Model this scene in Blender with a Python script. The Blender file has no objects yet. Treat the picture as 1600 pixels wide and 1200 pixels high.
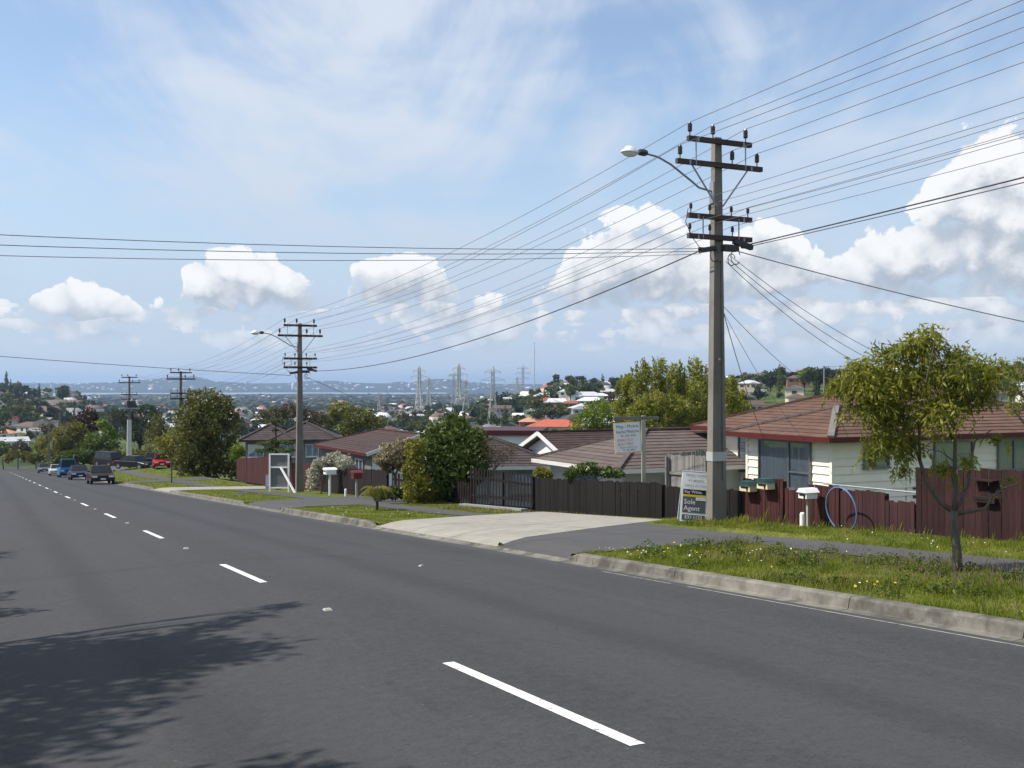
import bpy, bmesh, math, random
import numpy as np
from mathutils import Vector, Matrix

# ------------------------------------------------------------------ camera, sky, sun, exposure
SC = bpy.context.scene
COL = SC.collection
SC.render.engine = 'CYCLES'
SC.cycles.use_denoising = True
SC.cycles.max_bounces = 6
SC.cycles.diffuse_bounces = 3
SC.cycles.glossy_bounces = 3
SC.cycles.transmission_bounces = 4
SC.cycles.transparent_max_bounces = 8
SC.cycles.volume_bounces = 0
SC.view_settings.view_transform = 'Standard'
SC.view_settings.look = 'None'
SC.view_settings.exposure = 0.38
SC.view_settings.gamma = 1.0
SC.view_settings.use_curve_mapping = False

cam_data = bpy.data.cameras.new('camera')
cam_data.sensor_width = 36.0
cam_data.lens = 36.0 * 1700.0 / 1600.0
cam_data.clip_start = 0.1
cam_data.clip_end = 60000.0
cam = bpy.data.objects.new('camera', cam_data)
COL.objects.link(cam)
cam.location = (0, 0, 0)
cam.rotation_euler = (math.radians(90.067), 0, 0)
SC.camera = cam

SUN_EL = math.radians(50.0)
SUN_TO = Vector((-1.0, -0.10, 0)).normalized()          # horizontal direction towards the sun
sun_data = bpy.data.lights.new('sun', 'SUN')
sun_data.energy = 4.6
sun_data.angle = math.radians(0.6)
sun_data.color = (1.0, 0.95, 0.87)
sun = bpy.data.objects.new('sun', sun_data)
COL.objects.link(sun)
to_sun = Vector((SUN_TO.x*math.cos(SUN_EL), SUN_TO.y*math.cos(SUN_EL), math.sin(SUN_EL)))
sun.rotation_euler = to_sun.to_track_quat('Z', 'Y').to_euler()
sun.location = (-60, -10, 80)

world = bpy.data.worlds.new('World')
SC.world = world
world.use_nodes = True
WT = world.node_tree
WT.nodes.clear()


class NG:
    """tiny wrapper for node trees"""
    def __init__(self, tree): self.t = tree
    def n(self, kind, **kw):
        nd = self.t.nodes.new(kind)
        for k, v in kw.items():
            setattr(nd, k, v)
        return nd
    def put(self, sock, v):
        if v is None: return
        if isinstance(v, (int, float)):
            sock.default_value = v
        elif isinstance(v, (tuple, list)):
            if len(v) == 3 and len(sock.default_value) == 4: v = (*v, 1)
            sock.default_value = v
        else:
            self.t.links.new(v, sock)
    def m(self, op, a, b=None, c=None, clamp=False):
        nd = self.n('ShaderNodeMath', operation=op, use_clamp=clamp)
        self.put(nd.inputs[0], a); self.put(nd.inputs[1], b); self.put(nd.inputs[2], c)
        return nd.outputs[0]
    def mix(self, f, a, b, blend='MIX'):
        nd = self.n('ShaderNodeMix', data_type='RGBA', blend_type=blend)
        self.put(nd.inputs[0], f); self.put(nd.inputs[6], a); self.put(nd.inputs[7], b)
        return nd.outputs[2]
    def noise(self, vec, scale, detail=3, rough=0.55, dist=0.0, dims='3D'):
        nd = self.n('ShaderNodeTexNoise', noise_dimensions=dims)
        self.put(nd.inputs['Vector'], vec); self.put(nd.inputs['Scale'], scale)
        self.put(nd.inputs['Detail'], detail); self.put(nd.inputs['Roughness'], rough)
        self.put(nd.inputs['Distortion'], dist)
        return nd.outputs[0]
    def smooth(self, v, lo, hi, a=0.0, b=1.0, kind='SMOOTHSTEP'):
        nd = self.n('ShaderNodeMapRange', interpolation_type=kind)
        self.put(nd.inputs[0], v); self.put(nd.inputs[1], lo); self.put(nd.inputs[2], hi)
        self.put(nd.inputs[3], a); self.put(nd.inputs[4], b)
        return nd.outputs[0]
    def comb(self, x, y, z):
        nd = self.n('ShaderNodeCombineXYZ')
        self.put(nd.inputs[0], x); self.put(nd.inputs[1], y); self.put(nd.inputs[2], z)
        return nd.outputs[0]
    def mapping(self, vec, loc=(0, 0, 0), rot=(0, 0, 0), scale=(1, 1, 1)):
        nd = self.n('ShaderNodeMapping')
        self.put(nd.inputs[0], vec)
        nd.inputs['Location'].default_value = loc; nd.inputs['Rotation'].default_value = rot
        nd.inputs['Scale'].default_value = scale
        return nd.outputs[0]


# outline of the cumulus bank along the horizon: bearing (photo column), top and base (photo rows), weight
BANK = [(-260, 470, 505, 0.9), (-60, 440, 500, 0.8), (20, 482, 500, 0.25), (50, 462, 497, 0.75), (105, 432, 500, 1.0), (160, 446, 502, 0.95), (205, 462, 500, 0.8), (222, 488, 498, 0.2),
        (243, 458, 494, 0.8), (266, 482, 495, 0.1), (284, 412, 478, 0.95), (340, 390, 490, 1.05), (410, 392, 492, 1.05), (470, 418, 484, 0.85), (525, 466, 482, 0.1),
        (552, 412, 468, 0.85), (610, 390, 474, 1.05), (675, 398, 474, 0.85), (735, 452, 484, 0.45), (810, 466, 498, 0.55), (880, 385, 482, 0.8), (955, 328, 480, 1.0), (1020, 322, 474, 1.0),
        (1105, 372, 466, 0.95), (1185, 338, 460, 1.05), (1255, 366, 462, 0.95), (1310, 404, 458, 0.7), (1355, 362, 464, 1.0), (1425, 330, 468, 1.05), (1475, 232, 466, 1.05),
        (1560, 190, 462, 1.1), (1900, 330, 470, 0.9)]
AZ0, AZ1 = -0.62, 0.62


def cloud_group():
    g = bpy.data.node_groups.new('cloud_field', 'ShaderNodeTree')
    g.interface.new_socket('Vector', in_out='INPUT', socket_type='NodeSocketVector')
    g.interface.new_socket('Field', in_out='OUTPUT', socket_type='NodeSocketFloat')
    g.interface.new_socket('Height', in_out='OUTPUT', socket_type='NodeSocketFloat')
    N = NG(g)
    gi = N.n('NodeGroupInput'); go = N.n('NodeGroupOutput')
    sp = N.n('ShaderNodeSeparateXYZ'); g.links.new(gi.outputs[0], sp.inputs[0])
    az, el = sp.outputs[0], sp.outputs[1]
    q = N.comb(az, N.m('MULTIPLY', el, 1.15), 0.0)
    n1 = N.noise(q, 17.0, 1, 0.5, dims='2D')
    n2 = N.noise(q, 42.0, 6, 0.64, dims='2D')
    ramp = N.n('ShaderNodeValToRGB')
    el_ = ramp.color_ramp.elements
    for k, (px, top, base, w) in enumerate(BANK):
        a = math.atan((px-800)/1700.0)
        t = (a-AZ0)/(AZ1-AZ0)
        c = math.cos(a)/1700.0
        col = (math.atan((602-top)*c)*2.0, math.atan((602-base)*c)*2.0, w*0.5, 1)
        if k == 0: e = el_[0]; e.position = t
        elif k == 1: e = el_[1]; e.position = t
        else: e = el_.new(t)
        e.color = col
    g.links.new(N.smooth(N.m('ADD', az, N.m('MULTIPLY', N.m('SUBTRACT', n1, 0.5), 0.022)), AZ0, AZ1, kind='LINEAR'), ramp.inputs[0])
    rs = N.n('ShaderNodeSeparateColor'); g.links.new(ramp.outputs[0], rs.inputs[0])
    top = N.m('MULTIPLY', rs.outputs[0], 0.5); base = N.m('MULTIPLY', rs.outputs[1], 0.5)
    mid = N.m('MULTIPLY', N.m('ADD', top, base), 0.5)
    half = N.m('MULTIPLY', N.m('SUBTRACT', top, base), 0.58)
    d = N.m('DIVIDE', N.m('SUBTRACT', el, mid), half)
    f = N.m('MULTIPLY', N.m('SUBTRACT', 1.12, N.m('MULTIPLY', d, d)), N.m('MULTIPLY', rs.outputs[2], 2.0))
    # outside the built bank, and lower down all round: ragged patches of the same kind
    p2 = N.comb(N.m('MULTIPLY', az, 3.0), N.m('MULTIPLY', el, 9.0), 0.0)
    gen = N.m('SUBTRACT', N.m('MULTIPLY', N.noise(p2, 1.0, 1, dims='2D'), 3.0), 1.05)
    gen = N.m('SUBTRACT', gen, N.smooth(el, 0.08, 0.30, 0, 1.6))
    far = N.smooth(N.m('ABSOLUTE', az), 0.5, 0.6)
    f = N.m('ADD', N.m('MULTIPLY', f, N.m('SUBTRACT', 1.0, far)), N.m('MULTIPLY', gen, far))
    p3 = N.comb(N.m('MULTIPLY', az, 9.0), N.m('MULTIPLY', el, 46.0), 0.0)
    lw = N.m('SUBTRACT', N.m('MULTIPLY', N.noise(p3, 1.0, 3, dims='2D'), 3.0), 0.84)
    lw = N.m('SUBTRACT', lw, N.smooth(N.m('ABSOLUTE', N.m('SUBTRACT', el, 0.052)), 0.012, 0.036, 0, 1.3))
    lw = N.m('SUBTRACT', lw, N.smooth(az, 0.0, -0.15, -0.12, 0.35))
    lw = N.m('SUBTRACT', lw, N.smooth(el, 0.085, 0.13, 0, 3.0))
    isl = N.m('GREATER_THAN', lw, f)
    f = N.m('MAXIMUM', f, lw)
    f = N.m('MAXIMUM', f, -2.2)
    vo = N.n('ShaderNodeTexVoronoi', feature='F1', voronoi_dimensions='2D')
    qw = N.comb(N.m('ADD', az, N.m('MULTIPLY', n1, 0.05)), N.m('ADD', N.m('MULTIPLY', el, 1.15), N.m('MULTIPLY', n2, 0.016)), 0.0)
    N.put(vo.inputs['Vector'], qw); vo.inputs['Scale'].default_value = 36.0
    bub = N.m('SUBTRACT', 0.42, vo.outputs['Distance'])
    f = N.m('ADD', f, N.m('MULTIPLY', N.m('SUBTRACT', n1, 0.5), 0.75))
    f = N.m('ADD', f, N.m('MULTIPLY', N.m('SUBTRACT', n2, 0.5), 1.35))
    f = N.m('ADD', f, N.m('MULTIPLY', bub, 0.75))
    g.links.new(f, go.inputs[0])
    dd_ = N.m('MULTIPLY', d, N.m('MULTIPLY', N.m('SUBTRACT', 1.0, far), N.m('SUBTRACT', 1.0, isl)))
    hgt = N.m('ADD', N.m('ADD', dd_, N.m('MULTIPLY', isl, -0.15)), N.m('ADD', N.m('MULTIPLY', bub, 1.1), N.m('MULTIPLY', N.m('SUBTRACT', n2, 0.5), 1.6)))
    g.links.new(hgt, go.inputs[1])
    return g


def build_world():
    N = NG(WT)
    out = N.n('ShaderNodeOutputWorld')
    tc = N.n('ShaderNodeTexCoord')
    sp = N.n('ShaderNodeSeparateXYZ'); WT.links.new(tc.outputs['Generated'], sp.inputs[0])
    x, y, z = sp.outputs
    az = N.m('ARCTAN2', x, y)
    el = N.m('ARCSINE', z)
    sky = N.n('ShaderNodeTexSky', sky_type='NISHITA', sun_disc=False)
    sky.sun_elevation = SUN_EL
    sky.sun_rotation = math.atan2(SUN_TO.x, SUN_TO.y)
    sky.altitude = 60; sky.air_density = 1.0; sky.dust_density = 0.5; sky.ozone_density = 1.5
    bg = N.n('ShaderNodeBackground'); bg.inputs[1].default_value = 0.13
    WT.links.new(sky.outputs[0], bg.inputs[0])
    # thin high cloud: streaky veils on a plane far above
    zc = N.m('ADD', N.m('MAXIMUM', z, 0.0), 0.16)
    pl = N.comb(N.m('DIVIDE', x, zc), N.m('DIVIDE', y, zc), 0.0)
    pr = N.mapping(pl, loc=(3.1, 1.7, 0), rot=(0, 0, math.radians(48)), scale=(1.0, 0.36, 1))
    c1 = N.noise(pr, 1.7, 7, 0.60, 0.6, dims='2D')
    c2 = N.noise(pl, 1.25, 4, 0.58, 0.4, dims='2D')
    ci = N.m('ADD', N.m('MULTIPLY', c1, 0.62), N.m('MULTIPLY', c2, 0.50))
    veil = N.smooth(ci, 0.43, 0.69, 0.10, 0.97)
    low = N.smooth(el, 0.0, 0.16, 0.10, 0.0)
    veil = N.m('ADD', veil, low, clamp=True)
    up = N.smooth(z, -0.02, 0.01)
    veil = N.m('MULTIPLY', veil, up)
    bgc = N.n('ShaderNodeBackground'); bgc.inputs[0].default_value = (0.545, 0.600, 0.685, 1); bgc.inputs[1].default_value = 1.0
    m1 = N.n('ShaderNodeMixShader'); WT.links.new(veil, m1.inputs[0]); WT.links.new(bg.outputs[0], m1.inputs[1]); WT.links.new(bgc.outputs[0], m1.inputs[2])
    # pale blue air low in the sky
    bga = N.n('ShaderNodeBackground'); bga.inputs[0].default_value = (0.40, 0.495, 0.62, 1); bga.inputs[1].default_value = 1.0
    m0 = N.n('ShaderNodeMixShader'); WT.links.new(N.smooth(el, 0.30, 0.02, 0.0, 0.85), m0.inputs[0]); WT.links.new(m1.outputs[0], m0.inputs[1]); WT.links.new(bga.outputs[0], m0.inputs[2])
    m1 = m0
    # cumulus
    grp = cloud_group()
    def field(dx, dy):
        nd = N.n('ShaderNodeGroup'); nd.node_tree = grp
        WT.links.new(N.comb(N.m('ADD', az, dx), N.m('ADD', el, dy), 0.0), nd.inputs[0])
        return nd.outputs
    f0, hg = field(0.0, 0.0)
    f1 = field(-0.010, 0.020)[0]
    mask = N.smooth(f0, N.smooth(hg, 0.2, -0.8, 0.33, 0.10), N.smooth(hg, 0.2, -0.8, 0.50, 0.92))
    mask = N.m('MULTIPLY', mask, N.smooth(el, 0.012, 0.05))
    mask = N.m('MULTIPLY', mask, 0.96)
    lit = N.m('SUBTRACT', f0, f1)                          # thins out towards the sun: sunlit flank
    rel = N.smooth(lit, -0.55, 0.45)
    hs = N.smooth(hg, -0.90, 0.80)
    shade = N.m('ADD', N.m('MULTIPLY', hs, 0.72), N.m('MULTIPLY', rel, 0.32), clamp=True)
    cc = N.mix(shade, (0.33, 0.375, 0.445), (0.775, 0.78, 0.785))
    # far banks near the horizon sink into the air
    cc = N.mix(N.smooth(el, 0.085, 0.02, 0.0, 0.55), cc, (0.42, 0.51, 0.63))
    bgk = N.n('ShaderNodeBackground'); WT.links.new(cc, bgk.inputs[0]); bgk.inputs[1].default_value = 1.0
    m2 = N.n('ShaderNodeMixShader'); WT.links.new(mask, m2.inputs[0]); WT.links.new(m1.outputs[0], m2.inputs[1]); WT.links.new(bgk.outputs[0], m2.inputs[2])
    WT.links.new(m2.outputs[0], out.inputs[0])


build_world()
world.cycles.sampling_method = 'MANUAL'
world.cycles.sample_map_resolution = 256

# ------------------------------------------------------------------ helpers
TH = math.atan2(823, 1700)                       # heading of the road
ST, CT = math.sin(TH), math.cos(TH)
R = math.radians


def P(s, n, z=0.0):
    """road coordinates (s metres downhill, n metres to the house side) to world"""
    return Vector((-s*ST + n*CT, s*CT + n*ST, z))


def SN(X, Y):
    return (-X*ST + Y*CT, X*CT + Y*ST)


def at(px, Y):
    """world X of a bearing given in photo columns, at depth Y"""
    return (px - 800.0)/1700.0*Y


def lerp(a, b, t): return a + (b - a)*t


def sstep(a, b, v):
    t = np.clip((v - a)/(b - a), 0, 1)
    return t*t*(3 - 2*t)


class MB:
    def __init__(self): self.v = []; self.f = []; self.t = []
    def add(self, vs, fs):
        b = len(self.v)
        self.v += [tuple(p) for p in vs]
        self.f += [tuple(b + i for i in q) for q in fs]
        return self
    def box(self, c, s, M=None):
        hx, hy, hz = s[0]/2, s[1]/2, s[2]/2
        vs = [Vector((x, y, z)) for x in (-hx, hx) for y in (-hy, hy) for z in (-hz, hz)]
        if M is not None: vs = [M @ p for p in vs]
        c = Vector(c)
        return self.add([p + c for p in vs], [(0, 1, 3, 2), (4, 6, 7, 5), (0, 4, 5, 1), (2, 3, 7, 6), (0, 2, 6, 4), (1, 5, 7, 3)])
    def frustum(self, z0, s0, z1, s1, c0=(0, 0), c1=(0, 0)):
        vs = [(c0[0]+sx*s0[0]/2, c0[1]+sy*s0[1]/2, z0) for sx, sy in ((-1, -1), (1, -1), (1, 1), (-1, 1))]
        vs += [(c1[0]+sx*s1[0]/2, c1[1]+sy*s1[1]/2, z1) for sx, sy in ((-1, -1), (1, -1), (1, 1), (-1, 1))]
        return self.add(vs, [(3, 2, 1, 0), (4, 5, 6, 7), (0, 1, 5, 4), (1, 2, 6, 5), (2, 3, 7, 6), (3, 0, 4, 7)])
    def bar(self, a, b, w, h=None, up=(0, 0, 1)):
        a, b = Vector(a), Vector(b); h = h or w
        d = (b - a)
        if d.length < 1e-6: return self
        d.normalize(); u = Vector(up)
        if abs(d.dot(u)) > 0.98: u = Vector((0, 1, 0))
        x = d.cross(u).normalized(); y = x.cross(d)
        vs = [p + x*sx*w/2 + y*sy*h/2 for p in (a, b) for sx, sy in ((-1, -1), (1, -1), (1, 1), (-1, 1))]
        return self.add(vs, [(3, 2, 1, 0), (4, 5, 6, 7), (0, 1, 5, 4), (1, 2, 6, 5), (2, 3, 7, 6), (3, 0, 4, 7)])
    def tube(self, pts, r, seg=6, cap=True):
        pts = [Vector(p) for p in pts]
        rs = r if isinstance(r, (list, tuple)) else [r]*len(pts)
        b = len(self.v)
        prev = None
        for i, p in enumerate(pts):
            d = (pts[min(i+1, len(pts)-1)] - pts[max(i-1, 0)])
            if d.length < 1e-9: d = Vector((0, 0, 1))
            d.normalize()
            if prev is None:
                u = Vector((0, 0, 1)) if abs(d.z) < 0.9 else Vector((1, 0, 0))
                x = d.cross(u).normalized()
            else:
                x = (prev - d*prev.dot(d))
                x = x.normalized() if x.length > 1e-6 else d.orthogonal().normalized()
            prev = x
            y = d.cross(x)
            for k in range(seg):
                a = 2*math.pi*k/seg
                self.v.append(tuple(p + (x*math.cos(a) + y*math.sin(a))*rs[i]))
        for i in range(len(pts)-1):
            for k in range(seg):
                k2 = (k+1) % seg
                self.f.append((b+i*seg+k, b+i*seg+k2, b+(i+1)*seg+k2, b+(i+1)*seg+k))
        if cap:
            self.f.append(tuple(b+k for k in reversed(range(seg))))
            self.f.append(tuple(b+(len(pts)-1)*seg+k for k in range(seg)))
        return self
    def lathe(self, prof, seg=12, c=(0, 0, 0), axis='z'):
        b = len(self.v)
        for (r, z) in prof:
            for k in range(seg):
                a = 2*math.pi*k/seg
                p = (r*math.cos(a), r*math.sin(a), z)
                if axis == 'x': p = (p[2], p[0], p[1])
                if axis == 'y': p = (p[0], p[2], p[1])
                self.v.append((p[0]+c[0], p[1]+c[1], p[2]+c[2]))
        for i in range(len(prof)-1):
            for k in range(seg):
                k2 = (k+1) % seg
                self.f.append((b+i*seg+k, b+i*seg+k2, b+(i+1)*seg+k2, b+(i+1)*seg+k))
        self.f.append(tuple(b+k for k in reversed(range(seg))))
        self.f.append(tuple(b+(len(prof)-1)*seg+k for k in range(seg)))
        return self
    def prism(self, poly, a, b, axis='x'):
        """poly of 2-d points extruded from a to b along the axis"""
        def pt(p, t):
            return {'x': (t, p[0], p[1]), 'y': (p[0], t, p[1]), 'z': (p[0], p[1], t)}[axis]
        n = len(poly)
        return self.add([pt(p, a) for p in poly] + [pt(p, b) for p in poly],
                        [tuple(range(n)), tuple(reversed(range(n, 2*n)))] + [(i, i+n, (i+1) % n + n, (i+1) % n) for i in range(n)])
    def mesh(self, name='mesh', fix=True):
        me = bpy.data.meshes.new(name)
        me.from_pydata(self.v, [], self.f)
        if fix:
            bm = bmesh.new(); bm.from_mesh(me)
            bmesh.ops.recalc_face_normals(bm, faces=bm.faces)
            bm.to_mesh(me); bm.free()
        me.update()
        return me
    def build(self, name, mat, parent=None, smooth=False, loc=None, fix=True):
        return link(name, self.mesh(name, fix), mat, parent, smooth, loc)


def link(name, me, mat, parent=None, smooth=False, loc=None):
    o = bpy.data.objects.new(name, me)
    COL.objects.link(o)
    if mat is not None and len(me.materials) == 0:
        me.materials.append(mat)
    if smooth:
        me.polygons.foreach_set('use_smooth', [True]*len(me.polygons))
    if parent is not None: o.parent = parent
    if loc is not None: o.location = loc
    return o


def empty(name, loc=(0, 0, 0), rz=0.0):
    o = bpy.data.objects.new(name, None)
    o.empty_display_size = 0.3
    COL.objects.link(o)
    o.location = loc; o.rotation_euler = (0, 0, rz)
    return o


def tag(o, label, cat, group=None):
    o['label'] = label; o['category'] = cat
    if group: o['group'] = group
    return o


def kind(o, k, label=None):
    o['kind'] = k
    if label: o['label'] = label
    return o


def copy_tree(o, parent=None, mats=None):
    c = o.copy(); COL.objects.link(c); c.parent = parent
    for ch in o.children:
        copy_tree(ch, c)
    return c


def set_mat(o, m):
    if o.type == 'MESH' and o.material_slots:
        o.material_slots[0].link = 'OBJECT'
        o.material_slots[0].material = m


# ------------------------------------------------------------------ materials
MATS = {}


def mat(name, col, rough=0.8, var=0.15, scale=4.0, col2=None, spec=0.3, metal=0.0, bump=0.0, bscale=None, objvar=0.0,
        stretch=(1, 1, 1), world_pos=False, detail=4, dirt=None, dscale=0.8, dlo=0.5, dhi=0.75):
    if name in MATS: return MATS[name]
    m = bpy.data.materials.new(name); MATS[name] = m
    m.use_nodes = True
    t = m.node_tree; N = NG(t)
    b = t.nodes['Principled BSDF']
    if world_pos:
        vec = N.n('ShaderNodeNewGeometry').outputs['Position']
    else:
        vec = N.n('ShaderNodeTexCoord').outputs['Object']
    vs = N.mapping(vec, scale=stretch) if stretch != (1, 1, 1) else vec
    nz = N.noise(vs, scale, detail, 0.6)
    c2 = col2 or tuple(min(1, c*(1+var)) for c in col)
    c1 = tuple(c*(1-var) for c in col) if col2 is None else col
    f = N.smooth(nz, 0.3, 0.7, kind='LINEAR')
    c = N.mix(f, c1, c2)
    if dirt is not None:
        dn = N.noise(vec, dscale, 5, 0.65)
        c = N.mix(N.smooth(dn, dlo, dhi), c, dirt)
    if objvar:
        oi = N.n('ShaderNodeObjectInfo')
        k = N.smooth(oi.outputs['Random'], 0, 1, 1-objvar, 1+objvar, 'LINEAR')
        hs = N.n('ShaderNodeHueSaturation'); N.put(hs.inputs['Value'], k); t.links.new(c, hs.inputs['Color'])
        c = hs.outputs[0]
    t.links.new(c, b.inputs['Base Color'])
    b.inputs['Roughness'].default_value = rough
    b.inputs['Metallic'].default_value = metal
    b.inputs['Specular IOR Level'].default_value = spec
    if bump:
        bn = N.n('ShaderNodeBump'); bn.inputs['Strength'].default_value = bump; bn.inputs['Distance'].default_value = 0.02
        t.links.new(N.noise(vs, bscale or scale*4, 4, 0.6), bn.inputs['Height'])
        t.links.new(bn.outputs[0], b.inputs['Normal'])
    return m


def leaf_mat(name, dark, mid, light, rough=0.55, trans=0.30, objvar=0.12):
    if name in MATS: return MATS[name]
    m = bpy.data.materials.new(name); MATS[name] = m
    m.use_nodes = True
    t = m.node_tree; N = NG(t)
    b = t.nodes['Principled BSDF']; out = t.nodes['Material Output']
    at_ = N.n('ShaderNodeAttribute'); at_.attribute_name = 'tint'
    rp = N.n('ShaderNodeValToRGB')
    rp.color_ramp.elements[0].color = (*dark, 1); rp.color_ramp.elements[1].color = (*light, 1)
    e = rp.color_ramp.elements.new(0.5); e.color = (*mid, 1)
    t.links.new(at_.outputs['Fac'], rp.inputs[0])
    oi = N.n('ShaderNodeObjectInfo')
    hs = N.n('ShaderNodeHueSaturation')
    N.put(hs.inputs['Value'], N.smooth(oi.outputs['Random'], 0, 1, 1-objvar, 1+objvar, 'LINEAR'))
    t.links.new(rp.outputs[0], hs.inputs['Color'])
    t.links.new(hs.outputs[0], b.inputs['Base Color'])
    b.inputs['Roughness'].default_value = rough
    b.inputs['Specular IOR Level'].default_value = 0.25
    tr = N.n('ShaderNodeBsdfTranslucent'); t.links.new(hs.outputs[0], tr.inputs[0])
    mx = N.n('ShaderNodeMixShader'); mx.inputs[0].default_value = trans
    t.links.new(b.outputs[0], mx.inputs[1]); t.links.new(tr.outputs[0], mx.inputs[2])
    t.links.new(mx.outputs[0], out.inputs[0])
    return m


def glass_mat(name, col=(0.03, 0.04, 0.05), rough=0.06):
    if name in MATS: return MATS[name]
    m = bpy.data.materials.new(name); MATS[name] = m
    m.use_nodes = True
    b = m.node_tree.nodes['Principled BSDF']
    b.inputs['Base Color'].default_value = (*col, 1)
    b.inputs['Roughness'].default_value = rough
    b.inputs['Specular IOR Level'].default_value = 0.8
    return m


def to_mesh(verts, faces4=None, faces3=None, tint=None, name='mesh'):
    """fast mesh from arrays: verts (n,3), faces (m,k)"""
    me = bpy.data.meshes.new(name)
    verts = np.asarray(verts, dtype=np.float32)
    me.vertices.add(len(verts)); me.vertices.foreach_set('co', verts.ravel())
    fs = faces4 if faces4 is not None else faces3
    k = fs.shape[1]
    me.loops.add(fs.size); me.loops.foreach_set('vertex_index', fs.astype(np.int32).ravel())
    me.polygons.add(len(fs))
    me.polygons.foreach_set('loop_start', np.arange(0, fs.size, k, dtype=np.int32))
    me.polygons.foreach_set('loop_total', np.full(len(fs), k, dtype=np.int32))
    if tint is not None:
        a = me.attributes.new('tint', 'FLOAT', 'FACE')
        a.data.foreach_set('value', np.asarray(tint, dtype=np.float32))
    me.update(calc_edges=True)
    me.validate()
    return me
# ------------------------------------------------------------------ the land
CL, KB, FN = 3.62, 9.15, 16.3                   # centre line, kerb, fence line (n)
KL = 2*CL - KB                                  # kerb on the near side


def rf(s):
    return np.interp(s, [-60, 18, 21.5, 32, 58, 75, 100, 137, 190, 340], [0.35, 0.35, 0.30, 0.12, 0.10, 0.12, 0.55, 1.7, 1.6, 0.6])


def plane(s, n):
    nn = np.where(n < CL, 2*CL - n, n)           # crowned road
    return -1.747 - 0.063*s - 0.0305*nn


def corr(s, n):
    """height of road, verge and footpath"""
    s = np.asarray(s, float); n = np.asarray(n, float)
    z = plane(s, n)
    t = np.clip((n - KB)/(FN - KB), 0, 1)
    vr = z + 0.14 + (rf(s) - 0.14)*t
    vl = z + 0.14 + 0.05*np.clip(KL - n, 0, 8)
    return np.where(n > KB, vr, np.where(n < KL, vl, z))


PXC = np.array([-900, -200, 0, 110, 170, 300, 500, 700, 800, 900, 1050, 1300, 1600, 2400], float)
DST = np.array([40, 70, 110, 160, 230, 320, 430, 560, 700, 900, 1300, 2200, 3800, 6000, 7400, 8600, 10500, 14000], float)
TAB = np.array([
    # 40   70   110  160   230   320   430   560   700   900  1300  2200  3800  6000  7400  8600 10500 14000
    [-3,  -4,  -5,  -7,   -8,   -8,   -6,   -4,   -2,   -2,  -10,  -25,  -45,  -52,  -52,  -30,   5,    0],
    [-4,  -6,  -8,  -11,  -14,  -17,  -18,  -17,  -15,  -10, -3,   -25,  -46,  -52,  -52,  -30,   5,    0],
    [-5,  -7,  -9,  -13,  -17,  -21,  -22,  -21,  -18.5, -13, -4,  -26,  -47,  -52,  -52,  -30,   5,    0],
    [-5,  -7,  -9.6, -13, -18,  -22,  -23.5, -24, -23,  -19, -13,  -34,  -47,  -52,  -52,  -30,   5,    0],
    [-5.5, -7.5, -10, -13.5, -18, -23, -25, -25,  -26,  -28, -32,  -40,  -48,  -52,  -52,  -30,   5,    0],
    [-5,  -7.5, -10.5, -14, -18, -23, -27,  -29,  -31,  -34, -38,  -43,  -49,  -52,  -52,  -30,   5,    0],
    [-4.6, -8,  -12, -15, -19,  -23,  -26,  -28,  -30,  -33, -38,  -43,  -49,  -52,  -52,  -30,   5,    0],
    [-4.6, -8,  -12, -15, -18.5, -22, -24.5, -26, -27,  -28, -33,  -42,  -49,  -52,  -52,  -30,   5,    0],
    [-4.8, -8,  -12, -15, -17.5, -19, -19.5, -18, -15,  -14, -22,  -38,  -49,  -52,  -52,  -30,   5,    0],
    [-5,  -8,  -11.5, -14, -16, -16.5, -15.5, -11.5, -6, -4, -14,  -34,  -48,  -52,  -52,  -30,   5,    0],
    [-5,  -7.5, -11, -13.5, -15, -15, -13,  -8.5, -3.5, -2,  -12,  -32,  -48,  -52,  -52,  -30,   5,    0],
    [-5,  -7,  -9.5, -11.5, -12, -10, -6.5, -2,   2,    3,   -8,   -30,  -46,  -52,  -52,  -30,   5,    0],
    [-5,  -6.5, -8.5, -10, -10,  -8,  -4.5, 0,    4,    5,   -6,   -28,  -46,  -52,  -52,  -30,   5,    0],
    [-4,  -5,  -6.5, -8,   -8,   -6,   -3,  0,    4,    5,   -6,   -28,  -46,  -52,  -52,  -30,   5,    0],
], float)
# skyline of the hills across the water: photo column, metres above eye level
SKY_PX = np.array([-900, 0, 120, 180, 215, 250, 268, 300, 315, 335, 400, 450, 480, 520, 560, 600, 625, 640, 660, 675, 700, 715, 740, 780, 850, 1000, 1300, 2400], float)
SKY_H = np.array([20, 22, 18, 30, 48, 62, 80, 84, 72, 38, 18, 22, 42, 44, 24, 18, 36, 26, 44, 60, 62, 48, 30, 14, 14, 4, 8, 10], float)


def table(px, d):
    ld = np.log(DST)
    x = np.interp(px, PXC, np.arange(len(PXC)))
    y = np.interp(np.log(np.maximum(d, 1.0)), ld, np.arange(len(DST)))
    i = np.clip(np.floor(x).astype(int), 0, len(PXC)-2); j = np.clip(np.floor(y).astype(int), 0, len(DST)-2)
    fx = x - i; fy = y - j
    fx = fx*fx*(3-2*fx); fy = fy*fy*(3-2*fy)*0.5 + fy*0.5
    z = (TAB[i, j]*(1-fx)*(1-fy) + TAB[i+1, j]*fx*(1-fy) + TAB[i, j+1]*(1-fx)*fy + TAB[i+1, j+1]*fx*fy)
    ridge = np.interp(px, SKY_PX, SKY_H)*np.exp(-((np.log(np.maximum(d, 1)/10400.0))/0.10)**2)
    return z + ridge - 5*np.exp(-((np.log(np.maximum(d, 1)/10400.0))/0.10)**2)


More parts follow.
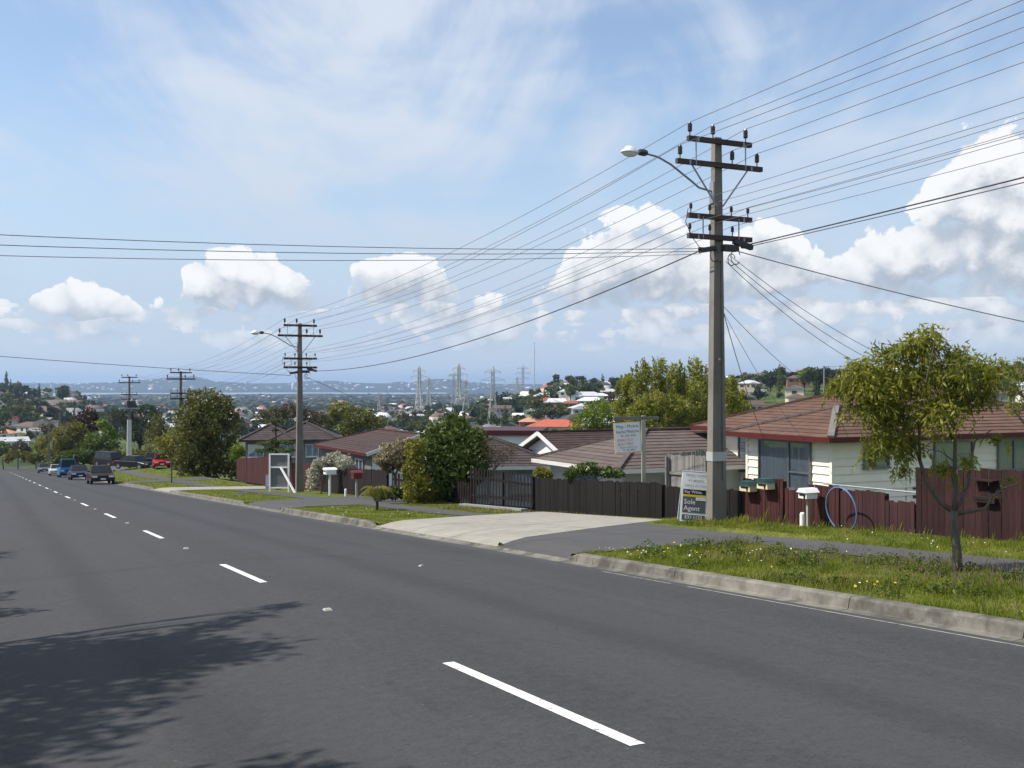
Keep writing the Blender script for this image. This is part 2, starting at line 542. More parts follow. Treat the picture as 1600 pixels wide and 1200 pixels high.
def terrain(X, Y):
    X = np.asarray(X, float); Y = np.asarray(Y, float)
    d = np.hypot(X, Y)
    az = np.arctan2(X, Y)
    px = 800 + 1700*np.tan(np.clip(az, -0.78, 0.75))
    zt = table(px, d)
    lump = (np.sin(X*0.031 + 1.3)*np.cos(Y*0.027) + 0.6*np.sin(X*0.071 - Y*0.055 + 2))*np.clip((d-120)/400, 0, 1)*0.9
    lump += 2.2*np.sin(X*0.0031 + 0.7)*np.cos(Y*0.0023 + 1)*np.clip((d-900)/2500, 0, 1)*np.clip((5500-d)/1500, 0, 1)
    zt = zt + lump
    s, n = SN(X, Y)
    sc = np.clip(s, -90, 360)
    dr = np.clip(n - FN - 0.3, 0, None)
    dl = np.clip(-9 - n, 0, None)
    zc = corr(sc, np.clip(n, -9, FN)) - 0.155*np.minimum(dr, 14) - 0.08*np.clip(dr-14, 0, 60) + 0.02*np.minimum(dl, 40)
    wn = np.where(n > FN, 1 - sstep(6, 45, dr), 1 - sstep(10, 60, dl))
    ws = (1 - sstep(300, 420, s))*(1 - sstep(60, 160, -s))
    w = wn*ws
    # behind the camera the hill simply goes on
    zb = corr(np.clip(s, -90, 360), np.clip(n, -9, FN)) + 0.0
    zt = np.where(Y < 40, zt*np.clip(Y/40, 0, 1) + (1-np.clip(Y/40, 0, 1))*np.clip(zb, -6, 6), zt)
    return zc*w + zt*(1-w)


def Tz(X, Y): return float(terrain(X, Y))


def G(s, n): return float(corr(s, n))


def ground_mat():
    m = bpy.data.materials.new('valley_ground'); MATS['valley_ground'] = m
    m.use_nodes = True
    t = m.node_tree; N = NG(t); b = t.nodes['Principled BSDF']
    pos = N.n('ShaderNodeNewGeometry').outputs['Position']
    a = N.noise(pos, 0.012, 6, 0.65)
    c = N.noise(pos, 0.05, 5, 0.7)
    f = N.noise(pos, 0.35, 4, 0.7)
    g = N.mix(N.smooth(c, 0.35, 0.65), (0.035, 0.055, 0.018), (0.095, 0.115, 0.035))
    g = N.mix(N.smooth(a, 0.50, 0.66), g, (0.022, 0.034, 0.016))
    g = N.mix(N.smooth(f, 0.62, 0.74, 0, 0.7), g, (0.14, 0.12, 0.085))
    # beyond the water: built-up land, colour greyed by distance to stand in for haze
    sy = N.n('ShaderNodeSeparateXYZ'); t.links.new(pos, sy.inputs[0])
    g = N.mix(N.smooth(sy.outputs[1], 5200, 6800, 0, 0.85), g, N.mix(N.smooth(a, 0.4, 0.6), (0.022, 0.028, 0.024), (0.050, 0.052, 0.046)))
    t.links.new(g, b.inputs['Base Color'])
    b.inputs['Roughness'].default_value = 0.95; b.inputs['Specular IOR Level'].default_value = 0.1
    return m


def build_ground():
    a0, a1 = -math.atan(1300/1700), math.atan(1300/1700)
    az = np.concatenate([np.linspace(a0, a1, 300), np.linspace(a1, a0 + 2*math.pi, 50)[1:-1]])
    d = np.concatenate([[0.0], np.geomspace(1.2, 60, 60), np.geomspace(63, 1500, 90), np.geomspace(1550, 18000, 90)])
    A, D = np.meshgrid(az, d, indexing='ij')
    X = np.sin(A)*D; Y = np.cos(A)*D
    Z = terrain(X, Y)
    s, n = SN(X, Y)
    # the made ground of the street lies on top of the sheet
    inside = (n > -8.8) & (n < FN + 0.4) & (s > -88) & (s < 352)
    edge = (n > -10.5) & (n < FN + 3.4) & (s > -92) & (s < 356)
    Z = np.where(inside, Z - 0.45, np.where(edge, Z - 0.30*np.clip(1 - (np.maximum(np.maximum(n - FN - 0.4, -8.8 - n), 0))/3.0, 0, 1), Z))
    na, nd = A.shape
    V = np.stack([X, Y, Z], -1).reshape(-1, 3)
    idx = np.arange(na*nd).reshape(na, nd)
    i2 = np.roll(idx, -1, axis=0)
    F = np.stack([idx[:, :-1], idx[:, 1:], i2[:, 1:], i2[:, :-1]], -1).reshape(-1, 4)[:, ::-1]
    me = to_mesh(V, F, name='ground')
    me.polygons.foreach_set('use_smooth', [True]*len(me.polygons))
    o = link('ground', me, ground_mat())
    kind(o, 'structure')


build_ground()


def strip(name, s_list, n_fn, m, z_off=0.0, parent=None, cols=2, zfun=None, skirt=0.0):
    """sheet over the corridor; n_fn(s) gives (n0, n1)"""
    V = []; F = []
    for s in s_list:
        n0, n1 = n_fn(s)
        for c in range(cols+1):
            n = lerp(n0, n1, c/cols)
            z = (zfun(s, n) if zfun else G(s, n)) + z_off
            V.append(tuple(P(s, n, z)))
    w = cols+1
    for i in range(len(s_list)-1):
        for c in range(cols):
            F.append((i*w+c, i*w+c+1, (i+1)*w+c+1, (i+1)*w+c))
    me = bpy.data.meshes.new(name); me.from_pydata(V, [], F); me.update()
    return link(name, me, m, parent)


def asphalt_mat(name, base, rough=0.88, seams=True, speck=1.0):
    m = bpy.data.materials.new(name); MATS[name] = m
    m.use_nodes = True
    t = m.node_tree; N = NG(t); b = t.nodes['Principled BSDF']
    pos = N.n('ShaderNodeNewGeometry').outputs['Position']
    rd = N.mapping(pos, rot=(0, 0, -TH))                     # x across, y along the road
    fine = N.noise(rd, 160.0, 2, 0.6)
    mid = N.noise(rd, 34.0, 3, 0.6)
    lng = N.noise(N.mapping(rd, scale=(1.3, 0.05, 1)), 1.0, 4, 0.6)
    pat = N.noise(rd, 0.45, 5, 0.65)
    c = N.mix(N.smooth(lng, 0.3, 0.7), tuple(x*0.86 for x in base), tuple(x*1.12 for x in base))
    c = N.mix(N.smooth(pat, 0.42, 0.7, 0, 0.5), c, tuple(x*1.22 for x in base))
    c = N.mix(N.smooth(fine, 0.36, 0.70, 0, 0.55*speck), c, tuple(x*1.9 for x in base))
    c = N.mix(N.smooth(mid, 0.62, 0.30, 0, 0.40*speck), c, tuple(x*0.45 for x in base))
    grit = N.noise(rd, 9.0, 4, 0.75)
    c = N.mix(N.smooth(grit, 0.48, 0.72, 0, 0.55*speck), c, tuple(x*1.5 for x in base))
    c = N.mix(N.smooth(grit, 0.50, 0.30, 0, 0.45*speck), c, tuple(x*0.62 for x in base))
    # scattered pale chips
    vo = N.n('ShaderNodeTexVoronoi'); N.put(vo.inputs['Vector'], rd); vo.inputs['Scale'].default_value = 5.0
    chip = N.m('MULTIPLY', N.smooth(vo.outputs['Distance'], 0.075, 0.05), N.smooth(N.noise(rd, 1.7, 2), 0.52, 0.6))
    c = N.mix(N.m('MULTIPLY', chip, 0.25), c, (0.22, 0.21, 0.20))
    if seams:
        sp = N.n('ShaderNodeSeparateXYZ'); t.links.new(rd, sp.inputs[0])
        wob = N.m('MULTIPLY', N.m('SUBTRACT', N.noise(N.mapping(rd, scale=(0.2, 0.5, 1)), 1.0, 3), 0.5), 0.5)
        xx = N.m('ADD', sp.outputs[0], wob)
        for n0, w0, k, mul in ((7.25, 0.10, 0.38, 1.4), (5.0, 0.55, 0.30, 1.30), (6.5, 0.55, 0.30, 1.30), (0.6, 0.55, 0.30, 1.3), (2.2, 0.55, 0.30, 1.3), (5.75, 0.35, 0.35, 0.72), (1.4, 0.35, 0.35, 0.72), (8.85, 0.20, 0.45, 1.6), (8.2, 0.40, 0.25, 0.8)):
            d = N.m('ABSOLUTE', N.m('SUBTRACT', xx, n0))
            c = N.mix(N.smooth(d, w0, w0*0.25, 0, k), c, tuple(x*mul*y for x, y in zip(base, (0.98, 1.0, 1.04))))
        # oil and tyre stains
        st = N.noise(N.mapping(rd, scale=(1.6, 0.35, 1)), 0.9, 5, 0.7)
        c = N.mix(N.smooth(st, 0.60, 0.75, 0, 0.45), c, tuple(x*0.55 for x in base))
        # fine cracks
        vc = N.n('ShaderNodeTexVoronoi', feature='DISTANCE_TO_EDGE'); N.put(vc.inputs['Vector'], N.mapping(rd, scale=(0.35, 0.16, 1)))
        vc.inputs['Scale'].default_value = 1.0
        cr = N.m('MULTIPLY', N.smooth(vc.outputs['Distance'], 0.008, 0.002), N.smooth(N.noise(rd, 0.22, 2), 0.52, 0.62))
        c = N.mix(N.m('MULTIPLY', cr, 0.22), c, tuple(x*0.35 for x in base))
    t.links.new(c, b.inputs['Base Color'])
    b.inputs['Roughness'].default_value = rough
    b.inputs['Specular IOR Level'].default_value = 0.25
    bn = N.n('ShaderNodeBump'); bn.inputs['Strength'].default_value = 0.5; bn.inputs['Distance'].default_value = 0.01
    t.links.new(mid, bn.inputs['Height']); t.links.new(bn.outputs[0], b.inputs['Normal'])
    return m


M_ROAD = asphalt_mat('asphalt_road', (0.0425, 0.0425, 0.0433))
M_PATH = asphalt_mat('asphalt_footpath', (0.068, 0.066, 0.066), seams=False, speck=0.7)
M_CONC = mat('concrete_driveway', (0.285, 0.265, 0.225), 0.9, 0.14, 2.5, bump=0.15, dirt=(0.20, 0.187, 0.16), dscale=0.7, dlo=0.5, dhi=0.8, world_pos=True)
M_KERB = mat('kerb_concrete', (0.160, 0.149, 0.126), 0.92, 0.30, 3.0, bump=0.4, objvar=0.12, world_pos=True, dirt=(0.075, 0.07, 0.06), dscale=2.2, dlo=0.44, dhi=0.68)
M_PAINT = mat('white_road_paint', (0.66, 0.66, 0.64), 0.7, 0.08, 30, world_pos=True, dirt=(0.16, 0.16, 0.16), dscale=17.0, dlo=0.56, dhi=0.70)


def verge_mat():
    m = bpy.data.materials.new('verge_turf'); MATS['verge_turf'] = m
    m.use_nodes = True
    t = m.node_tree; N = NG(t); b = t.nodes['Principled BSDF']
    pos = N.n('ShaderNodeNewGeometry').outputs['Position']
    a = N.noise(pos, 1.1, 5, 0.65); f = N.noise(pos, 14.0, 4, 0.7)
    c = N.mix(N.smooth(a, 0.35, 0.65), (0.085, 0.110, 0.020), (0.155, 0.160, 0.036))
    c = N.mix(N.smooth(f, 0.40, 0.66, 0, 0.65), c, (0.050, 0.075, 0.014))
    c = N.mix(N.smooth(N.noise(pos, 0.6, 4), 0.56, 0.72, 0, 0.6), c, (0.17, 0.14, 0.06))
    t.links.new(c, b.inputs['Base Color'])
    b.inputs['Roughness'].default_value = 0.95; b.inputs['Specular IOR Level'].default_value = 0.1
    bn = N.n('ShaderNodeBump'); bn.inputs['Strength'].default_value = 0.8; bn.inputs['Distance'].default_value = 0.05
    t.links.new(f, bn.inputs['Height']); t.links.new(bn.outputs[0], b.inputs['Normal'])
    return m


M_VERGE = verge_mat()

# carriageway
ss = [float(x) for x in np.concatenate([np.arange(-85, 120, 2.5), np.arange(120, 351, 10)])]
road = strip('road', ss, lambda s: (KL - 0.02, KB + 0.02), M_ROAD, cols=12, zfun=lambda s, n: float(plane(s, np.array(n))))
kind(road, 'structure')
# dashes of the centre line: 3 m long every 10 m 
for k in range(-3, 20):
    a = 5.7 + 10.0*k
    o = strip('lane_dash', [a, a+1, a+2, a+3.05], lambda s: (CL-0.055, CL+0.055), M_PAINT, z_off=0.004, parent=road, cols=2)
# faint edge line along the gutter
for a, b in ((2.0, 12.6), (13.0, 14.9)):
    strip('edge_line', list(np.linspace(a, b, 8)), lambda s: (KB-0.36, KB-0.31), mat('worn_edge_paint', (0.24, 0.23, 0.20), 0.8, 0.2, 20, world_pos=True, dirt=(0.08, 0.08, 0.08), dscale=4.0, dlo=0.52, dhi=0.68), z_off=0.004, parent=road)
M_STUD = mat('stud_plastic', (0.36, 0.35, 0.31), 0.5, 0.1, 20)
for k in range(0, 9):
    s = 5.7 + 10.0*k + 6.75
    o = MB().frustum(0, (0.10, 0.10), 0.02, (0.07, 0.06)).build('stud', M_STUD, road)
    o.location = P(s, CL, G(s, CL)+0.002); o.rotation_euler = (0, 0, TH)
for s, n in ((17.0, 6.55),):
    o = MB().frustum(0, (0.09, 0.06), 0.018, (0.06, 0.04)).build('stud', M_STUD, road)
    o.location = P(s, n, G(s, n)+0.002); o.rotation_euler = (0, 0, TH + 0.4)

# layout of the far-side verge (s intervals): driveways cut the kerb
DRIVE = [(16.7, 27.3), (37.5, 43.5), (62.5, 69.5), (84.0, 89.0)]


def in_drive(s):
    return any(a <= s <= b for a, b in DRIVE)


# kerb blocks
kerb = empty('kerb', P(0, KB, G(0, KB)))
kind(kerb, 'structure')
kerb_l = empty('kerb', P(0, KL, G(0, KL)))
kind(kerb_l, 'structure')
rng = random.Random(5)


def kerb_block(a, b, side, parent, drop=(1.0, 1.0)):
    mb = MB()
    rows = []
    for s, dk in ((a+0.006, drop[0]), (b-0.006, drop[1])):
        if side > 0:
            z = G(s, KB - 0.001)
            top = 0.145*dk + 0.012
            prof = [(KB-0.16, 0.006), (KB-0.03, 0.012), (KB-0.012, 0.02), (KB+0.012, top-0.025), (KB+0.035, top), (KB+0.15, top+0.004), (KB+0.15, -0.08), (KB-0.16, -0.08)]
        else:
            z = G(s, KL + 0.001)
            top = 0.14*dk + 0.012
            prof = [(KL+0.16, 0.006), (KL+0.03, 0.012), (KL+0.012, 0.02), (KL-0.012, top-0.025), (KL-0.035, top), (KL-0.15, top+0.004), (KL-0.15, -0.08), (KL+0.16, -0.08)]
        rows.append([tuple(P(s, n, z+h) - parent.location) for n, h in prof])
    k = len(rows[0])
    mb.add(rows[0]+rows[1], [tuple(range(k)), tuple(range(2*k-1, k-1, -1))] + [(i, i+k, (i+1) % k + k, (i+1) % k) for i in range(k)])
    return mb.build('kerb_block', M_KERB, parent)


def kerb_run(a, b, side, parent):
    s = a
    while s < b - 0.05:
        L = rng.choice((1.8, 2.4, 3.0, 3.6)) if s < 90 else 8.0
        e = min(b, s+L)
        kerb_block(s, e, side, parent, (1, 1))
        s = e


edges = [-40.0]
for a, b in DRIVE: edges += [a, b]
edges += [200.0]
for i in range(0, len(edges), 2):
    a, b = edges[i], edges[i+1]
    if i > 0:
        kerb_block(a, a+0.5, 1, kerb, (0.22, 1)); a += 0.5
    if i < len(edges)-2:
        kerb_block(b-0.35, b, 1, kerb, (1, 0.45 if i == 0 else 0.22)); b -= 0.35
    kerb_run(a, b, 1, kerb)
for a, b in DRIVE:
    n = max(2, int((b-a)/2.5))
    for k in range(n):
        kerb_block(a+(b-a)*k/n, a+(b-a)*(k+1)/n, 1, kerb, (0.2, 0.2))
kerb_run(-40, 200, -1, kerb_l)

# turf under everything on the verges, footpath and driveways laid on it
sv = [float(x) for x in np.concatenate([np.arange(-40, 110, 1.5), np.arange(110, 201, 6)])]
PAVED = (((19.7, KB), (27.25, KB), (30.6, 15.9), (23.2, 15.5)), ((16.75, KB), (19.75, KB), (23.3, 14.6), (16.1, 13.2)), ((37.6, KB), (43.4, KB), (49.5, 16.0), (40.5, 16.0)), ((62.6, KB), (69.4, KB), (71.5, 16.4), (65.0, 16.4)), ((84.1, KB), (88.9, KB), (93.0, 16.4), (87.5, 16.4)))


def on_drive(s, n, mg=0.0):
    hit = np.zeros(np.shape(s), bool)
    for (a, b, c, d) in PAVED:
        v = np.clip((n-KB)/(c[1]-KB), 0, 1.2)
        lo = a[0] + (d[0]-a[0])*v; hi = b[0] + (c[0]-b[0])*v
        hit |= (s > lo+mg) & (s < hi-mg) & (n < c[1])
    return hit


def verge_z(s, n):
    # the turf stops at the driveways
    return G(s, n) - (0.22 if bool(on_drive(np.array(s), np.array(n), 0.12)) else 0.0)


sv = [float(x) for x in np.concatenate([np.arange(-40, 14, 1.5), np.arange(14, 95, 0.25), np.arange(95, 201, 4)])]
verge = strip('grass_verge', sv, lambda s: (KB+0.13, FN+0.5), M_VERGE, z_off=-0.012, cols=16, zfun=verge_z)
kind(verge, 'structure')
verge_l = strip('grass_verge', sv, lambda s: (-9.0, KL-0.13), M_VERGE, z_off=-0.012, cols=6)
kind(verge_l, 'structure')
FP0, FP1 = 12.55, 13.85
fp = strip('footpath', [float(x) for x in np.concatenate([np.arange(-40, 120, 1.5), np.arange(120, 170, 6)])], lambda s: (FP0 + 0.05*math.sin(s*0.9), FP1 + 0.04*math.sin(s*1.3+1)), M_PATH, z_off=0.006, cols=3)
kind(fp, 'structure')


def quad_sheet(name, corners, m, z_off, nu=10, nv=10, lip=None):
    """corners in (s,n): a,b along the kerb, c,d at the far side"""
    a, b, c, d = [Vector(p) for p in corners]
    V = []; F = []
    for i in range(nu+1):
        for j in range(nv+1):
            u, v = i/nu, j/nv
            p = a.lerp(b, u).lerp(d.lerp(c, u), v)
            z = G(p.x, max(p.y, KB+0.001))
            # driveway crossings ramp down to the gutter
            k = min(max((p.y - KB)/1.0, 0), 1)
            z = z - 0.118*(1-k)**1.5 + z_off
            V.append(tuple(P(p.x, p.y, z)))
    w = nv+1
    for i in range(nu):
        for j in range(nv):
            F.append((i*w+j, i*w+j+1, (i+1)*w+j+1, (i+1)*w+j))
    me = bpy.data.meshes.new(name); me.from_pydata(V, [], F); me.update()
    return kind(link(name, me, m), 'structure')


def slabs(name, corners, m, z_off, ku, kv):
    """driveway cast in bays with open joints"""
    a, b, c, d = [Vector(p) for p in corners]
    root = empty(name, P(a.x, a.y, G(a.x, a.y+0.1))); kind(root, 'structure')
    for i in range(ku):
        for j in range(kv):
            e = 0.0016
            u0, u1, v0, v1 = i/ku+e, (i+1)/ku-e, j/kv+e, (j+1)/kv-e
            f = lambda u, v: tuple(a.lerp(b, u).lerp(d.lerp(c, u), v))
            o = quad_sheet('slab', (f(u0, v0), f(u1, v0), f(u1, v1), f(u0, v1)), m, z_off, 8, 7)
            del o['kind']
            o.parent = root; o.location = -root.location
    return root


slabs('concrete_driveway', ((19.7, KB+0.05), (27.25, KB+0.05), (30.6, 15.9), (23.2, 15.5)), M_CONC, 0.014, 3, 2)
quad_sheet('asphalt_apron', ((16.75, KB+0.05), (19.75, KB+0.05), (23.3, 14.6), (16.1, 13.2)), M_PATH, 0.010, 8, 12)
quad_sheet('asphalt_driveway', ((37.6, KB+0.05), (43.4, KB+0.05), (49.5, 16.0), (40.5, 16.0)), M_PATH, 0.010, 10, 12)
quad_sheet('concrete_driveway', ((62.6, KB+0.05), (69.4, KB+0.05), (71.5, 16.4), (65.0, 16.4)), M_CONC, 0.014, 10, 12)
quad_sheet('asphalt_driveway', ((84.1, KB+0.05), (88.9, KB+0.05), (93.0, 16.4), (87.5, 16.4)), M_PATH, 0.010, 8, 12)
# estuary
wm = bpy.data.materials.new('estuary_water'); wm.use_nodes = True
wb = wm.node_tree.nodes['Principled BSDF']; wb.inputs['Base Color'].default_value = (0.20, 0.24, 0.26, 1); wb.inputs['Roughness'].default_value = 0.28
V = []; F = []
for i, az in enumerate(np.linspace(-0.62, -0.06, 30)):
    r0 = 6250 + 250*math.sin(i*0.9) + 150*math.sin(i*2.3); r1 = 7500 + 200*math.sin(i*0.6+1)
    V += [(math.sin(az)*r0, math.cos(az)*r0, -49.0), (math.sin(az)*r1, math.cos(az)*r1, -49.0)]
    if i: F.append((2*i-2, 2*i, 2*i+1, 2*i-1))
me = bpy.data.meshes.new('water'); me.from_pydata(V, [], F); me.update()
kind(link('water', me, wm), 'structure')
# ------------------------------------------------------------------ power poles
M_POLE = mat('pole_concrete', (0.20, 0.182, 0.158), 0.9, 0.16, 1.6, bump=0.25, bscale=30, dirt=(0.12, 0.11, 0.095), dscale=1.1, dlo=0.48, dhi=0.75, stretch=(1, 1, 0.25))
M_POLE_W = mat('sunlit_pole_concrete', (0.55, 0.54, 0.52), 0.85, 0.08, 2.0)
M_TIMBER = mat('crossarm_timber', (0.075, 0.050, 0.046), 0.85, 0.3, 6.0, stretch=(0.3, 3, 3), objvar=0.15)
M_PORC = mat('brown_porcelain', (0.030, 0.018, 0.020), 0.30, 0.1, 5, spec=0.5)
M_STEEL = mat('galvanised_steel', (0.30, 0.31, 0.32), 0.5, 0.12, 9.0, metal=0.5)
M_DARKST = mat('dark_steel', (0.055, 0.052, 0.055), 0.6, 0.2, 9.0)
M_WIRE = mat('weathered_conductor', (0.15, 0.135, 0.14), 0.65, 0.15, 3.0)
M_BAND = mat('metal_band', (0.46, 0.47, 0.47), 0.45, 0.06, 6.0, metal=0.3)
M_LAMPGL = mat('lamp_bowl', (0.70, 0.70, 0.68), 0.25, 0.05, 5.0, spec=0.6)
M_LAMPTOP = mat('lamp_canopy', (0.80, 0.80, 0.80), 0.3, 0.04, 5.0)

ARMS = [  # height above base fraction of 9.2 m, length, insulator offsets along the arm (towards houses positive), insulator height
    (9.08, 1.84, (-0.86, -0.20, 0.76), 0.20),
    (8.52, 2.48, (-1.14, 0.36, 1.10), 0.20),
    (7.27, 1.84, (-0.84, -0.30, 0.33, 0.82), 0.12),
    (6.79, 1.84, (-0.87, -0.30, 0.36), 0.12),
]


def power_pole(s, n, H, label, lamp=True, arms=ARMS, sunlit_foot=False, band=False, gear=True, simple=False):
    root = empty('power_pole', P(s, n, G(s, n)), TH)
    k = H/9.2
    b0, b1 = (0.43, 0.24), (0.19, 0.15)             # across, along the road
    # I-section shaft: two flanges and a recessed web
    sh = MB()
    def lay(z): t = z/H; return lerp(b0[0], b1[0], t), lerp(b0[1], b1[1], t)
    zs = [-0.6, 0.9*k, 0.95*k, 6.2*k, 6.25*k, H]
    for z0, z1 in ((-0.6, 1.0*k), (6.25*k, H)):
        w0, d0 = lay(max(z0, 0)); w1, d1 = lay(z1)
        sh.frustum(z0, (w0, d0), z1, (w1, d1))
    w0, d0 = lay(1.0*k); w1, d1 = lay(6.25*k)
    for sx in (-1, 1):
        sh.frustum(1.0*k, (w0*0.22, d0), 6.25*k, (w1*0.22, d1), (sx*w0*0.39, 0), (sx*w1*0.39, 0))
    sh.frustum(1.0*k, (w0*0.58, d0*0.62), 6.25*k, (w1*0.58, d1*0.62))
    shaft = sh.build('shaft', M_POLE, root)
    if sunlit_foot:
        w0, d0 = lay(0); w1, d1 = lay(5.2)
        MB().frustum(-0.3, (w0+0.16, d0+0.16), 5.2, (w1+0.13, d1+0.13)).build('sunlit_white_foot', M_POLE_W, root)  # sun on the lower concrete, put in as a white-coloured sleeve
    for (z, L, ins, ih) in arms:
        z *= k
        w, d = lay(z)
        y = -d/2 - 0.055
        a = MB().box((0, y, z), (L, 0.10, 0.115)).build('crossarm', M_TIMBER, root)
        if simple:
            im = MB()
        for x in ins:
            big = ih > 0.15
            r = 0.054 if big else 0.038
            h = ih
            zb = z + 0.06
            MB().lathe([(0.014, zb), (0.014, zb+0.10), (r*0.8, zb+0.10), (r, zb+0.12), (r, zb+0.10+h*0.42), (r*0.86, zb+0.10+h*0.46), (r, zb+0.10+h*0.52),
                        (r, zb+0.10+h*0.86), (r*0.6, zb+0.10+h), (r*0.45, zb+0.12+h)], 8, (x, y, 0)).build('insulator', M_PORC, a)
        if not simple and L > 1.0:
            for sx in (-1, 1):
                MB().box((sx*L*0.36, y-0.06, z-0.02), (0.05, 0.012, 0.10)).build('tie_plate', M_STEEL, a)
    if not simple:
        w, d = lay(8.0*k)
        for sx in (-1, 1):       # struts
            MB().bar((sx*0.80, -d/2-0.06, 8.45*k), (sx*0.09, -d/2-0.05, 7.55*k), 0.03).build('strut', M_STEEL, root)
            MB().bar((sx*0.72, -d/2-0.10, 9.05*k), (sx*0.72, -d/2-0.10, 8.45*k), 0.022).build('hanger', M_STEEL, root)
            MB().bar((sx*0.52, -d/2-0.10, 7.26*k), (sx*0.52, -d/2-0.10, 6.74*k), 0.022).build('hanger', M_STEEL, root)
    if gear:
        # cable terminations below the arms
        gmb = MB(); w, d = lay(6.5*k)
        MB().box((0.62, -d/2-0.12, 6.66*k), (0.55, 0.12, 0.12), Matrix.Rotation(R(14), 3, 'Y')).build('cable_clamp', M_DARKST, root)
        MB().box((-0.34, -d/2-0.02, 6.50*k), (0.46, 0.11, 0.12), Matrix.Rotation(R(-10), 3, 'Y')).build('cable_clamp', M_DARKST, root)
        MB().box((0.28, -d/2-0.05, 6.56*k), (0.42, 0.20, 0.15)).build('junction_box', M_DARKST, root)
        for j, (x, z, r) in enumerate(((0.42, 6.35, 0.14), (0.30, 6.28, 0.11), (-0.20, 6.36, 0.12))):
            MB().tube([(x + r*math.cos(t), -d/2-0.1, z*k + r*math.sin(t)*1.3) for t in np.linspace(0.3, 5.6, 10)], 0.012, 4).build('cable_loop', M_DARKST, root)
        MB().tube([(-0.95, -d/2-0.1, 7.42*k), (-1.02, -d/2-0.1, 7.10*k), (-0.86, -d/2-0.1, 6.78*k), (-0.55, -d/2-0.08, 6.46*k)], 0.010, 4).build('cable_loop', M_DARKST, root)
        for x in (-0.55, -0.45, 0.70, 0.80):
            MB().lathe([(0.02, -0.05), (0.045, -0.04), (0.045, 0.04), (0.02, 0.05)], 8, (x, -d/2-0.02, (6.50 if x < 0 else 6.62)*k), 'x').build('strain_insulator', M_PORC, root)
    if band:
        w, d = lay(1.62)
        MB().box((0, 0, 1.58), (w+0.03, d+0.03, 0.22)).build('band', M_BAND, root)
        MB().box((-0.02, -d/2-0.035, 3.9), (0.05, 0.03, 0.05)).build('bolt', M_STEEL, root)
        # cable duct up the road side
        w2, d2 = lay(5)
    if lamp:
        w, d = lay(7.95*k)
        z0 = 7.93*k
        arm = MB().tube([(-w/2+0.02, 0, z0-0.03), (-w/2-0.40, 0, z0+0.04), (-w/2-0.62, 0, z0+0.18), (-w/2-1.20, 0, z0+0.52), (-w/2-1.55, 0, z0+0.66), (-w/2-1.95, 0, z0+0.72)], 0.025, 8).build('lamp_arm', M_STEEL, root)
        MB().box((-w/2-0.015, 0, z0-0.05), (0.05, 0.16, 0.5)).build('arm_bracket', M_STEEL, root)
        ar = MB().lathe([(0.03, 0), (0.075, 0.06), (0.085, 0.18), (0.06, 0.26)], 8, (-w/2-2.12, 0, z0+0.725), 'x').build('lamp_neck', M_DARKST, root)
        xl = -w/2-2.32; z0 -= 0.09
        hd = MB()
        hd.lathe([(0.04, 0.17), (0.10, 0.15), (0.14, 0.08), (0.22, 0.01), (0.23, -0.03)][::-1], 14)
        for h_ in (hd,): h_.v = [(xl + v[0]*1.05, v[1]*0.62, z0+0.80+v[2]*0.8) for v in h_.v]
        hd.build('lamp_canopy', M_LAMPTOP, root, smooth=True)
        hb = MB().lathe([(0.20, -0.03), (0.18, -0.08), (0.11, -0.13), (0.02, -0.15)], 14)
        hb.v = [(xl + v[0]*1.05, v[1]*0.62, z0+0.80+v[2]*0.8) for v in hb.v]
        hb.build('lamp_bowl', M_LAMPGL, root, smooth=True)
    tag(root, label, 'power pole', 'concrete power poles along the verge')
    return root


POLES = [(-16.5, 16.0, 9.0), (21.3, 15.75, 9.2), (58.7, 15.5, 9.2), (99.0, 15.5, 9.2), (137.0, 15.5, 10.4)]
power_pole(*POLES[0], 'tall concrete power pole standing uphill beside the camera position')
power_pole(*POLES[1], 'tall concrete power pole with street lamp between the agent sign and red fence', band=True)
power_pole(*POLES[2], 'concrete power pole with street lamp behind the white braced sign frame')
power_pole(*POLES[3], 'bare concrete power pole rising in front of the large olive tree', lamp=False, gear=False, simple=True)
p4 = power_pole(*POLES[4], 'power pole with lower half coloured sunlit white and transformer platform', lamp=False, gear=False, sunlit_foot=True, simple=True)
MB().box((0, -0.1, 6.55), (2.3, 1.0, 0.16)).build('platform', M_STEEL, p4)
MB().box((0.2, -0.1, 7.05), (1.0, 0.6, 0.8)).build('transformer', M_DARKST, p4)
for (s, n, h, lb) in ((186, 10.6, 9.4, 'slim concrete pole on the far verge beyond the parked cars'), (222, 10.8, 9.2, 'second slim pole farther down the road beyond the cars'), (285, 11, 9.2, 'last small pole at the foot of the road')):
    power_pole(s, n, h, lb, lamp=False, gear=False, simple=True, arms=ARMS[:1])

# conductors: each one continuous from pole to pole
def catenary(a, b, sag, n=14):
    a, b = Vector(a), Vector(b)
    return [a.lerp(b, t) - Vector((0, 0, 4*sag*t*(1-t))) for t in np.linspace(0, 1, n)]


def arm_point(pi, ai, x):
    s, n, H = POLES[pi]
    z, L, ins, ih = ARMS[ai]
    k = H/9.2
    base = P(s, n, G(s, n))
    d = lerp(0.24, 0.15, z/9.2)
    loc = Matrix.Rotation(TH, 3, 'Z') @ Vector((x, -d/2-0.055, z*k + 0.06 + 0.12 + ih))
    return base + loc


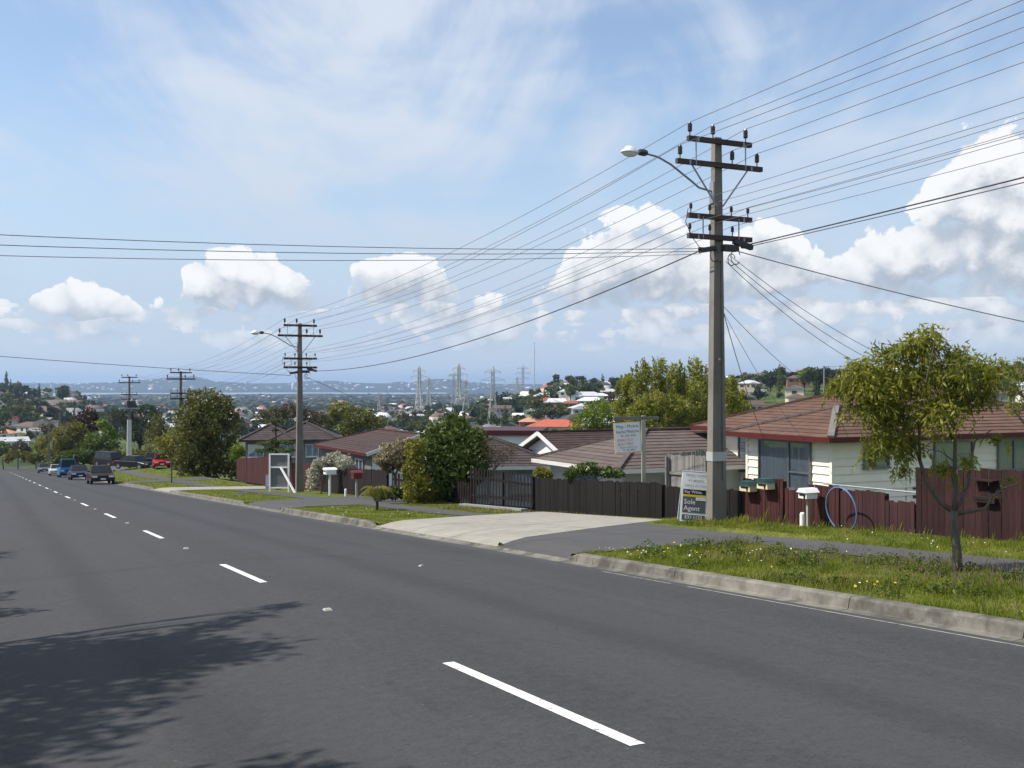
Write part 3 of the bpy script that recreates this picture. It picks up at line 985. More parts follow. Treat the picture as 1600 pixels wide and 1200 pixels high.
ORD = ['first', 'second', 'third', 'fourth']
LEV = ['top crossarms', 'second crossarms', 'third crossarms', 'lowest crossarms']
for ai, (z, L, ins, ih) in enumerate(ARMS):
    for j, x in enumerate(ins):
        pts = []
        for pi in range(4):
            a, b = arm_point(pi, ai, x), arm_point(pi+1, ai, x)
            sag = (0.25 if pi == 0 else 0.55) + 0.05*((j*7+ai*3) % 5)
            c = catenary(a, b, sag, 18)
            pts += c if pi == 0 else c[1:]
        pts = [p for p in pts]
        o = MB().tube(pts, 0.0072 if ai < 2 else 0.0060, 5).build('overhead_wire', M_WIRE, None)
        tag(o, '%s overhead wire from the road side on the %s of the poles' % (ORD[j], LEV[ai]), 'power line', 'wires strung along the street poles')
# heavier cables
B1 = P(21.3, 15.75, G(21.3, 15.75)); B2 = P(58.7, 15.5, G(58.7, 15.5)); B0 = P(-16.5, 16, G(-16.5, 16))
zz = lambda B, h: Vector((B.x, B.y, B.z + h))
RT = Matrix.Rotation(TH, 3, 'Z')
def loc(B, x, y, z): return B + RT @ Vector((x, y, z))
for a, b, sag, r, lb in (
    (loc(B1, -0.5, -0.1, 6.48), loc(B2, 0.5, -0.1, 6.60), 0.75, 0.016, 'thick black cable slung between the two lamp poles below the crossarms'),
    (loc(B1, 0.85, -0.2, 6.68), loc(B0, 0.85, -0.2, 6.55), 0.25, 0.016, 'thick black cable running uphill from the large pole below the wires'),
    (loc(B1, 0.80, -0.2, 6.62), loc(B0, 0.6, -0.2, 6.45), 0.32, 0.012, 'thin cable running uphill just under the thick black cable'),
    (loc(B1, -0.55, 0, 6.52), (-26, 10.5, 3.10), 0.55, 0.0075, 'upper service wire crossing the road from the large pole'),
    (loc(B1, -0.50, 0, 6.46), (-26, 10.6, 2.78), 0.55, 0.0075, 'middle service wire crossing the road from the large pole'),
    (loc(B1, -0.45, 0, 6.40), (-26, 10.9, 2.58), 0.60, 0.0065, 'lower service wire crossing the road from the large pole'),
    (loc(B2, -0.5, 0, 6.35), (-52, 40, 4.6), 0.5, 0.014, 'service wire crossing the road from the pole behind the sign frame'),
    (loc(B2, 0.3, 0, 6.30), P(64, 31, -4.0), 0.4, 0.012, 'service wire dropping from the farther lamp pole to the dark roofed house'),
    (loc(B1, 0.45, -0.1, 6.52), P(11.5, 33, -0.6), 0.45, 0.012, 'service wire sweeping from the large pole over the small street tree'),
    (loc(B1, 0.30, -0.1, 6.40), P(27.2, 30.0, 0.2), 0.45, 0.008, 'upper of three service wires ending at the brown tiled roof'),
    (loc(B1, 0.25, -0.1, 6.32), P(27.4, 29.6, 0.05), 0.50, 0.008, 'middle of three service wires ending at the brown tiled roof'),
    (loc(B1, 0.20, -0.1, 6.24), P(27.6, 29.2, -0.1), 0.55, 0.008, 'lower of three service wires ending at the brown tiled roof'),
    (loc(B1, 0.15, -0.1, 5.15), P(29.5, 27.2, -0.7), 0.25, 0.007, 'thin telephone wire from the middle of the pole to the brown roof'),
    (loc(B1, 0.12, -0.12, 5.0), P(28.6, 23.0, -1.66), 0.15, 0.010, 'steep service wire from the pole to the eave of the cream house'),
    (loc(B1, 0.12, -0.05, 5.1), P(26.6, 23.0, -1.70), 0.2, 0.006, 'faint thin wire from the pole to the eave of the cream house'),
):
    o = MB().tube(catenary(a, b, sag, 20), r, 5).build('service_wire', M_WIRE if r < 0.013 else M_DARKST, None)
    tag(o, lb, 'power line')

# ------------------------------------------------------------------ fences
M_REDF = mat('red_stained_paling', (0.050, 0.0150, 0.0138), 0.88, 0.40, 3.0, stretch=(4, 4, 0.5), objvar=0.30, dirt=(0.055, 0.022, 0.020), dscale=3.0, dlo=0.5, dhi=0.8)
M_PURF = mat('faded_red_paling', (0.050, 0.0195, 0.0205), 0.92, 0.35, 3.0, stretch=(4, 4, 0.5), objvar=0.20, dirt=(0.13, 0.08, 0.08), dscale=4.0, dlo=0.58, dhi=0.8)
M_TALLF = mat('dark_red_paling', (0.033, 0.0125, 0.0125), 0.9, 0.35, 3.0, stretch=(4, 4, 0.5), objvar=0.26)
M_DARKF = mat('dark_brown_board', (0.0075, 0.0057, 0.0052), 0.85, 0.35, 3.0, stretch=(4, 4, 0.4), objvar=0.4, dirt=(0.020, 0.017, 0.013), dscale=2.0, dlo=0.55, dhi=0.8)
M_GREYF = mat('weathered_grey_paling', (0.20, 0.19, 0.175), 0.9, 0.2, 4.0, stretch=(4, 4, 0.5), objvar=0.18)
M_WHITE = mat('white_paint', (0.78, 0.77, 0.74), 0.5, 0.05, 6.0, dirt=(0.62, 0.60, 0.55), dscale=5)

frng = random.Random(11)


def paling_fence(name, s0, s1, n, top0, top1, m, label, pitch=0.105, gap=0.006, thick=0.018, rails=2, back=True, jitter=0.022, ground=None, n1=None, cap=False, proud=0.012):
    """upright boards from s0 to s1 (s0 uphill); top0/top1 world z of the top at both ends"""
    nb = n if n1 is None else n1
    g0 = (ground(s0) if ground else G(s0, n)); g1 = (ground(s1) if ground else G(s1, nb))
    A = P(s0, n, g0); B = P(s1, nb, g1)
    root = empty(name, A)
    d = (B - A); L = math.hypot(d.x, d.y); ang = math.atan2(d.y, d.x)
    root.rotation_euler = (0, 0, ang)
    cnt = max(1, int(round(L/pitch))); pw = L/cnt
    meshes = {}
    for k in range(cnt):
        x = (k+0.5)*pw
        t = x/L
        zg = lerp(0, g1-g0, t) - 0.05
        zt = lerp(top0, top1, t) - g0 + frng.uniform(-jitter, jitter)
        h = round(zt - zg, 2)
        w = pw - gap
        key = h
        if key not in meshes:
            me = MB().frustum(0, (w, thick), h, (w, thick)).mesh('board')
            me.materials.append(m); meshes[key] = me
        o = link('board', meshes[key], m, root)
        o.location = (x, frng.uniform(-1, 1)*proud*0.5, zg)
        o.rotation_euler = (frng.uniform(-0.006, 0.006), frng.uniform(-0.012, 0.012), 0)
    sgn = 1 if back else -1
    for rr in range(rails):
        f = (rr+0.6)/(rails+0.2)
        za = (top0-g0)*f; zb = (g1-g0) + (top1-g1)*f
        MB().bar((0, -sgn*(thick/2+0.028), za), (L, -sgn*(thick/2+0.028), zb), 0.045, 0.09).build('rail', m, root)
    for x in np.arange(0.1, L, 2.4):
        t = x/L
        MB().box((x, -sgn*(thick/2+0.10), lerp(0, g1-g0, t) + (lerp(top0, top1, t)-lerp(g0, g1, t))/2 - 0.1), (0.09, 0.09, (lerp(top0, top1, t)-lerp(g0, g1, t))+0.1)).build('post', m, root)
    tag(root, label, 'fence')
    return root


# red fence right of the pole, in steps (tops measured in world z)
paling_fence('paling_fence', 19.55, 21.0, FN, -2.13, -2.24, M_REDF, 'red stained paling fence section carrying the two green topped letterboxes')
paling_fence('paling_fence', 18.75, 19.5, FN+0.03, -2.30, -2.36, M_REDF, 'short lower red fence section beside the green topped letterboxes')
paling_fence('paling_fence', 17.75, 18.72, FN, -2.12, -2.20, M_REDF, 'red fence section behind the white letterbox on its post')
paling_fence('paling_fence', 16.45, 17.72, FN+0.02, -2.14, -2.22, M_PURF, 'faded red fence section behind the blue hoop')
paling_fence('paling_fence', 15.66, 16.42, FN, -2.27, -2.32, M_PURF, 'lowest faded red fence section below the cream wall')
paling_fence('tall_fence', 8.0, 15.62, FN, -1.18, -1.62, M_TALLF, 'tall dark red board fence behind the small street tree', pitch=0.14)
# dark board fence, then the picket gate
paling_fence('board_fence', 21.15, 24.4, FN+0.06, -2.52, -2.70, M_DARKF, 'low dark brown fence section behind the agent sign', pitch=0.15)
paling_fence('board_fence', 24.45, 31.9, FN, -2.62, -3.05, M_DARKF, 'dark brown close boarded fence at the head of the concrete driveway', pitch=0.15)
M_PICK = mat('dark_maroon_picket', (0.013, 0.0065, 0.008), 0.8, 0.25, 3.0, stretch=(4, 4, 0.5), objvar=0.3)
paling_fence('picket_gate', 32.0, 37.2, FN-0.05, -2.98, -3.02, M_PICK, 'dark maroon picket gate with open gaps beside the dense green tree', pitch=0.25, gap=0.145, thick=0.014, rails=2, jitter=0.03)
o = MB().box((0, 0, -0.12), (5.2, 0.25, 0.36)).build('gate_plinth', mat('grey_block', (0.24, 0.24, 0.23), 0.9, 0.15, 4), None)
o.location = P(34.6, FN-0.35, G(34.6, FN)+0.02); o.rotation_euler = (math.atan(0.0), math.atan(0.063), math.pi/2 + TH)
tag(o, 'low grey concrete plinth along the foot of the picket gate', 'plinth')
paling_fence('dark_fence', 47.0, 57.5, FN+0.1, -3.85, -4.45, M_PICK, 'dark maroon fence behind the white and red letterboxes', pitch=0.16)
paling_fence('low_fence', 38.0, 46.8, FN+0.3, -3.70, -3.95, M_PICK, 'dark open fence in the shade beneath the round green tree', pitch=0.24, gap=0.10)
M_RBF = mat('red_brown_fence', (0.055, 0.0145, 0.013), 0.85, 0.2, 3.0, stretch=(4, 4, 0.5), objvar=0.22)
paling_fence('red_fence', 66.5, 86.0, FN+0.6, -4.30, -5.75, M_RBF, 'long red brown fence below the large olive tree', pitch=0.18, n1=FN+1.4)
paling_fence('red_fence', 58.2, 66.0, FN+0.55, -4.35, -4.75, M_RBF, 'short red brown fence behind the white sign frame', pitch=0.18)
# grey paling fence up the side of the cream house
paling_fence('grey_fence', 28.6, 25.6, 19.3, -2.18, -2.05, M_GREYF, 'weathered grey paling fence below the brown grey roof', n1=19.0, pitch=0.11, ground=lambda s: -4.2)
paling_fence('grey_fence', 31.0, 28.7, 23.0, -2.20, -2.16, M_GREYF, 'farther grey paling fence running back to the cream house', n1=19.35, pitch=0.11, ground=lambda s: -4.3)

# ------------------------------------------------------------------ houses near the street
M_CREAM = mat('cream_weatherboard', (0.85, 0.80, 0.67), 0.6, 0.05, 2.0, objvar=0.03, dirt=(0.70, 0.65, 0.52), dscale=0.9, dlo=0.55, dhi=0.85)
M_TILE_BR = mat('brown_roof_tile', (0.128, 0.074, 0.056), 0.9, 0.22, 2.0, bump=0.4, objvar=0.12, dirt=(0.10, 0.075, 0.062), dscale=1.7, spec=0.15)
M_TILE_GR = mat('grey_brown_roof_tile', (0.115, 0.088, 0.078), 0.85, 0.18, 2.0, bump=0.3, objvar=0.10)
M_TILE_DK = mat('charcoal_roof_tile', (0.060, 0.046, 0.045), 0.85, 0.2, 2.0, bump=0.2, objvar=0.12)
M_TILE_MR = mat('maroon_roof_tile', (0.058, 0.034, 0.032), 0.85, 0.2, 2.0, bump=0.2, objvar=0.10)
M_GUT_RED = mat('red_gutter', (0.085, 0.014, 0.012), 0.45, 0.1, 3)
M_GUT_WH = mat('white_fascia', (0.66, 0.65, 0.62), 0.5, 0.05, 3)
M_GUT_MR = mat('maroon_fascia', (0.06, 0.012, 0.016), 0.5, 0.1, 3)
M_SOFFIT = mat('soffit_board', (0.50, 0.48, 0.43), 0.8, 0.05, 3)
M_GREYW = mat('grey_cladding', (0.18, 0.18, 0.18), 0.8, 0.08, 2)
M_BLUEW = mat('pale_blue_cladding', (0.36, 0.40, 0.42), 0.8, 0.06, 2)
M_WHITEW = mat('white_cladding', (0.72, 0.72, 0.70), 0.7, 0.05, 2)
M_FRAME = mat('aluminium_frame', (0.20, 0.21, 0.22), 0.4, 0.05, 5, metal=0.6)
M_GLASS = glass_mat('window_glass', (0.10, 0.13, 0.16), 0.05)
M_CURT = mat('net_curtain', (0.50, 0.56, 0.62), 0.85, 0.0, 1.0, col2=(0.88, 0.92, 0.96), stretch=(16, 16, 0.12), detail=2)
M_CAP_GREY = mat('weathered_hip_cap', (0.17, 0.15, 0.135), 0.9, 0.2, 4)


def pane_mat():
    """window glass over a net curtain: mostly reflection with the curtain showing"""
    m = bpy.data.materials.new('glass_over_curtain'); m.use_nodes = True
    t = m.node_tree; N = NG(t); out = t.nodes['Material Output']
    tr = N.n('ShaderNodeBsdfTransparent'); tr.inputs[0].default_value = (0.88, 0.92, 0.95, 1)
    gl = N.n('ShaderNodeBsdfGlossy'); gl.inputs['Roughness'].default_value = 0.03
    mx = N.n('ShaderNodeMixShader'); lw = N.n('ShaderNodeLayerWeight'); lw.inputs[0].default_value = 0.35
    f = N.m('ADD', N.m('MULTIPLY', lw.outputs['Fresnel'], 0.6), 0.10, clamp=True)
    t.links.new(f, mx.inputs[0]); t.links.new(tr.outputs[0], mx.inputs[1]); t.links.new(gl.outputs[0], mx.inputs[2])
    t.links.new(mx.outputs[0], out.inputs[0])
    return m


M_PANE = pane_mat()


def slope_courses(roof, a, b, c, d, m, step=0.30, name='tile_course'):
    """one roof slope: eave a->b, ridge d<-c (c above b, d above a); stepped rows of tiles"""
    a, b, c, d = map(Vector, (a, b, c, d))
    L = (((c+d)/2) - ((a+b)/2)).length
    nrm = (b-a).cross(d-a)
    if nrm.length < 1e-6: nrm = (b-a).cross(c-a)
    nrm.normalize()
    if nrm.z < 0: nrm = -nrm
    k = max(2, int(round(L/step)))
    for i in range(k):
        t0, t1 = i/k, (i+1)/k
        p0, p1 = a.lerp(d, t0), b.lerp(c, t0)
        q0, q1 = a.lerp(d, t1), b.lerp(c, t1)
        up = nrm*0.028
        lo = nrm*0.006
        mb = MB()
        mb.add([p0+up, p1+up, q1+lo, q0+lo, p0+lo*0.2, p1+lo*0.2], [(0, 1, 2, 3), (4, 5, 1, 0)])
        mb.build(name, m, roof, fix=False)


def hip_roof(root, x0, x1, y0, y1, ze, pitch, m, mcap, axis='x', over=0.55, gut=M_GUT_RED, hip0=True, hip1=True, step=0.30, caps=True):
    """axis: direction of the ridge. hip0/hip1: hipped or gabled at the low/high end"""
    X0, X1, Y0, Y1 = x0-over, x1+over, y0-over, y1+over
    tp = math.tan(R(pitch))
    roof = empty('roof'); roof.parent = root
    if axis == 'x':
        hw = (Y1-Y0)/2; zr = ze + hw*tp; ym = (Y0+Y1)/2
        r0 = Vector((X0 + (hw if hip0 else 0), ym, zr)); r1 = Vector((X1 - (hw if hip1 else 0), ym, zr))
    else:
        hw = (X1-X0)/2; zr = ze + hw*tp; xm = (X0+X1)/2
        r0 = Vector((xm, Y0 + (hw if hip0 else 0), zr)); r1 = Vector((xm, Y1 - (hw if hip1 else 0), zr))
    c = [Vector((X0, Y0, ze)), Vector((X1, Y0, ze)), Vector((X1, Y1, ze)), Vector((X0, Y1, ze))]
    # deck under the tiles and soffit
    dk = MB(); o_ = Vector((0, 0, -0.02))
    if axis == 'x':
        quads = [(c[0], c[1], r1, r0), (c[2], c[3], r0, r1)]
        ends = [((c[3], c[0], r0, r0), hip0), ((c[1], c[2], r1, r1), hip1)]
    else:
        quads = [(c[1], c[2], r1, r0), (c[3], c[0], r0, r1)]
        ends = [((c[0], c[1], r0, r0), hip0), ((c[2], c[3], r1, r1), hip1)]
    for q in quads + [e[0] for e in ends if e[1]]:
        slope_courses(roof, *q, m, step)
        dk.add([p + o_ for p in (q if q[2] != q[3] else q[:3])], [tuple(range(4 if q[2] != q[3] else 3))])
    dk.build('roof_deck', M_SOFFIT, roof, fix=False)
    MB().box(((X0+X1)/2, (Y0+Y1)/2, ze-0.13), (X1-X0-0.06, Y1-Y0-0.06, 0.03)).build('soffit', M_SOFFIT, roof)
    for i in range(4):
        e_hip = True
        if axis == 'x' and ((i == 3 and not hip0) or (i == 1 and not hip1)): e_hip = False
        if axis == 'y' and ((i == 0 and not hip0) or (i == 2 and not hip1)): e_hip = False
        p, q = c[i], c[(i+1) % 4]
        if e_hip:
            MB().bar(p + Vector((0, 0, -0.075)), q + Vector((0, 0, -0.075)), 0.07, 0.15).build('gutter', gut, roof)
        else:
            r = r0 if i in (3, 0) else r1
            for a_, b_ in ((p, r), (q, r)):
                MB().bar(a_ + Vector((0, 0, -0.05)), b_ + Vector((0, 0, -0.05)), 0.05, 0.2).build('barge_board', M_GUT_WH, roof)
    if caps:
        lines = [(r0, r1)]
        if hip0: lines += ([(c[0], r0), (c[3], r0)] if axis == 'x' else [(c[0], r0), (c[1], r0)])
        if hip1: lines += ([(c[1], r1), (c[2], r1)] if axis == 'x' else [(c[2], r1), (c[3], r1)])
        for a_, b_ in lines:
            if (a_-b_).length > 0.1:
                MB().bar(a_ + Vector((0, 0, 0.05)), b_ + Vector((0, 0, 0.05)), 0.20, 0.07).build('ridge_cap', mcap, roof)
    return roof, r0, r1


def window(root, p, w, h, nrm, mw='net', mull=(0.5,), frame=M_FRAME, fw=0.05, transom=None):
    """p: centre on the wall, nrm: '-x','+x','-y','+y'"""
    ax = nrm[1]; sg = -1 if nrm[0] == '-' else 1
    W = empty('window', p); W.parent = root
    W.location = (p[0] + (sg*0.055 if ax == 'x' else 0), p[1] + (sg*0.055 if ax == 'y' else 0), p[2])
    def bx(u, z, su, sz, dp, th):
        if ax == 'x': return ((sg*dp, u, z), (th, su, sz))
        return ((u, sg*dp, z), (su, th, sz))
    fr = MB()
    for (u, z, su, sz) in ((0, h/2-fw/2, w, fw), (0, -h/2+fw/2, w, fw), (-w/2+fw/2, 0, fw, h-2*fw), (w/2-fw/2, 0, fw, h-2*fw)):
        fr.box(*bx(u, z, su, sz, 0.035, 0.07))
    for t in mull:
        fr.box(*bx(-w/2+t*w, 0, fw, h-2*fw, 0.035, 0.066))
    if transom:
        t0, t1, zf = transom
        fr.box(*bx(-w/2+(t0+t1)/2*w, -h/2+zf*h, (t1-t0)*w-fw, fw, 0.035, 0.062))
    fr.build('frame', frame, W)
    MB().box(*bx(0, 0, w-2*fw, h-2*fw, 0.004, 0.006)).build('curtain' if mw == 'net' else 'dark_interior', M_CURT if mw == 'net' else mat('dark_interior', (0.04, 0.045, 0.05), 0.8), W)
    ts = [0] + list(mull) + [1]
    for i in range(len(ts)-1):
        u = -w/2 + (ts[i]+ts[i+1])/2*w
        MB().box(*bx(u, 0, (ts[i+1]-ts[i])*w-fw, h-2*fw, 0.030, 0.004)).build('pane', M_PANE, W)
    MB().box(*bx(0, -h/2-0.025, w+0.08, 0.05, 0.05, 0.10)).build('sill', frame, W)
    return W


def boards(wall, x0, x1, y0, y1, z0, z1, m, pitch=0.27, faces=('-x', '+x', '-y', '+y')):
    """weatherboards: each board its own piece, lower edge proud"""
    k = int(math.ceil((z1-z0)/pitch)); hh = (z1-z0)/k
    for i in range(k):
        a = z0 + i*hh; b = a + hh + 0.012
        for f in faces:
            mb = MB()
            o1, o2 = 0.048, 0.006
            if f[1] == 'x':
                x = x0 if f[0] == '-' else x1; sg = -1 if f[0] == '-' else 1
                mb.add([(x, y0-0.02, a), (x+sg*o1, y0-0.02, a), (x+sg*o2, y0-0.02, b), (x, y0-0.02, b), (x, y1+0.02, a), (x+sg*o1, y1+0.02, a), (x+sg*o2, y1+0.02, b), (x, y1+0.02, b)],
                       [(0, 1, 2, 3), (7, 6, 5, 4), (1, 5, 6, 2), (0, 4, 5, 1), (3, 2, 6, 7)])
            else:
                y = y0 if f[0] == '-' else y1; sg = -1 if f[0] == '-' else 1
                mb.add([(x0, y, a), (x0, y+sg*o1, a), (x0, y+sg*o2, b), (x0, y, b), (x1, y, a), (x1, y+sg*o1, a), (x1, y+sg*o2, b), (x1, y, b)],
                       [(0, 1, 2, 3), (7, 6, 5, 4), (1, 5, 6, 2), (0, 4, 5, 1), (3, 2, 6, 7)])
            mb.build('weatherboard', m, wall)


# cream house with the brown tiled roof; local x = n, y = s, both from its near corner
HZ = -1.60
hs, hn = 25.9, 23.5
root = empty('cream_house', P(hs, hn, -5.2), TH)
zE = HZ + 5.2
wall = empty('wall'); wall.parent = root
MB().box((6.0, 2.05, zE/2-0.1), (11.94, 4.05, zE-0.25)).build('wall_core', M_CREAM, wall)
MB().box((7.6, 4.95, zE/2-0.1), (10.9, 8.0, zE-0.25)).build('wall_core', M_CREAM, wall)
boards(wall, 0.0, 12.0, 0.0, 4.1, 0.9, zE-0.14, M_CREAM, faces=('-x', '-y'))
boards(wall, 2.12, 13.1, 4.1, 9.0, 0.9, zE-0.14, M_CREAM, faces=('-x', '+y'))
for (x, y) in ((0.0, 0.0), (2.12, 9.0), (0.0, 4.1)):
    MB().box((x-0.012, y-0.012 if y < 1 else y, zE/2+0.35), (0.10, 0.10, zE-1.0)).build('corner_board', M_CREAM, wall)
hip_roof(root, 0, 12.0, 0, 4.1, zE, 18.5, M_TILE_BR, M_CAP_GREY, 'x', 0.52, M_GUT_RED)
hip_roof(root, 2.12, 13.2, 0.9, 9.0, zE+0.004, 18.5, M_TILE_BR, M_TILE_BR, 'x', 0.6, M_GUT_RED)
window(root, (0, 2.15, zE-0.98), 2.55, 1.55, '-x', mull=(0.40, ), transom=(0.0, 0.40, 0.36))
window(root, (2.12, 6.4, zE-0.92), 1.75, 1.35, '-x', mull=(0.5,))
window(root, (1.75, 0, zE-0.62), 1.05, 0.72, '-y', mull=())
window(root, (5.1, 0, zE-0.66), 1.75, 0.85, '-y', mull=(0.55,), transom=(0.55, 1.0, 0.5))
window(root, (8.1, 0, zE-0.75), 1.9, 1.05, '-y', mull=(0.4,))
for z in (zE-1.70, zE-1.98):
    MB().box((3.45, -0.035, z), (0.20, 0.02, 0.11)).build('vent', M_DARKST, root)
MB().bar((3.05, -0.03, zE-1.55), (3.05, -0.03, zE-2.1), 0.015).build('cable', M_DARKST, root)
# television mast
MB().tube([(5.6, 6.6, zE+1.0), (5.6, 6.6, zE+2.35)], 0.03, 6).build('aerial_mast', M_STEEL, root)
for k in range(5):
    MB().bar((5.6+0.1*k, 6.45, zE+2.32), (5.6+0.1*k, 6.75, zE+2.32), 0.015).build('aerial_rod', M_STEEL, root)
MB().bar((5.55, 6.6, zE+2.32), (6.2, 6.6, zE+2.32), 0.02).build('aerial_boom', M_STEEL, root)
tag(root, 'cream weatherboard house with brown tiled hip roof and red gutters', 'house')

# grey-brown tiled house behind the dark fence
hs, hn = 33.1, 20.4
root = empty('tiled_house', P(hs, hn, -5.9), TH)
zE = -2.95 + 5.9
wall = empty('wall'); wall.parent = root
MB().box((6.5, 2.75, zE/2-0.1), (13.0, 5.5, zE-0.22)).build('wall_core', M_BLUEW, wall)
hip_roof(root, 0, 13.0, 0, 5.5, zE, 20, M_TILE_GR, M_TILE_GR, 'x', 0.55, M_GUT_WH)
window(root, (2.6, 0, zE-0.9), 1.6, 1.0, '-y', mull=(0.5,))
window(root, (0, 2.6, zE-0.9), 1.6, 1.0, '-x', mull=(0.5,))
tag(root, 'low house with grey brown tiled hip roof behind the dark fence', 'house')

# low gable behind it
root = empty('gabled_house', P(46.5, 25.5, -7.6), TH)
zE = -3.45 + 7.6
MB().box((4.5, 2.4, zE/2), (9, 4.8, zE-0.06)).build('wall', M_WHITEW, root)
rf_, r0, r1 = hip_roof(root, 0, 9, 0, 4.8, zE, 21, M_TILE_MR, M_TILE_MR, 'x', 0.4, M_GUT_WH, hip0=False)
MB().prism([(0, zE-0.02), (4.8, zE-0.02), (2.4, r0.z-0.22)], 0.02, 0.2, 'x').build('gable_wall', M_WHITEW, root)
window(root, (0.0, 2.4, zE-1.0), 1.5, 1.0, '-x')
tag(root, 'small white gabled house showing just over the grey brown roof', 'house')

# charcoal roofed house beside the round tree
root = empty('charcoal_house', Vector((-3.3, 50.0, -7.4)), R(6))
zE = -3.72 + 7.4
MB().box((2.6, 3.1, zE/2-0.05), (5.2, 6.2, zE-0.16)).build('wall', M_BLUEW, root)
hip_roof(root, 0, 5.2, 0, 6.2, zE, 20, M_TILE_DK, M_TILE_DK, 'y', 0.5, M_GUT_WH)
window(root, (3.9, 0, zE-0.85), 1.5, 1.0, '-y')
window(root, (1.5, 0, zE-0.85), 1.5, 1.0, '-y')
tag(root, 'pale house with charcoal tiled roof behind the picket gate', 'house')

# white flat roofed block with a maroon fascia
root = empty('flat_roofed_house', Vector((-3.2, 74.0, -9.5)), R(-6))
MB().box((2.3, 3.0, 3.05), (5.4, 6.0, 6.1)).build('wall', M_WHITEW, root)
MB().box((2.3, 3.0, 6.28), (5.9, 6.5, 0.34)).build('roof', M_GUT_MR, root)
window(root, (2.3, 0, 4.6), 1.6, 1.0, '-y')
tag(root, 'white block house with flat maroon roof edge beyond the charcoal roof', 'house')

# two storey grey house, dark roof, left of the second pole
root = empty('grey_house', Vector((-20.7, 84.5, -11.2)), R(9))
zE = -4.25 + 11.2
MB().box((1.7, 3.0, zE/2-0.05), (3.4, 6.0, zE-0.16)).build('wall', M_GREYW, root)
MB().box((4.55, 3.6, zE/2-0.05), (4.5, 7.2, zE-0.18)).build('wing_wall', M_GREYW, root)
hip_roof(root, 0, 3.4, 0, 6.0, zE, 27, M_TILE_DK, M_TILE_DK, 'y', 0.45, M_TILE_DK)
hip_roof(root, 2.3, 6.8, 0.0, 7.2, zE+0.004, 25, M_TILE_DK, M_TILE_DK, 'y', 0.45, M_TILE_DK)
for x, w_ in ((0.8, 1.2), (3.2, 1.2), (5.1, 1.0)):
    window(root, (x, 0, zE-0.85), w_, 1.0, '-y', frame=M_GUT_WH)
window(root, (0, 2.6, zE-0.85), 1.3, 1.0, '-x', frame=M_GUT_WH)
tag(root, 'two storey grey house with dark hip roofs behind the red brown fence', 'house')

# maroon roofed house with a white gable next to it
root = empty('maroon_roof_house', P(60.5, 20.2, -8.3), TH)
zE = -3.95 + 8.3
MB().box((3.0, 5.2, zE/2-0.05), (6, 10.4, zE-0.16)).build('wall', M_GREYW, root)
rf_, r0, r1 = hip_roof(root, 0, 6, 0, 10.4, zE, 17, M_TILE_MR, M_TILE_MR, 'y', 0.45, M_GUT_RED, hip0=False)
MB().prism([(0, zE-0.02), (6, zE-0.02), (3.0, r0.z-0.22)], 0.0, 0.18, 'y').build('gable_wall', M_WHITEW, root)
MB().box((3.0, -0.02, zE/2), (5.9, 0.06, zE-0.2)).build('end_wall', M_WHITEW, root)
for y in (2.0, 5.0, 8.0): window(root, (0, y, zE-0.95), 1.4, 1.0, '-x', frame=M_GUT_WH)
window(root, (3.0, -0.06, zE-0.95), 1.4, 1.0, '-y', frame=M_GUT_WH)
tag(root, 'house with maroon roof and white gable end behind the letterboxes', 'house')

# pale yard seen through the gate
V = [tuple(P(a, b, Tz(*P(a, b).xy) + 0.06)) for a, b in ((30.8, FN+0.5), (38.5, FN+0.5), (38.5, FN+3.4), (30.8, FN+3.4))]
me = bpy.data.meshes.new('yard_paving'); me.from_pydata(V, [], [(0, 1, 2, 3)]); me.update()
kind(link('yard_paving', me, M_CONC), 'structure')

# ------------------------------------------------------------------ signs, letterboxes and small things on the verge
def lettering(txt, size, m, parent, loc_, rot=(0, 0, 0), align='CENTER', depth=0.0, sx=1.0, name='lettering', shear=0.0):
    cu = bpy.data.curves.new('t', 'FONT'); cu.body = txt; cu.size = size; cu.align_x = align; cu.align_y = 'CENTER'; cu.shear = shear
    cu.resolution_u = 2
    ob = bpy.data.objects.new('t', cu); COL.objects.link(ob)
    dg = bpy.context.evaluated_depsgraph_get()
    me = bpy.data.meshes.new_from_object(ob.evaluated_get(dg))
    bpy.data.objects.remove(ob); bpy.data.curves.remove(cu)
    o = link(name, me, m, parent)
    o.location = loc_; o.rotation_euler = rot; o.scale = (sx, 1, 1)
    return o


M_SIGNW = mat('sign_white', (0.72, 0.73, 0.72), 0.5, 0.04, 4)
M_SIGNB = mat('sign_lettering_blue', (0.035, 0.055, 0.10), 0.5, 0.1, 4)
M_SIGNR = mat('sign_lettering_red', (0.42, 0.05, 0.07), 0.5, 0.1, 4)
M_SIGNC = mat('sign_cream_edge', (0.62, 0.52, 0.36), 0.6, 0.1, 4)
M_BLK = mat('sign_black', (0.012, 0.012, 0.013), 0.5, 0.1, 4)
M_YEL = mat('sign_yellow', (0.55, 0.45, 0.03), 0.5, 0.05, 4)
M_SGREY = mat('sign_grey', (0.085, 0.087, 0.095), 0.5, 0.05, 4)
M_WOODP = mat('pale_timber', (0.33, 0.33, 0.27), 0.85, 0.15, 5, stretch=(3, 3, 0.5))

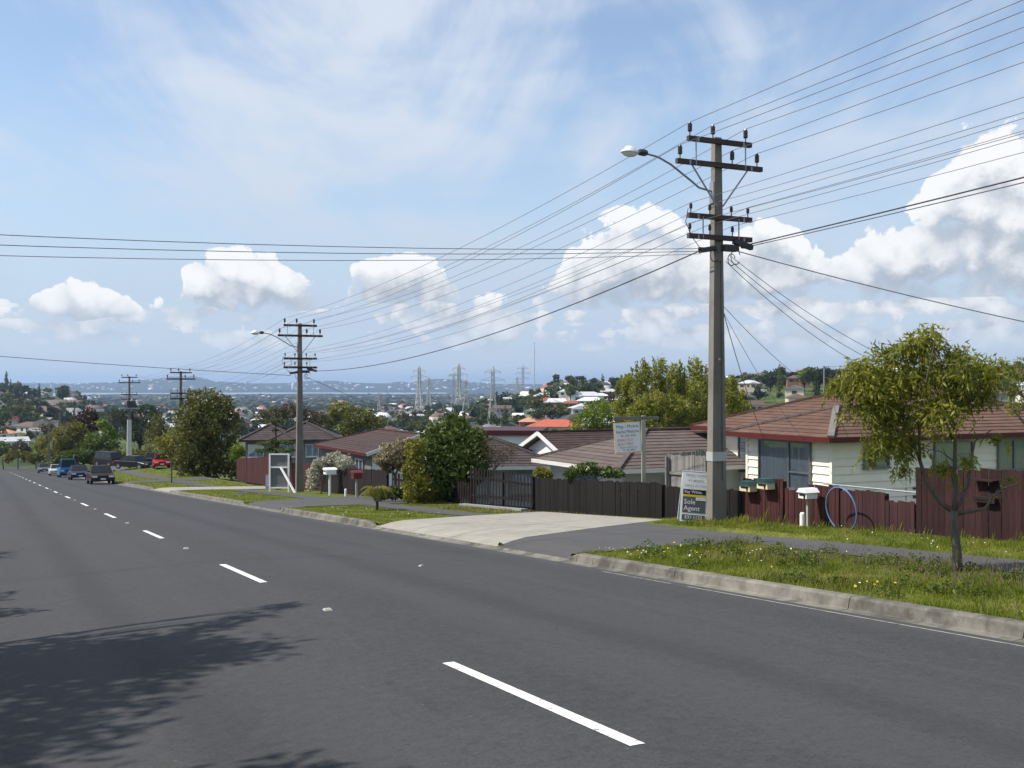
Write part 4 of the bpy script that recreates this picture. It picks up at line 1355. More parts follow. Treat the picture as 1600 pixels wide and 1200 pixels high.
# hanging business sign on a gallows post
sroot = empty('hanging_sign', P(25.75, FN+0.25, G(25.75, FN)), TH*0.25)
MB().box((0, 0, 1.25), (0.10, 0.10, 3.1)).build('post', M_WOODP, sroot)
MB().box((-0.22, -0.02, 2.72), (1.30, 0.06, 0.09)).build('crossbar', mat('grey_timber', (0.17, 0.17, 0.155), 0.9, 0.15, 5, stretch=(0.5, 3, 3)), sroot)
bd = empty('sign_board', (-0.46, -0.03, 2.18), 0); bd.parent = sroot; bd.rotation_euler = (0, R(-4), 0)
MB().box((0, 0, 0), (0.76, 0.035, 0.86)).build('edge', M_SIGNC, bd)
MB().box((0.0, -0.021, 0.01), (0.70, 0.006, 0.80)).build('face', M_SIGNW, bd)
RX = (R(90), 0, 0)
for t, sz, m, x, z, sx in (('Meg - Moana', 0.125, M_SIGNB, 0, 0.315, 0.95), ('Herbal Medicine', 0.125, M_SIGNB, 0, 0.17, 0.78), ('Ph. 832 4502', 0.085, M_SIGNB, 0.02, 0.055, 0.95),
                         ('EXACTLY', 0.105, M_SIGNR, -0.08, -0.065, 1.0), ('ELECTRIC', 0.105, M_SIGNR, -0.07, -0.175, 1.0), ('Registered Electrician', 0.058, M_SIGNB, 0.0, -0.265, 1.0), ('Ph. 833 8833', 0.068, M_SIGNB, 0.02, -0.340, 1.0)):
    lettering(t, sz, m, bd, (x, -0.0265, z), RX, sx=sx)
MB().box((-0.25, 0.0, 0.47), (0.02, 0.02, 0.14)).build('hanger', M_DARKST, bd)
MB().box((0.25, 0.0, 0.47), (0.02, 0.02, 0.14)).build('hanger', M_DARKST, bd)
tag(sroot, 'white business sign with blue and red lettering hanging from a timber post', 'sign')

# estate agent's sandwich board beside the pole
sroot = empty('sandwich_board', P(22.05, 15.55, G(22.05, 15.55)), R(3))
for side, tilt in (('front_panel', 8), ('rear_panel', -8)):
    pn = empty(side, (0, -0.17 if tilt > 0 else 0.17, 0)); pn.parent = sroot
    pn.rotation_euler = (R(-tilt), 0, 0)
    lean = Matrix.Shear('XZ', 3, (0.10, 0)) if False else None
    MB().box((0, 0, 0.63), (0.64, 0.025, 1.24)).build('board', M_SIGNW, pn)
    if tilt > 0:
        MB().box((0.0, -0.0155, 0.735), (0.56, 0.006, 0.125)).build('black_band', M_BLK, pn)
        MB().box((0.0, -0.0155, 0.645), (0.56, 0.006, 0.050)).build('yellow_band', M_YEL, pn)
        MB().box((0.0, -0.0155, 0.425), (0.56, 0.006, 0.385)).build('grey_panel', M_SGREY, pn)
        MB().box((0.16, -0.0200, 0.575), (0.24, 0.004, 0.07)).build('white_tag', M_SIGNW, pn)
        MB().box((0.0, -0.0155, 0.115), (0.56, 0.006, 0.135)).build('grey_panel', M_SGREY, pn)
        for t, sz, m, x, z, al in (('FAMILY HOME', 0.082, M_SGREY, 0.03, 1.14, 'CENTER'), ('4-5 BEDRMS', 0.075, M_SGREY, 0.03, 1.01, 'CENTER'), ('LARGE SECTION', 0.075, M_SGREY, 0.03, 0.885, 'CENTER'),
                                   ('Ray White.', 0.098, M_SIGNW, -0.25, 0.735, 'LEFT'), ('Sole', 0.165, M_SIGNW, -0.25, 0.49, 'LEFT'), ('Agent', 0.165, M_SIGNW, -0.25, 0.335, 'LEFT'), ('833 1133', 0.115, M_SIGNW, 0.0, 0.115, 'CENTER'), ('HENDERSON', 0.036, M_SGREY, 0.16, 0.575, 'CENTER')):
            lettering(t, sz, m, pn, (x, -0.0225 if m is not M_SGREY else -0.0232, z), RX, align=al)
sroot.rotation_euler = (0, R(5), R(2))
tag(sroot, 'white and grey estate agent sandwich board beside the large pole', 'sign')

# white framed hoarding seen from behind, with its brace
sroot = empty('sign_frame', P(58.0, 14.2, G(58.0, 14.2)), R(-6))
for x in (-0.52, 0.52):
    MB().box((x, 0, 0.95), (0.09, 0.07, 2.2)).build('frame_post', M_WHITE, sroot)
for z in (0.22, 1.32, 2.02):
    MB().box((0, 0, z), (0.95, 0.06, 0.07)).build('frame_rail', M_WHITE, sroot)
MB().box((0, 0.05, 1.12), (0.95, 0.02, 1.74)).build('back_panel', mat('grey_ply', (0.15, 0.16, 0.165), 0.8, 0.1, 3), sroot)
MB().bar((0.10, -0.05, 1.32), (1.20, -1.0, 0.02), 0.10, 0.06).build('brace', M_WHITE, sroot)
tag(sroot, 'white timber sign frame with grey back and slanting brace by the pole', 'sign')

# small blue and white sandwich board and a blue bag
sroot = empty('sandwich_board', P(64.3, 15.2, G(64.3, 15.2)), R(8))
for tl in (7, -7):
    pn = MB().box((0, 0, 0.42), (0.52, 0.02, 0.84)).build('board', mat('blue_grey_board', (0.30, 0.36, 0.42), 0.6, 0.15, 4), sroot)
    pn.location = (0, -0.12 if tl > 0 else 0.12, 0); pn.rotation_euler = (R(-tl), 0, 0)
    if tl > 0:
        for z in (0.68, 0.54, 0.40, 0.26):
            q = MB().box((0, -0.013, z), (0.40, 0.004, 0.05)).build('print_line', M_SIGNW, sroot)
            q.location = pn.location; q.rotation_euler = pn.rotation_euler
tag(sroot, 'small blue grey sandwich board at the end of the farther driveway', 'sign')
mb = MB()
mb.lathe([(0.10, 0), (0.22, 0.05), (0.26, 0.25), (0.22, 0.55), (0.10, 0.72), (0.05, 0.80), (0.08, 0.86)], 10)
for i, v in enumerate(mb.v):
    mb.v[i] = (v[0]*(1+0.15*math.sin(i*2.1)), v[1]*0.8*(1+0.15*math.cos(i*1.7)), v[2])
o = mb.build('rubbish_bag', mat('blue_plastic', (0.03, 0.05, 0.22), 0.4, 0.2, 6), None, smooth=True)
o.location = P(63.2, 15.4, G(63.2, 15.4)); tag(o, 'dark blue rubbish bag standing beside the small sandwich board', 'bag')


def letterbox(name, s, n, h, mb_, mr, mp, label, w=0.32, d=0.36, bh=0.22, post=True, rz=None, z=None, gable=True):
    root = empty(name, P(s, n, G(s, n) if z is None else z), TH if rz is None else rz)
    zb = h
    if post:
        pw_ = 0.05 if w < 0.3 else 0.09
        MB().box((0, 0, h/2-0.1), (pw_, pw_, h+0.2)).build('post', mp, root)
    MB().box((0, 0, zb+bh/2), (d, w, bh)).build('box', mb_, root)
    if gable:
        MB().prism([(-w/2-0.03, zb+bh), (w/2+0.03, zb+bh), (w/2-0.06, zb+bh+0.09), (-w/2+0.06, zb+bh+0.09)], -d/2-0.04, d/2+0.04, 'x').build('lid', mr, root)
    MB().box((-d/2-0.004, 0, zb+bh*0.62), (0.012, w*0.72, 0.045)).build('slot', M_BLK, root)
    MB().box((-d/2-0.004, -w*0.25, zb+bh*0.28), (0.012, 0.05, 0.06)).build('number', M_BLK, root)
    tag(root, label, 'letterbox')
    return root


M_CREAMB = mat('cream_enamel', (0.62, 0.55, 0.36), 0.5, 0.06, 5)
M_GREENL = mat('green_enamel', (0.018, 0.055, 0.055), 0.5, 0.1, 5)
zt = G(20.3, FN)
letterbox('letterbox', 20.62, FN-0.14, 0.74, M_CREAMB, M_GREENL, M_WOODP, 'cream letterbox with green lid on the red fence, next to the pole', post=False, w=0.38, d=0.22, bh=0.15)
letterbox('letterbox', 19.98, FN-0.14, 0.80, M_CREAMB, M_GREENL, M_WOODP, 'cream letterbox with green lid on the red fence, farther from the pole', post=False, w=0.38, d=0.22, bh=0.15)
letterbox('letterbox', 18.32, FN-0.35, 0.62, M_WHITE, M_WHITE, M_WOODP, 'white letterbox on a grey post in front of the red fence', w=0.26, d=0.30, bh=0.13)
letterbox('letterbox', 51.2, 15.0, 1.02, M_WHITE, M_WHITE, M_WHITE, 'white letterbox on a white post by the dark maroon fence', w=0.5, d=0.5, bh=0.22)
letterbox('letterbox', 47.6, 15.2, 0.86, mat('red_enamel', (0.14, 0.028, 0.026), 0.5, 0.1, 5), mat('red_enamel', (0.14, 0.028, 0.026)), M_WOODP, 'red brown letterbox on a pale post by the dark maroon fence', w=0.40, d=0.40, bh=0.26)
o = letterbox('letterbox', 13.95, FN-0.02, 0.66, M_TALLF, M_TALLF, M_TALLF, 'dark red letterbox built into the tall fence', post=False, w=0.50, d=0.20, bh=0.10, gable=False)
MB().box((-0.05, 0, 1.06), (0.20, 0.5, 0.03)).build('shelf_lid', M_TALLF, o)
# stub posts
for s, n, h, lb in ((18.55, FN-0.30, 0.30, 'short white concrete stub beside the white letterbox post'), (49.6, 15.3, 0.34, 'short white stub post between the white and red letterboxes')):
    o = MB().lathe([(0.06, -0.1), (0.06, h-0.03), (0.045, h), (0.01, h+0.01)], 10).build('stub_post', M_WHITE, None, smooth=False)
    o.location = P(s, n, G(s, n)); tag(o, lb, 'post')
# black bollard-like post on the far verge
o = MB().lathe([(0.05, -0.1), (0.05, 1.35), (0.09, 1.36), (0.09, 1.55), (0.03, 1.6)], 8).build('marker_post', M_DARKST, None)
o.location = P(82.0, 12.2, G(82.0, 12.2)); tag(o, 'thin dark marker post on the grass before the olive tree', 'post')
# blue hoop of alkathene pipe
mb = MB()
r_ = 0.44
mb.tube([(0.0, r_*math.cos(t)*1.0, 0.40 + r_*1.05*math.sin(t)) for t in np.linspace(-1.05, math.pi+1.05, 40)], 0.017, 7)
o = mb.build('pipe_hoop', mat('blue_pipe', (0.10, 0.18, 0.32), 0.4, 0.08, 5), None, smooth=True)
o.location = P(17.30, FN-0.30, G(17.3, FN-0.3)+0.02); o.rotation_euler = (0, R(-8), TH)
tag(o, 'bent blue plastic pipe hoop leaning on the red fence', 'pipe')
# white rail behind the fence
o = MB().tube([P(18.5, FN+0.25, -2.16), P(15.2, FN+0.35, -2.12)], 0.018, 6).build('hand_rail', M_STEEL, None)
tag(o, 'thin pale hand rail along the top of the faded red fence', 'rail')
# manhole lids in the grass
for s, n, lb in ((53.0, 11.0, 'dark round cover set in the grass island, nearer the road'), (56.5, 12.0, 'dark round cover set in the grass island, nearer the pole')):
    o = MB().lathe([(0.30, 0), (0.30, 0.02), (0.27, 0.03), (0.02, 0.035)], 14).build('manhole_cover', M_DARKST, None)
    o.location = P(s, n, G(s, n)); tag(o, lb, 'manhole cover')
# ------------------------------------------------------------------ vegetation
def leaves_mesh(rs, lobes, count, ll, lw, droop=0.0, shell=0.55, up=0.0, name='crown', flat=0.0):
    """lobes: rows (cx,cy,cz,rx,ry,rz); leaf-sized blades through the volume, thicker towards the outside"""
    L = np.asarray(lobes, float)
    vol = (L[:, 3]*L[:, 4]*L[:, 5])**(2/3)
    pick = rs.choice(len(L), count, p=vol/vol.sum())
    d = rs.normal(size=(count, 3)); d /= np.linalg.norm(d, axis=1)[:, None]
    # ragged lobes: radius varies with direction
    ph = L[pick, 0]*3.1 + L[pick, 2]*5.7
    rag = 1 + 0.22*np.sin(d[:, 0]*5 + ph)*np.cos(d[:, 2]*4 + ph*1.3) + 0.14*np.sin(d[:, 1]*9 + d[:, 2]*7 + ph)
    r = (shell + (1.03-shell)*rs.random(count)**0.6)*rag
    stray = rs.random(count) < 0.05
    r = np.where(stray, r*rs.uniform(1.0, 1.25, count), r)
    c = L[pick, :3] + d*r[:, None]*L[pick, 3:6]
    # direction of each leaf
    a = rs.normal(size=(count, 3))*0.8 + d*0.6
    a[:, 2] += up - droop
    a /= np.linalg.norm(a, axis=1)[:, None]
    b = np.cross(a, rs.normal(size=(count, 3)) + np.array([0, 0, flat*3.0])[None, :])
    b /= np.maximum(np.linalg.norm(b, axis=1), 1e-6)[:, None]
    sc = rs.uniform(0.65, 1.25, count)[:, None]
    l = a*ll*sc; w = b*lw*sc*0.5
    V = np.stack([c - l*0.5, c - l*0.02 + w, c + l*0.5, c - l*0.02 - w], 1).reshape(-1, 3)
    F = np.arange(count*4).reshape(-1, 4)
    clump = 0.5 + 0.5*np.sin(pick*2.399 + 1.1)
    tint = np.clip(0.55*rs.random(count) + 0.30*clump + 0.15*rs.random(count), 0, 1)
    return to_mesh(V, F, tint=tint, name=name)


def limb(mb, a, b, r0, r1, rnd, bend=0.12, n=5, seg=6):
    a, b = Vector(a), Vector(b); L = (b-a).length
    off = Vector((rnd.uniform(-1, 1), rnd.uniform(-1, 1), rnd.uniform(-0.3, 0.6)))*bend*L
    pts = [a.lerp(b, t) + off*math.sin(math.pi*t) for t in np.linspace(0, 1, n)]
    mb.tube(pts, [lerp(r0, r1, t) for t in np.linspace(0, 1, n)], seg)
    return pts


M_BARK = mat('grey_bark', (0.115, 0.098, 0.078), 0.95, 0.3, 8.0, bump=0.5, stretch=(3, 3, 0.6))
M_BARKD = mat('dark_bark', (0.045, 0.036, 0.030), 0.95, 0.3, 8.0, bump=0.4, stretch=(3, 3, 0.6))


def tree(name, base, lobes, count, ll, lw, lm, label, trunk_r=0.1, bark=None, droop=0.0, up=0.0, seed=1, group=None, cat='tree', shell=0.5, stem=True, twigs=2, flat=0.0):
    """lobes in coordinates relative to the base"""
    rs = np.random.RandomState(seed); rnd = random.Random(seed)
    root = empty(name, base)
    me = leaves_mesh(rs, lobes, count, ll, lw, droop, shell, up, flat=flat)
    link('crown', me, lm, root)
    if stem:
        mb = MB()
        Ls = sorted(lobes, key=lambda q: q[2])
        cx = sum(l[0] for l in lobes)/len(lobes); cy = sum(l[1] for l in lobes)/len(lobes)
        lowz = min(l[2]-l[5] for l in lobes); topz = max(l[2] for l in lobes)
        fork = Vector((cx*0.25, cy*0.25, max(lowz*0.9, topz*0.25)))
        pts = limb(mb, (0, 0, -0.25), fork, trunk_r, trunk_r*0.72, rnd, 0.04)
        for l in lobes:
            c = Vector(l[:3])
            q = limb(mb, fork, c, trunk_r*0.55, trunk_r*0.16, rnd, 0.10)
            for k in range(twigs):
                dv = Vector((rnd.uniform(-1, 1)*l[3], rnd.uniform(-1, 1)*l[4], rnd.uniform(-0.4, 1)*l[5]))*0.85
                limb(mb, q[rnd.choice((2, 3, 4))], c+dv, trunk_r*0.15, trunk_r*0.04, rnd, 0.1, 4, 5)
        mb.build('trunk', bark or M_BARK, root, fix=False)
    tag(root, label, cat, group)
    return root


def px_lobes(base, Y, rows, depth=0.8, seed=0):
    """rows (photo column, photo row, radius in photo pixels[, vertical radius]) -> lobes about base at depth Y"""
    rnd = random.Random(seed*7+3); k = Y/1700.0; out = []
    for r in rows:
        x, y, rad = r[:3]; rz = r[3] if len(r) > 3 else rad*0.9
        dy = rnd.uniform(-1, 1)*rad*k*depth
        out.append(((x-800)*k - base[0], Y - base[1] + dy, (602-y)*k - base[2], rad*k, rad*k*0.95, rz*k))
    return out


LM_WILLOW = leaf_mat('willow_leaf', (0.090, 0.108, 0.010), (0.195, 0.208, 0.022), (0.36, 0.34, 0.055), trans=0.45)
LM_DENSE = leaf_mat('dark_green_leaf', (0.0268, 0.0512, 0.0110), (0.0805, 0.1196, 0.0220), (0.1830, 0.2135, 0.0464))
LM_OLIVE = leaf_mat('olive_leaf', (0.0576, 0.0666, 0.0128), (0.1344, 0.1382, 0.0230), (0.2368, 0.2112, 0.0410))
LM_YELL = leaf_mat('yellow_green_leaf', (0.0952, 0.1064, 0.0134), (0.1904, 0.1904, 0.0246), (0.2912, 0.2576, 0.0448))
LM_SPRING = leaf_mat('spring_green_leaf', (0.1344, 0.1536, 0.0179), (0.2496, 0.2624, 0.0333), (0.3712, 0.3520, 0.0640), trans=0.45)
LM_LIME = leaf_mat('lime_leaf', (0.085, 0.130, 0.010), (0.150, 0.210, 0.018), (0.230, 0.290, 0.030), trans=0.4)
LM_RED = leaf_mat('copper_leaf', (0.022, 0.014, 0.010), (0.050, 0.028, 0.018), (0.080, 0.048, 0.025))
LM_PINE = leaf_mat('pine_needle', (0.0150, 0.0275, 0.0125), (0.0350, 0.0550, 0.0225), (0.0688, 0.0875, 0.0350))
LM_WFLOW = leaf_mat('white_blossom', (0.14, 0.15, 0.05), (0.42, 0.40, 0.30), (0.70, 0.68, 0.60))
LM_PINK = leaf_mat('buff_blossom', (0.09, 0.08, 0.02), (0.26, 0.21, 0.10), (0.48, 0.40, 0.28))
LM_BROWN = leaf_mat('brown_twig_leaf', (0.050, 0.040, 0.022), (0.095, 0.075, 0.040), (0.140, 0.110, 0.060))

# ---- street tree with the drooping narrow leaves
TS, TN = 10.9, 12.1
tb = P(TS, TN, G(TS, TN)); TY = tb.y
root = empty('street_tree', tb)
rnd = random.Random(4); rs = np.random.RandomState(4)
rows = [(1452, 528, 26), (1445, 552, 36), (1395, 560, 30), (1340, 578, 26), (1318, 606, 26), (1385, 600, 46), (1440, 600, 52), (1495, 585, 42), (1538, 578, 26), (1360, 640, 36), (1405, 655, 44), (1455, 650, 40),
        (1505, 625, 32), (1380, 690, 30), (1420, 702, 30), (1365, 715, 13, 20), (1412, 735, 14, 20), (1560, 688, 11), (1505, 722, 15), (1475, 735, 16), (1582, 752, 11, 8), (1350, 610, 30), (1500, 560, 26), (1420, 545, 24), (1545, 605, 22), (1530, 620, 18, 16)]
lob = px_lobes(tb, TY, rows, 0.9, 2)
def strands(rs, lobes, n_st, per, ll, lw):
    L = np.asarray(lobes); vol = (L[:, 3]*L[:, 5]); pk = rs.choice(len(L), n_st, p=vol/vol.sum())
    V = []; T = []
    for i in pk:
        d = rs.normal(size=3); d[2] = abs(d[2])*0.8 - 0.1; d /= np.linalg.norm(d)
        p = L[i, :3] + d*L[i, 3:6]*rs.uniform(0.55, 1.08)
        v = np.array([d[0], d[1], 0.35])*rs.uniform(0.3, 1.0); ln = rs.uniform(0.10, 0.30); q = int(per*ln/0.3); base = rs.random()
        for j in range(q):
            v = v + np.array([0, 0, -0.22]); st = v/np.linalg.norm(v)*ln/q
            p = p + st
            a = st/np.linalg.norm(st)*0.8 + rs.normal(size=3)*0.45; a[2] -= 0.5; a /= np.linalg.norm(a)
            b = np.cross(a, rs.normal(size=3)); b /= np.linalg.norm(b)
            l = a*ll*rs.uniform(0.6, 1.2); w = b*lw*0.5*rs.uniform(0.7, 1.2)
            V.append([p, p+l*0.45+w, p+l, p+l*0.45-w]); T.append(np.clip(0.5*base + 0.5*rs.random() + 0.1*(j/q), 0, 1))
    V = np.array(V).reshape(-1, 3)
    return to_mesh(V, np.arange(len(V)).reshape(-1, 4), tint=T, name='crown')


link('crown', leaves_mesh(rs, lob, 9500, 0.10, 0.027, droop=0.5, shell=0.12), LM_WILLOW, root)
link('drooping_sprays', strands(rs, lob, 520, 13, 0.10, 0.024), LM_WILLOW, root)
mb = MB(); k = TY/1700.0
def pt(px, py, dy=0.0): return Vector(((px-800)*k - tb.x, TY - tb.y + dy, (602-py)*k - tb.z))
mb.tube([pt(1497, 905), pt(1495, 860), pt(1491, 825), pt(1490, 798)], [0.075, 0.062, 0.056, 0.060], 9)
stems = [
    ([(1490, 800), (1470, 785), (1450, 755), (1438, 715), (1420, 670), (1400, 620)], 0.040, 0.014, 0.10),
    ([(1490, 800), (1493, 770), (1490, 735), (1490, 690), (1487, 640), (1480, 590), (1455, 540)], 0.038, 0.008, -0.1),
    ([(1491, 800), (1503, 785), (1517, 758), (1523, 720), (1531, 690), (1560, 672)], 0.030, 0.008, 0.2),
    ([(1491, 803), (1515, 798), (1535, 793), (1543, 775), (1560, 760), (1580, 752)], 0.034, 0.008, -0.25),
    ([(1490, 690), (1475, 640), (1470, 600)], 0.018, 0.006, 0.2), ([(1487, 660), (1510, 630), (1530, 590)], 0.016, 0.006, -0.2),
    ([(1430, 700), (1390, 660), (1345, 610), (1322, 600)], 0.020, 0.005, 0.2), ([(1438, 720), (1430, 650), (1440, 590), (1448, 530)], 0.018, 0.005, -0.3),
    ([(1420, 670), (1380, 690), (1368, 715)], 0.010, 0.004, 0.1), ([(1489, 720), (1470, 705), (1440, 700)], 0.010, 0.004, 0.0), ([(1487, 650), (1460, 690), (1425, 720)], 0.009, 0.004, 0.15),
    ([(1493, 770), (1485, 730), (1478, 700)], 0.008, 0.004, 0.1), ([(1480, 600), (1500, 570), (1505, 545)], 0.010, 0.003, 0.1),
]
for pts, r0, r1, dy in stems:
    n_ = len(pts)
    mb.tube([pt(x, y, dy*i/(n_-1)) for i, (x, y) in enumerate(pts)], [lerp(r0, r1, i/(n_-1)) for i in range(n_)], 7)
for _ in range(70):
    l = rnd.choice(lob); c = Vector(l[:3])
    dv = Vector((rnd.uniform(-1, 1)*l[3], rnd.uniform(-1, 1)*l[4], rnd.uniform(-0.8, 1)*l[5]))
    limb(mb, c - dv*0.6, c + dv*0.9, 0.006, 0.002, rnd, 0.15, 4, 4)
mb.build('trunk', M_BARK, root, smooth=True, fix=False)
tag(root, 'small street tree with drooping yellow green leaves on the near grass verge', 'tree', 'willow leaved trees')

b = Vector((at(1640, 23), 23, Tz(at(1640, 23), 23)))
tree('garden_tree', b, px_lobes(b, 23, [(1600, 578, 24), (1588, 600, 20), (1625, 585, 40), (1605, 625, 26), (1640, 620, 45), (1585, 640, 14), (1610, 560, 16), (1680, 600, 45), (1650, 660, 40)], 0.9, 3), 3800, 0.10, 0.024, LM_WILLOW,
     'yellow green tree partly cut off beyond the tall dark fence', 0.09, droop=0.7, seed=9, group='willow leaved trees', shell=0.35)

# ---- gardens along the street
def gtree(name, px, Y, rows, count, ll, lw, lm, label, seed, base_z=None, **kw):
    X = at(px, Y); b_ = Vector((X, Y, Tz(X, Y) if base_z is None else base_z))
    return tree(name, b_, px_lobes(b_, Y, rows, 0.8, seed), count, ll, lw, lm, label, seed=seed, **kw)


gtree('garden_tree', 708, 44, [(705, 682, 34), (680, 690, 28), (735, 688, 28), (668, 712, 28), (700, 722, 38), (735, 715, 32), (690, 752, 34), (722, 750, 30), (748, 700, 18), (752, 735, 16), (712, 662, 18), (662, 740, 22), (700, 775, 24)], 12000, 0.20, 0.10, LM_DENSE,
      'dense dark green rounded tree beside the picket gate', 21, trunk_r=0.14, shell=0.5)
gtree('garden_shrub', 650, 42.5, [(648, 705, 16, 20), (645, 735, 18), (655, 755, 20), (648, 775, 18), (668, 772, 14), (640, 758, 12)], 4200, 0.14, 0.075, LM_YELL,
      'yellow green leafy shrub at the foot of the dense dark tree', 22, trunk_r=0.05, cat='shrub')
gtree('flowering_tree', 616, 46, [(614, 706, 18), (598, 716, 13), (632, 698, 15), (625, 722, 14), (606, 728, 12), (640, 712, 12)], 3200, 0.13, 0.08, LM_PINK,
      'buff blossomed small tree in front of the white gable', 23, trunk_r=0.06)
gtree('flowering_shrub', 500, 55.5, [(492, 738, 13), (500, 726, 12), (520, 720, 15), (540, 722, 14), (550, 732, 8), (488, 758, 11), (508, 732, 10)], 3600, 0.13, 0.085, LM_WFLOW,
      'white blossomed shrub leaning over the dark maroon fence', 24, trunk_r=0.05, cat='shrub')
gtree('garden_shrub', 920, 33.6, [(900, 735, 14, 8), (920, 733, 16, 10), (945, 738, 18, 8), (965, 740, 12, 7), (890, 742, 10, 8)], 1600, 0.12, 0.06, LM_DENSE,
      'dark shrub tops showing over the dark board fence', 25, trunk_r=0.03, cat='shrub', base_z=-4.6)
gtree('garden_shrub', 848, 37, [(846, 738, 12, 8), (856, 742, 8, 7)], 600, 0.12, 0.07, LM_YELL,
      'small yellow green shrub behind the end of the dark fence', 26, trunk_r=0.03, cat='shrub', base_z=-4.9)
gtree('bare_shrub', 768, 43, [(765, 700, 16, 18), (775, 715, 18, 14), (790, 712, 18, 10), (800, 702, 14, 10)], 1500, 0.09, 0.025, LM_BROWN,
      'twiggy brown half bare shrub before the charcoal roof', 27, trunk_r=0.05, cat='shrub', up=0.5)
gtree('garden_tree', 325, 95, [(322, 628, 24), (345, 638, 26), (300, 645, 24), (362, 655, 14), (325, 660, 36), (295, 672, 20), (350, 680, 28), (312, 695, 36), (345, 712, 32), (318, 728, 34), (290, 725, 18), (362, 735, 14), (300, 618, 12)], 11000, 0.34, 0.16, LM_OLIVE,
      'large olive green tree standing over the long red brown fence', 28, trunk_r=0.28, bark=M_BARKD)
gtree('garden_shrub', 374, 90, [(372, 702, 10), (380, 708, 7), (366, 712, 8)], 500, 0.26, 0.12, LM_LIME, 'small lime green shrub beside the large olive tree', 29, trunk_r=0.05, cat='shrub')
gtree('garden_shrub', 275, 112, [(278, 686, 20), (262, 696, 15), (292, 700, 16), (270, 712, 18), (290, 718, 14), (250, 690, 10)], 3000, 0.30, 0.15, LM_YELL, 'bright yellow green bush behind the red car', 30, trunk_r=0.1, cat='shrub')
gtree('hedge_tree', 245, 125, [(240, 668, 6, 18), (236, 690, 10, 22), (250, 662, 5, 16)], 900, 0.30, 0.10, LM_OLIVE, 'narrow upright tree beside the yellow green bush', 31, trunk_r=0.08, up=0.6)
gtree('copper_tree', 131, 172, [(128, 660, 14), (138, 652, 14), (130, 680, 18), (145, 668, 12)], 2200, 0.55, 0.26, LM_RED, 'dark copper red tree above the parked cars', 32, trunk_r=0.2, bark=M_BARKD)
gtree('garden_tree', 105, 165, [(102, 680, 18), (112, 695, 18), (95, 700, 16), (118, 672, 14), (108, 714, 18)], 3000, 0.5, 0.25, LM_OLIVE, 'green tree behind the parked cars, next to the copper tree', 33, trunk_r=0.18)
gtree('garden_tree', 150, 160, [(150, 690, 18), (165, 700, 18), (140, 705, 18), (175, 712, 14), (155, 718, 16)], 3000, 0.5, 0.25, LM_DENSE, 'dark green tree below the copper tree', 34, trunk_r=0.18)
gtree('lime_tree', 162, 166, [(158, 662, 9), (168, 672, 10), (178, 682, 9)], 900, 0.45, 0.22, LM_LIME, 'lime green tree top between the copper tree and the white pole', 35, trunk_r=0.12)
gtree('pine_tree', 218, 185, [(186, 648, 13, 8), (205, 640, 15, 8), (228, 640, 14, 8), (246, 648, 12, 7), (200, 660, 17, 10), (235, 662, 18, 12), (215, 676, 22, 14), (248, 680, 14, 12)], 4200, 0.6, 0.14, LM_PINE, 'spreading dark pine behind the white pole', 36, trunk_r=0.35, bark=M_BARKD)
gtree('garden_hedge', 195, 150, [(185, 712, 14, 10), (205, 712, 14, 10), (225, 712, 16, 10), (172, 716, 12, 9), (160, 722, 12, 8)], 2600, 0.35, 0.18, LM_OLIVE, 'rough green hedge behind the cars on the grass', 37, trunk_r=0.1, cat='hedge')
gtree('garden_hedge', 75, 215, [(80, 708, 10), (65, 712, 10), (92, 714, 10), (52, 716, 10), (38, 714, 9), (24, 710, 9), (14, 716, 8)], 2800, 0.5, 0.26, LM_OLIVE, 'long roadside hedge beyond the last parked car', 38, trunk_r=0.1, cat='hedge')
gtree('garden_hedge', 130, 152, [(100, 716, 12, 9), (118, 714, 14, 10), (138, 714, 14, 10), (90, 720, 10, 8), (158, 712, 12, 9)], 3200, 0.42, 0.22, LM_DENSE, 'dark hedge right behind the line of parked cars', 45, trunk_r=0.1, cat='hedge')
gtree('garden_tree', 60, 228, [(70, 690, 10), (82, 684, 10), (60, 700, 10), (90, 698, 9)], 1500, 0.55, 0.28, LM_YELL, 'yellow green tree behind the slim far poles', 39, trunk_r=0.15)
gtree('garden_tree', 28, 240, [(30, 698, 12), (18, 704, 10), (40, 706, 10)], 1300, 0.6, 0.28, LM_BROWN, 'brownish bare tree at the foot of the road', 40, trunk_r=0.15)
gtree('garden_tree', 6, 235, [(2, 700, 12, 10), (-6, 706, 10)], 700, 0.6, 0.28, LM_DENSE, 'dark tree at the road end above the white car', 41, trunk_r=0.15)
gtree('garden_hedge', 620, 44, [(600, 772, 10), (615, 770, 12), (632, 775, 10), (590, 776, 7)], 1400, 0.14, 0.07, LM_DENSE, 'dark low hedge between the red letterbox and the yellow green shrub', 42, trunk_r=0.03, cat='hedge')
gtree('brown_tree', 445, 110, [(430, 648, 18, 12), (455, 642, 20, 12), (480, 650, 18, 12), (412, 652, 14, 10), (500, 655, 14, 10)], 2600, 0.34, 0.10, LM_BROWN, 'brown half bare trees rising behind the dark hip roofs', 43, trunk_r=0.2)
gtree('dark_tree', 540, 150, [(530, 640, 18, 14), (560, 652, 22, 18), (585, 662, 16, 14), (545, 668, 18, 12), (515, 655, 14, 12)], 3000, 0.5, 0.22, LM_OLIVE, 'dark olive trees beyond the maroon roof', 44, trunk_r=0.25)

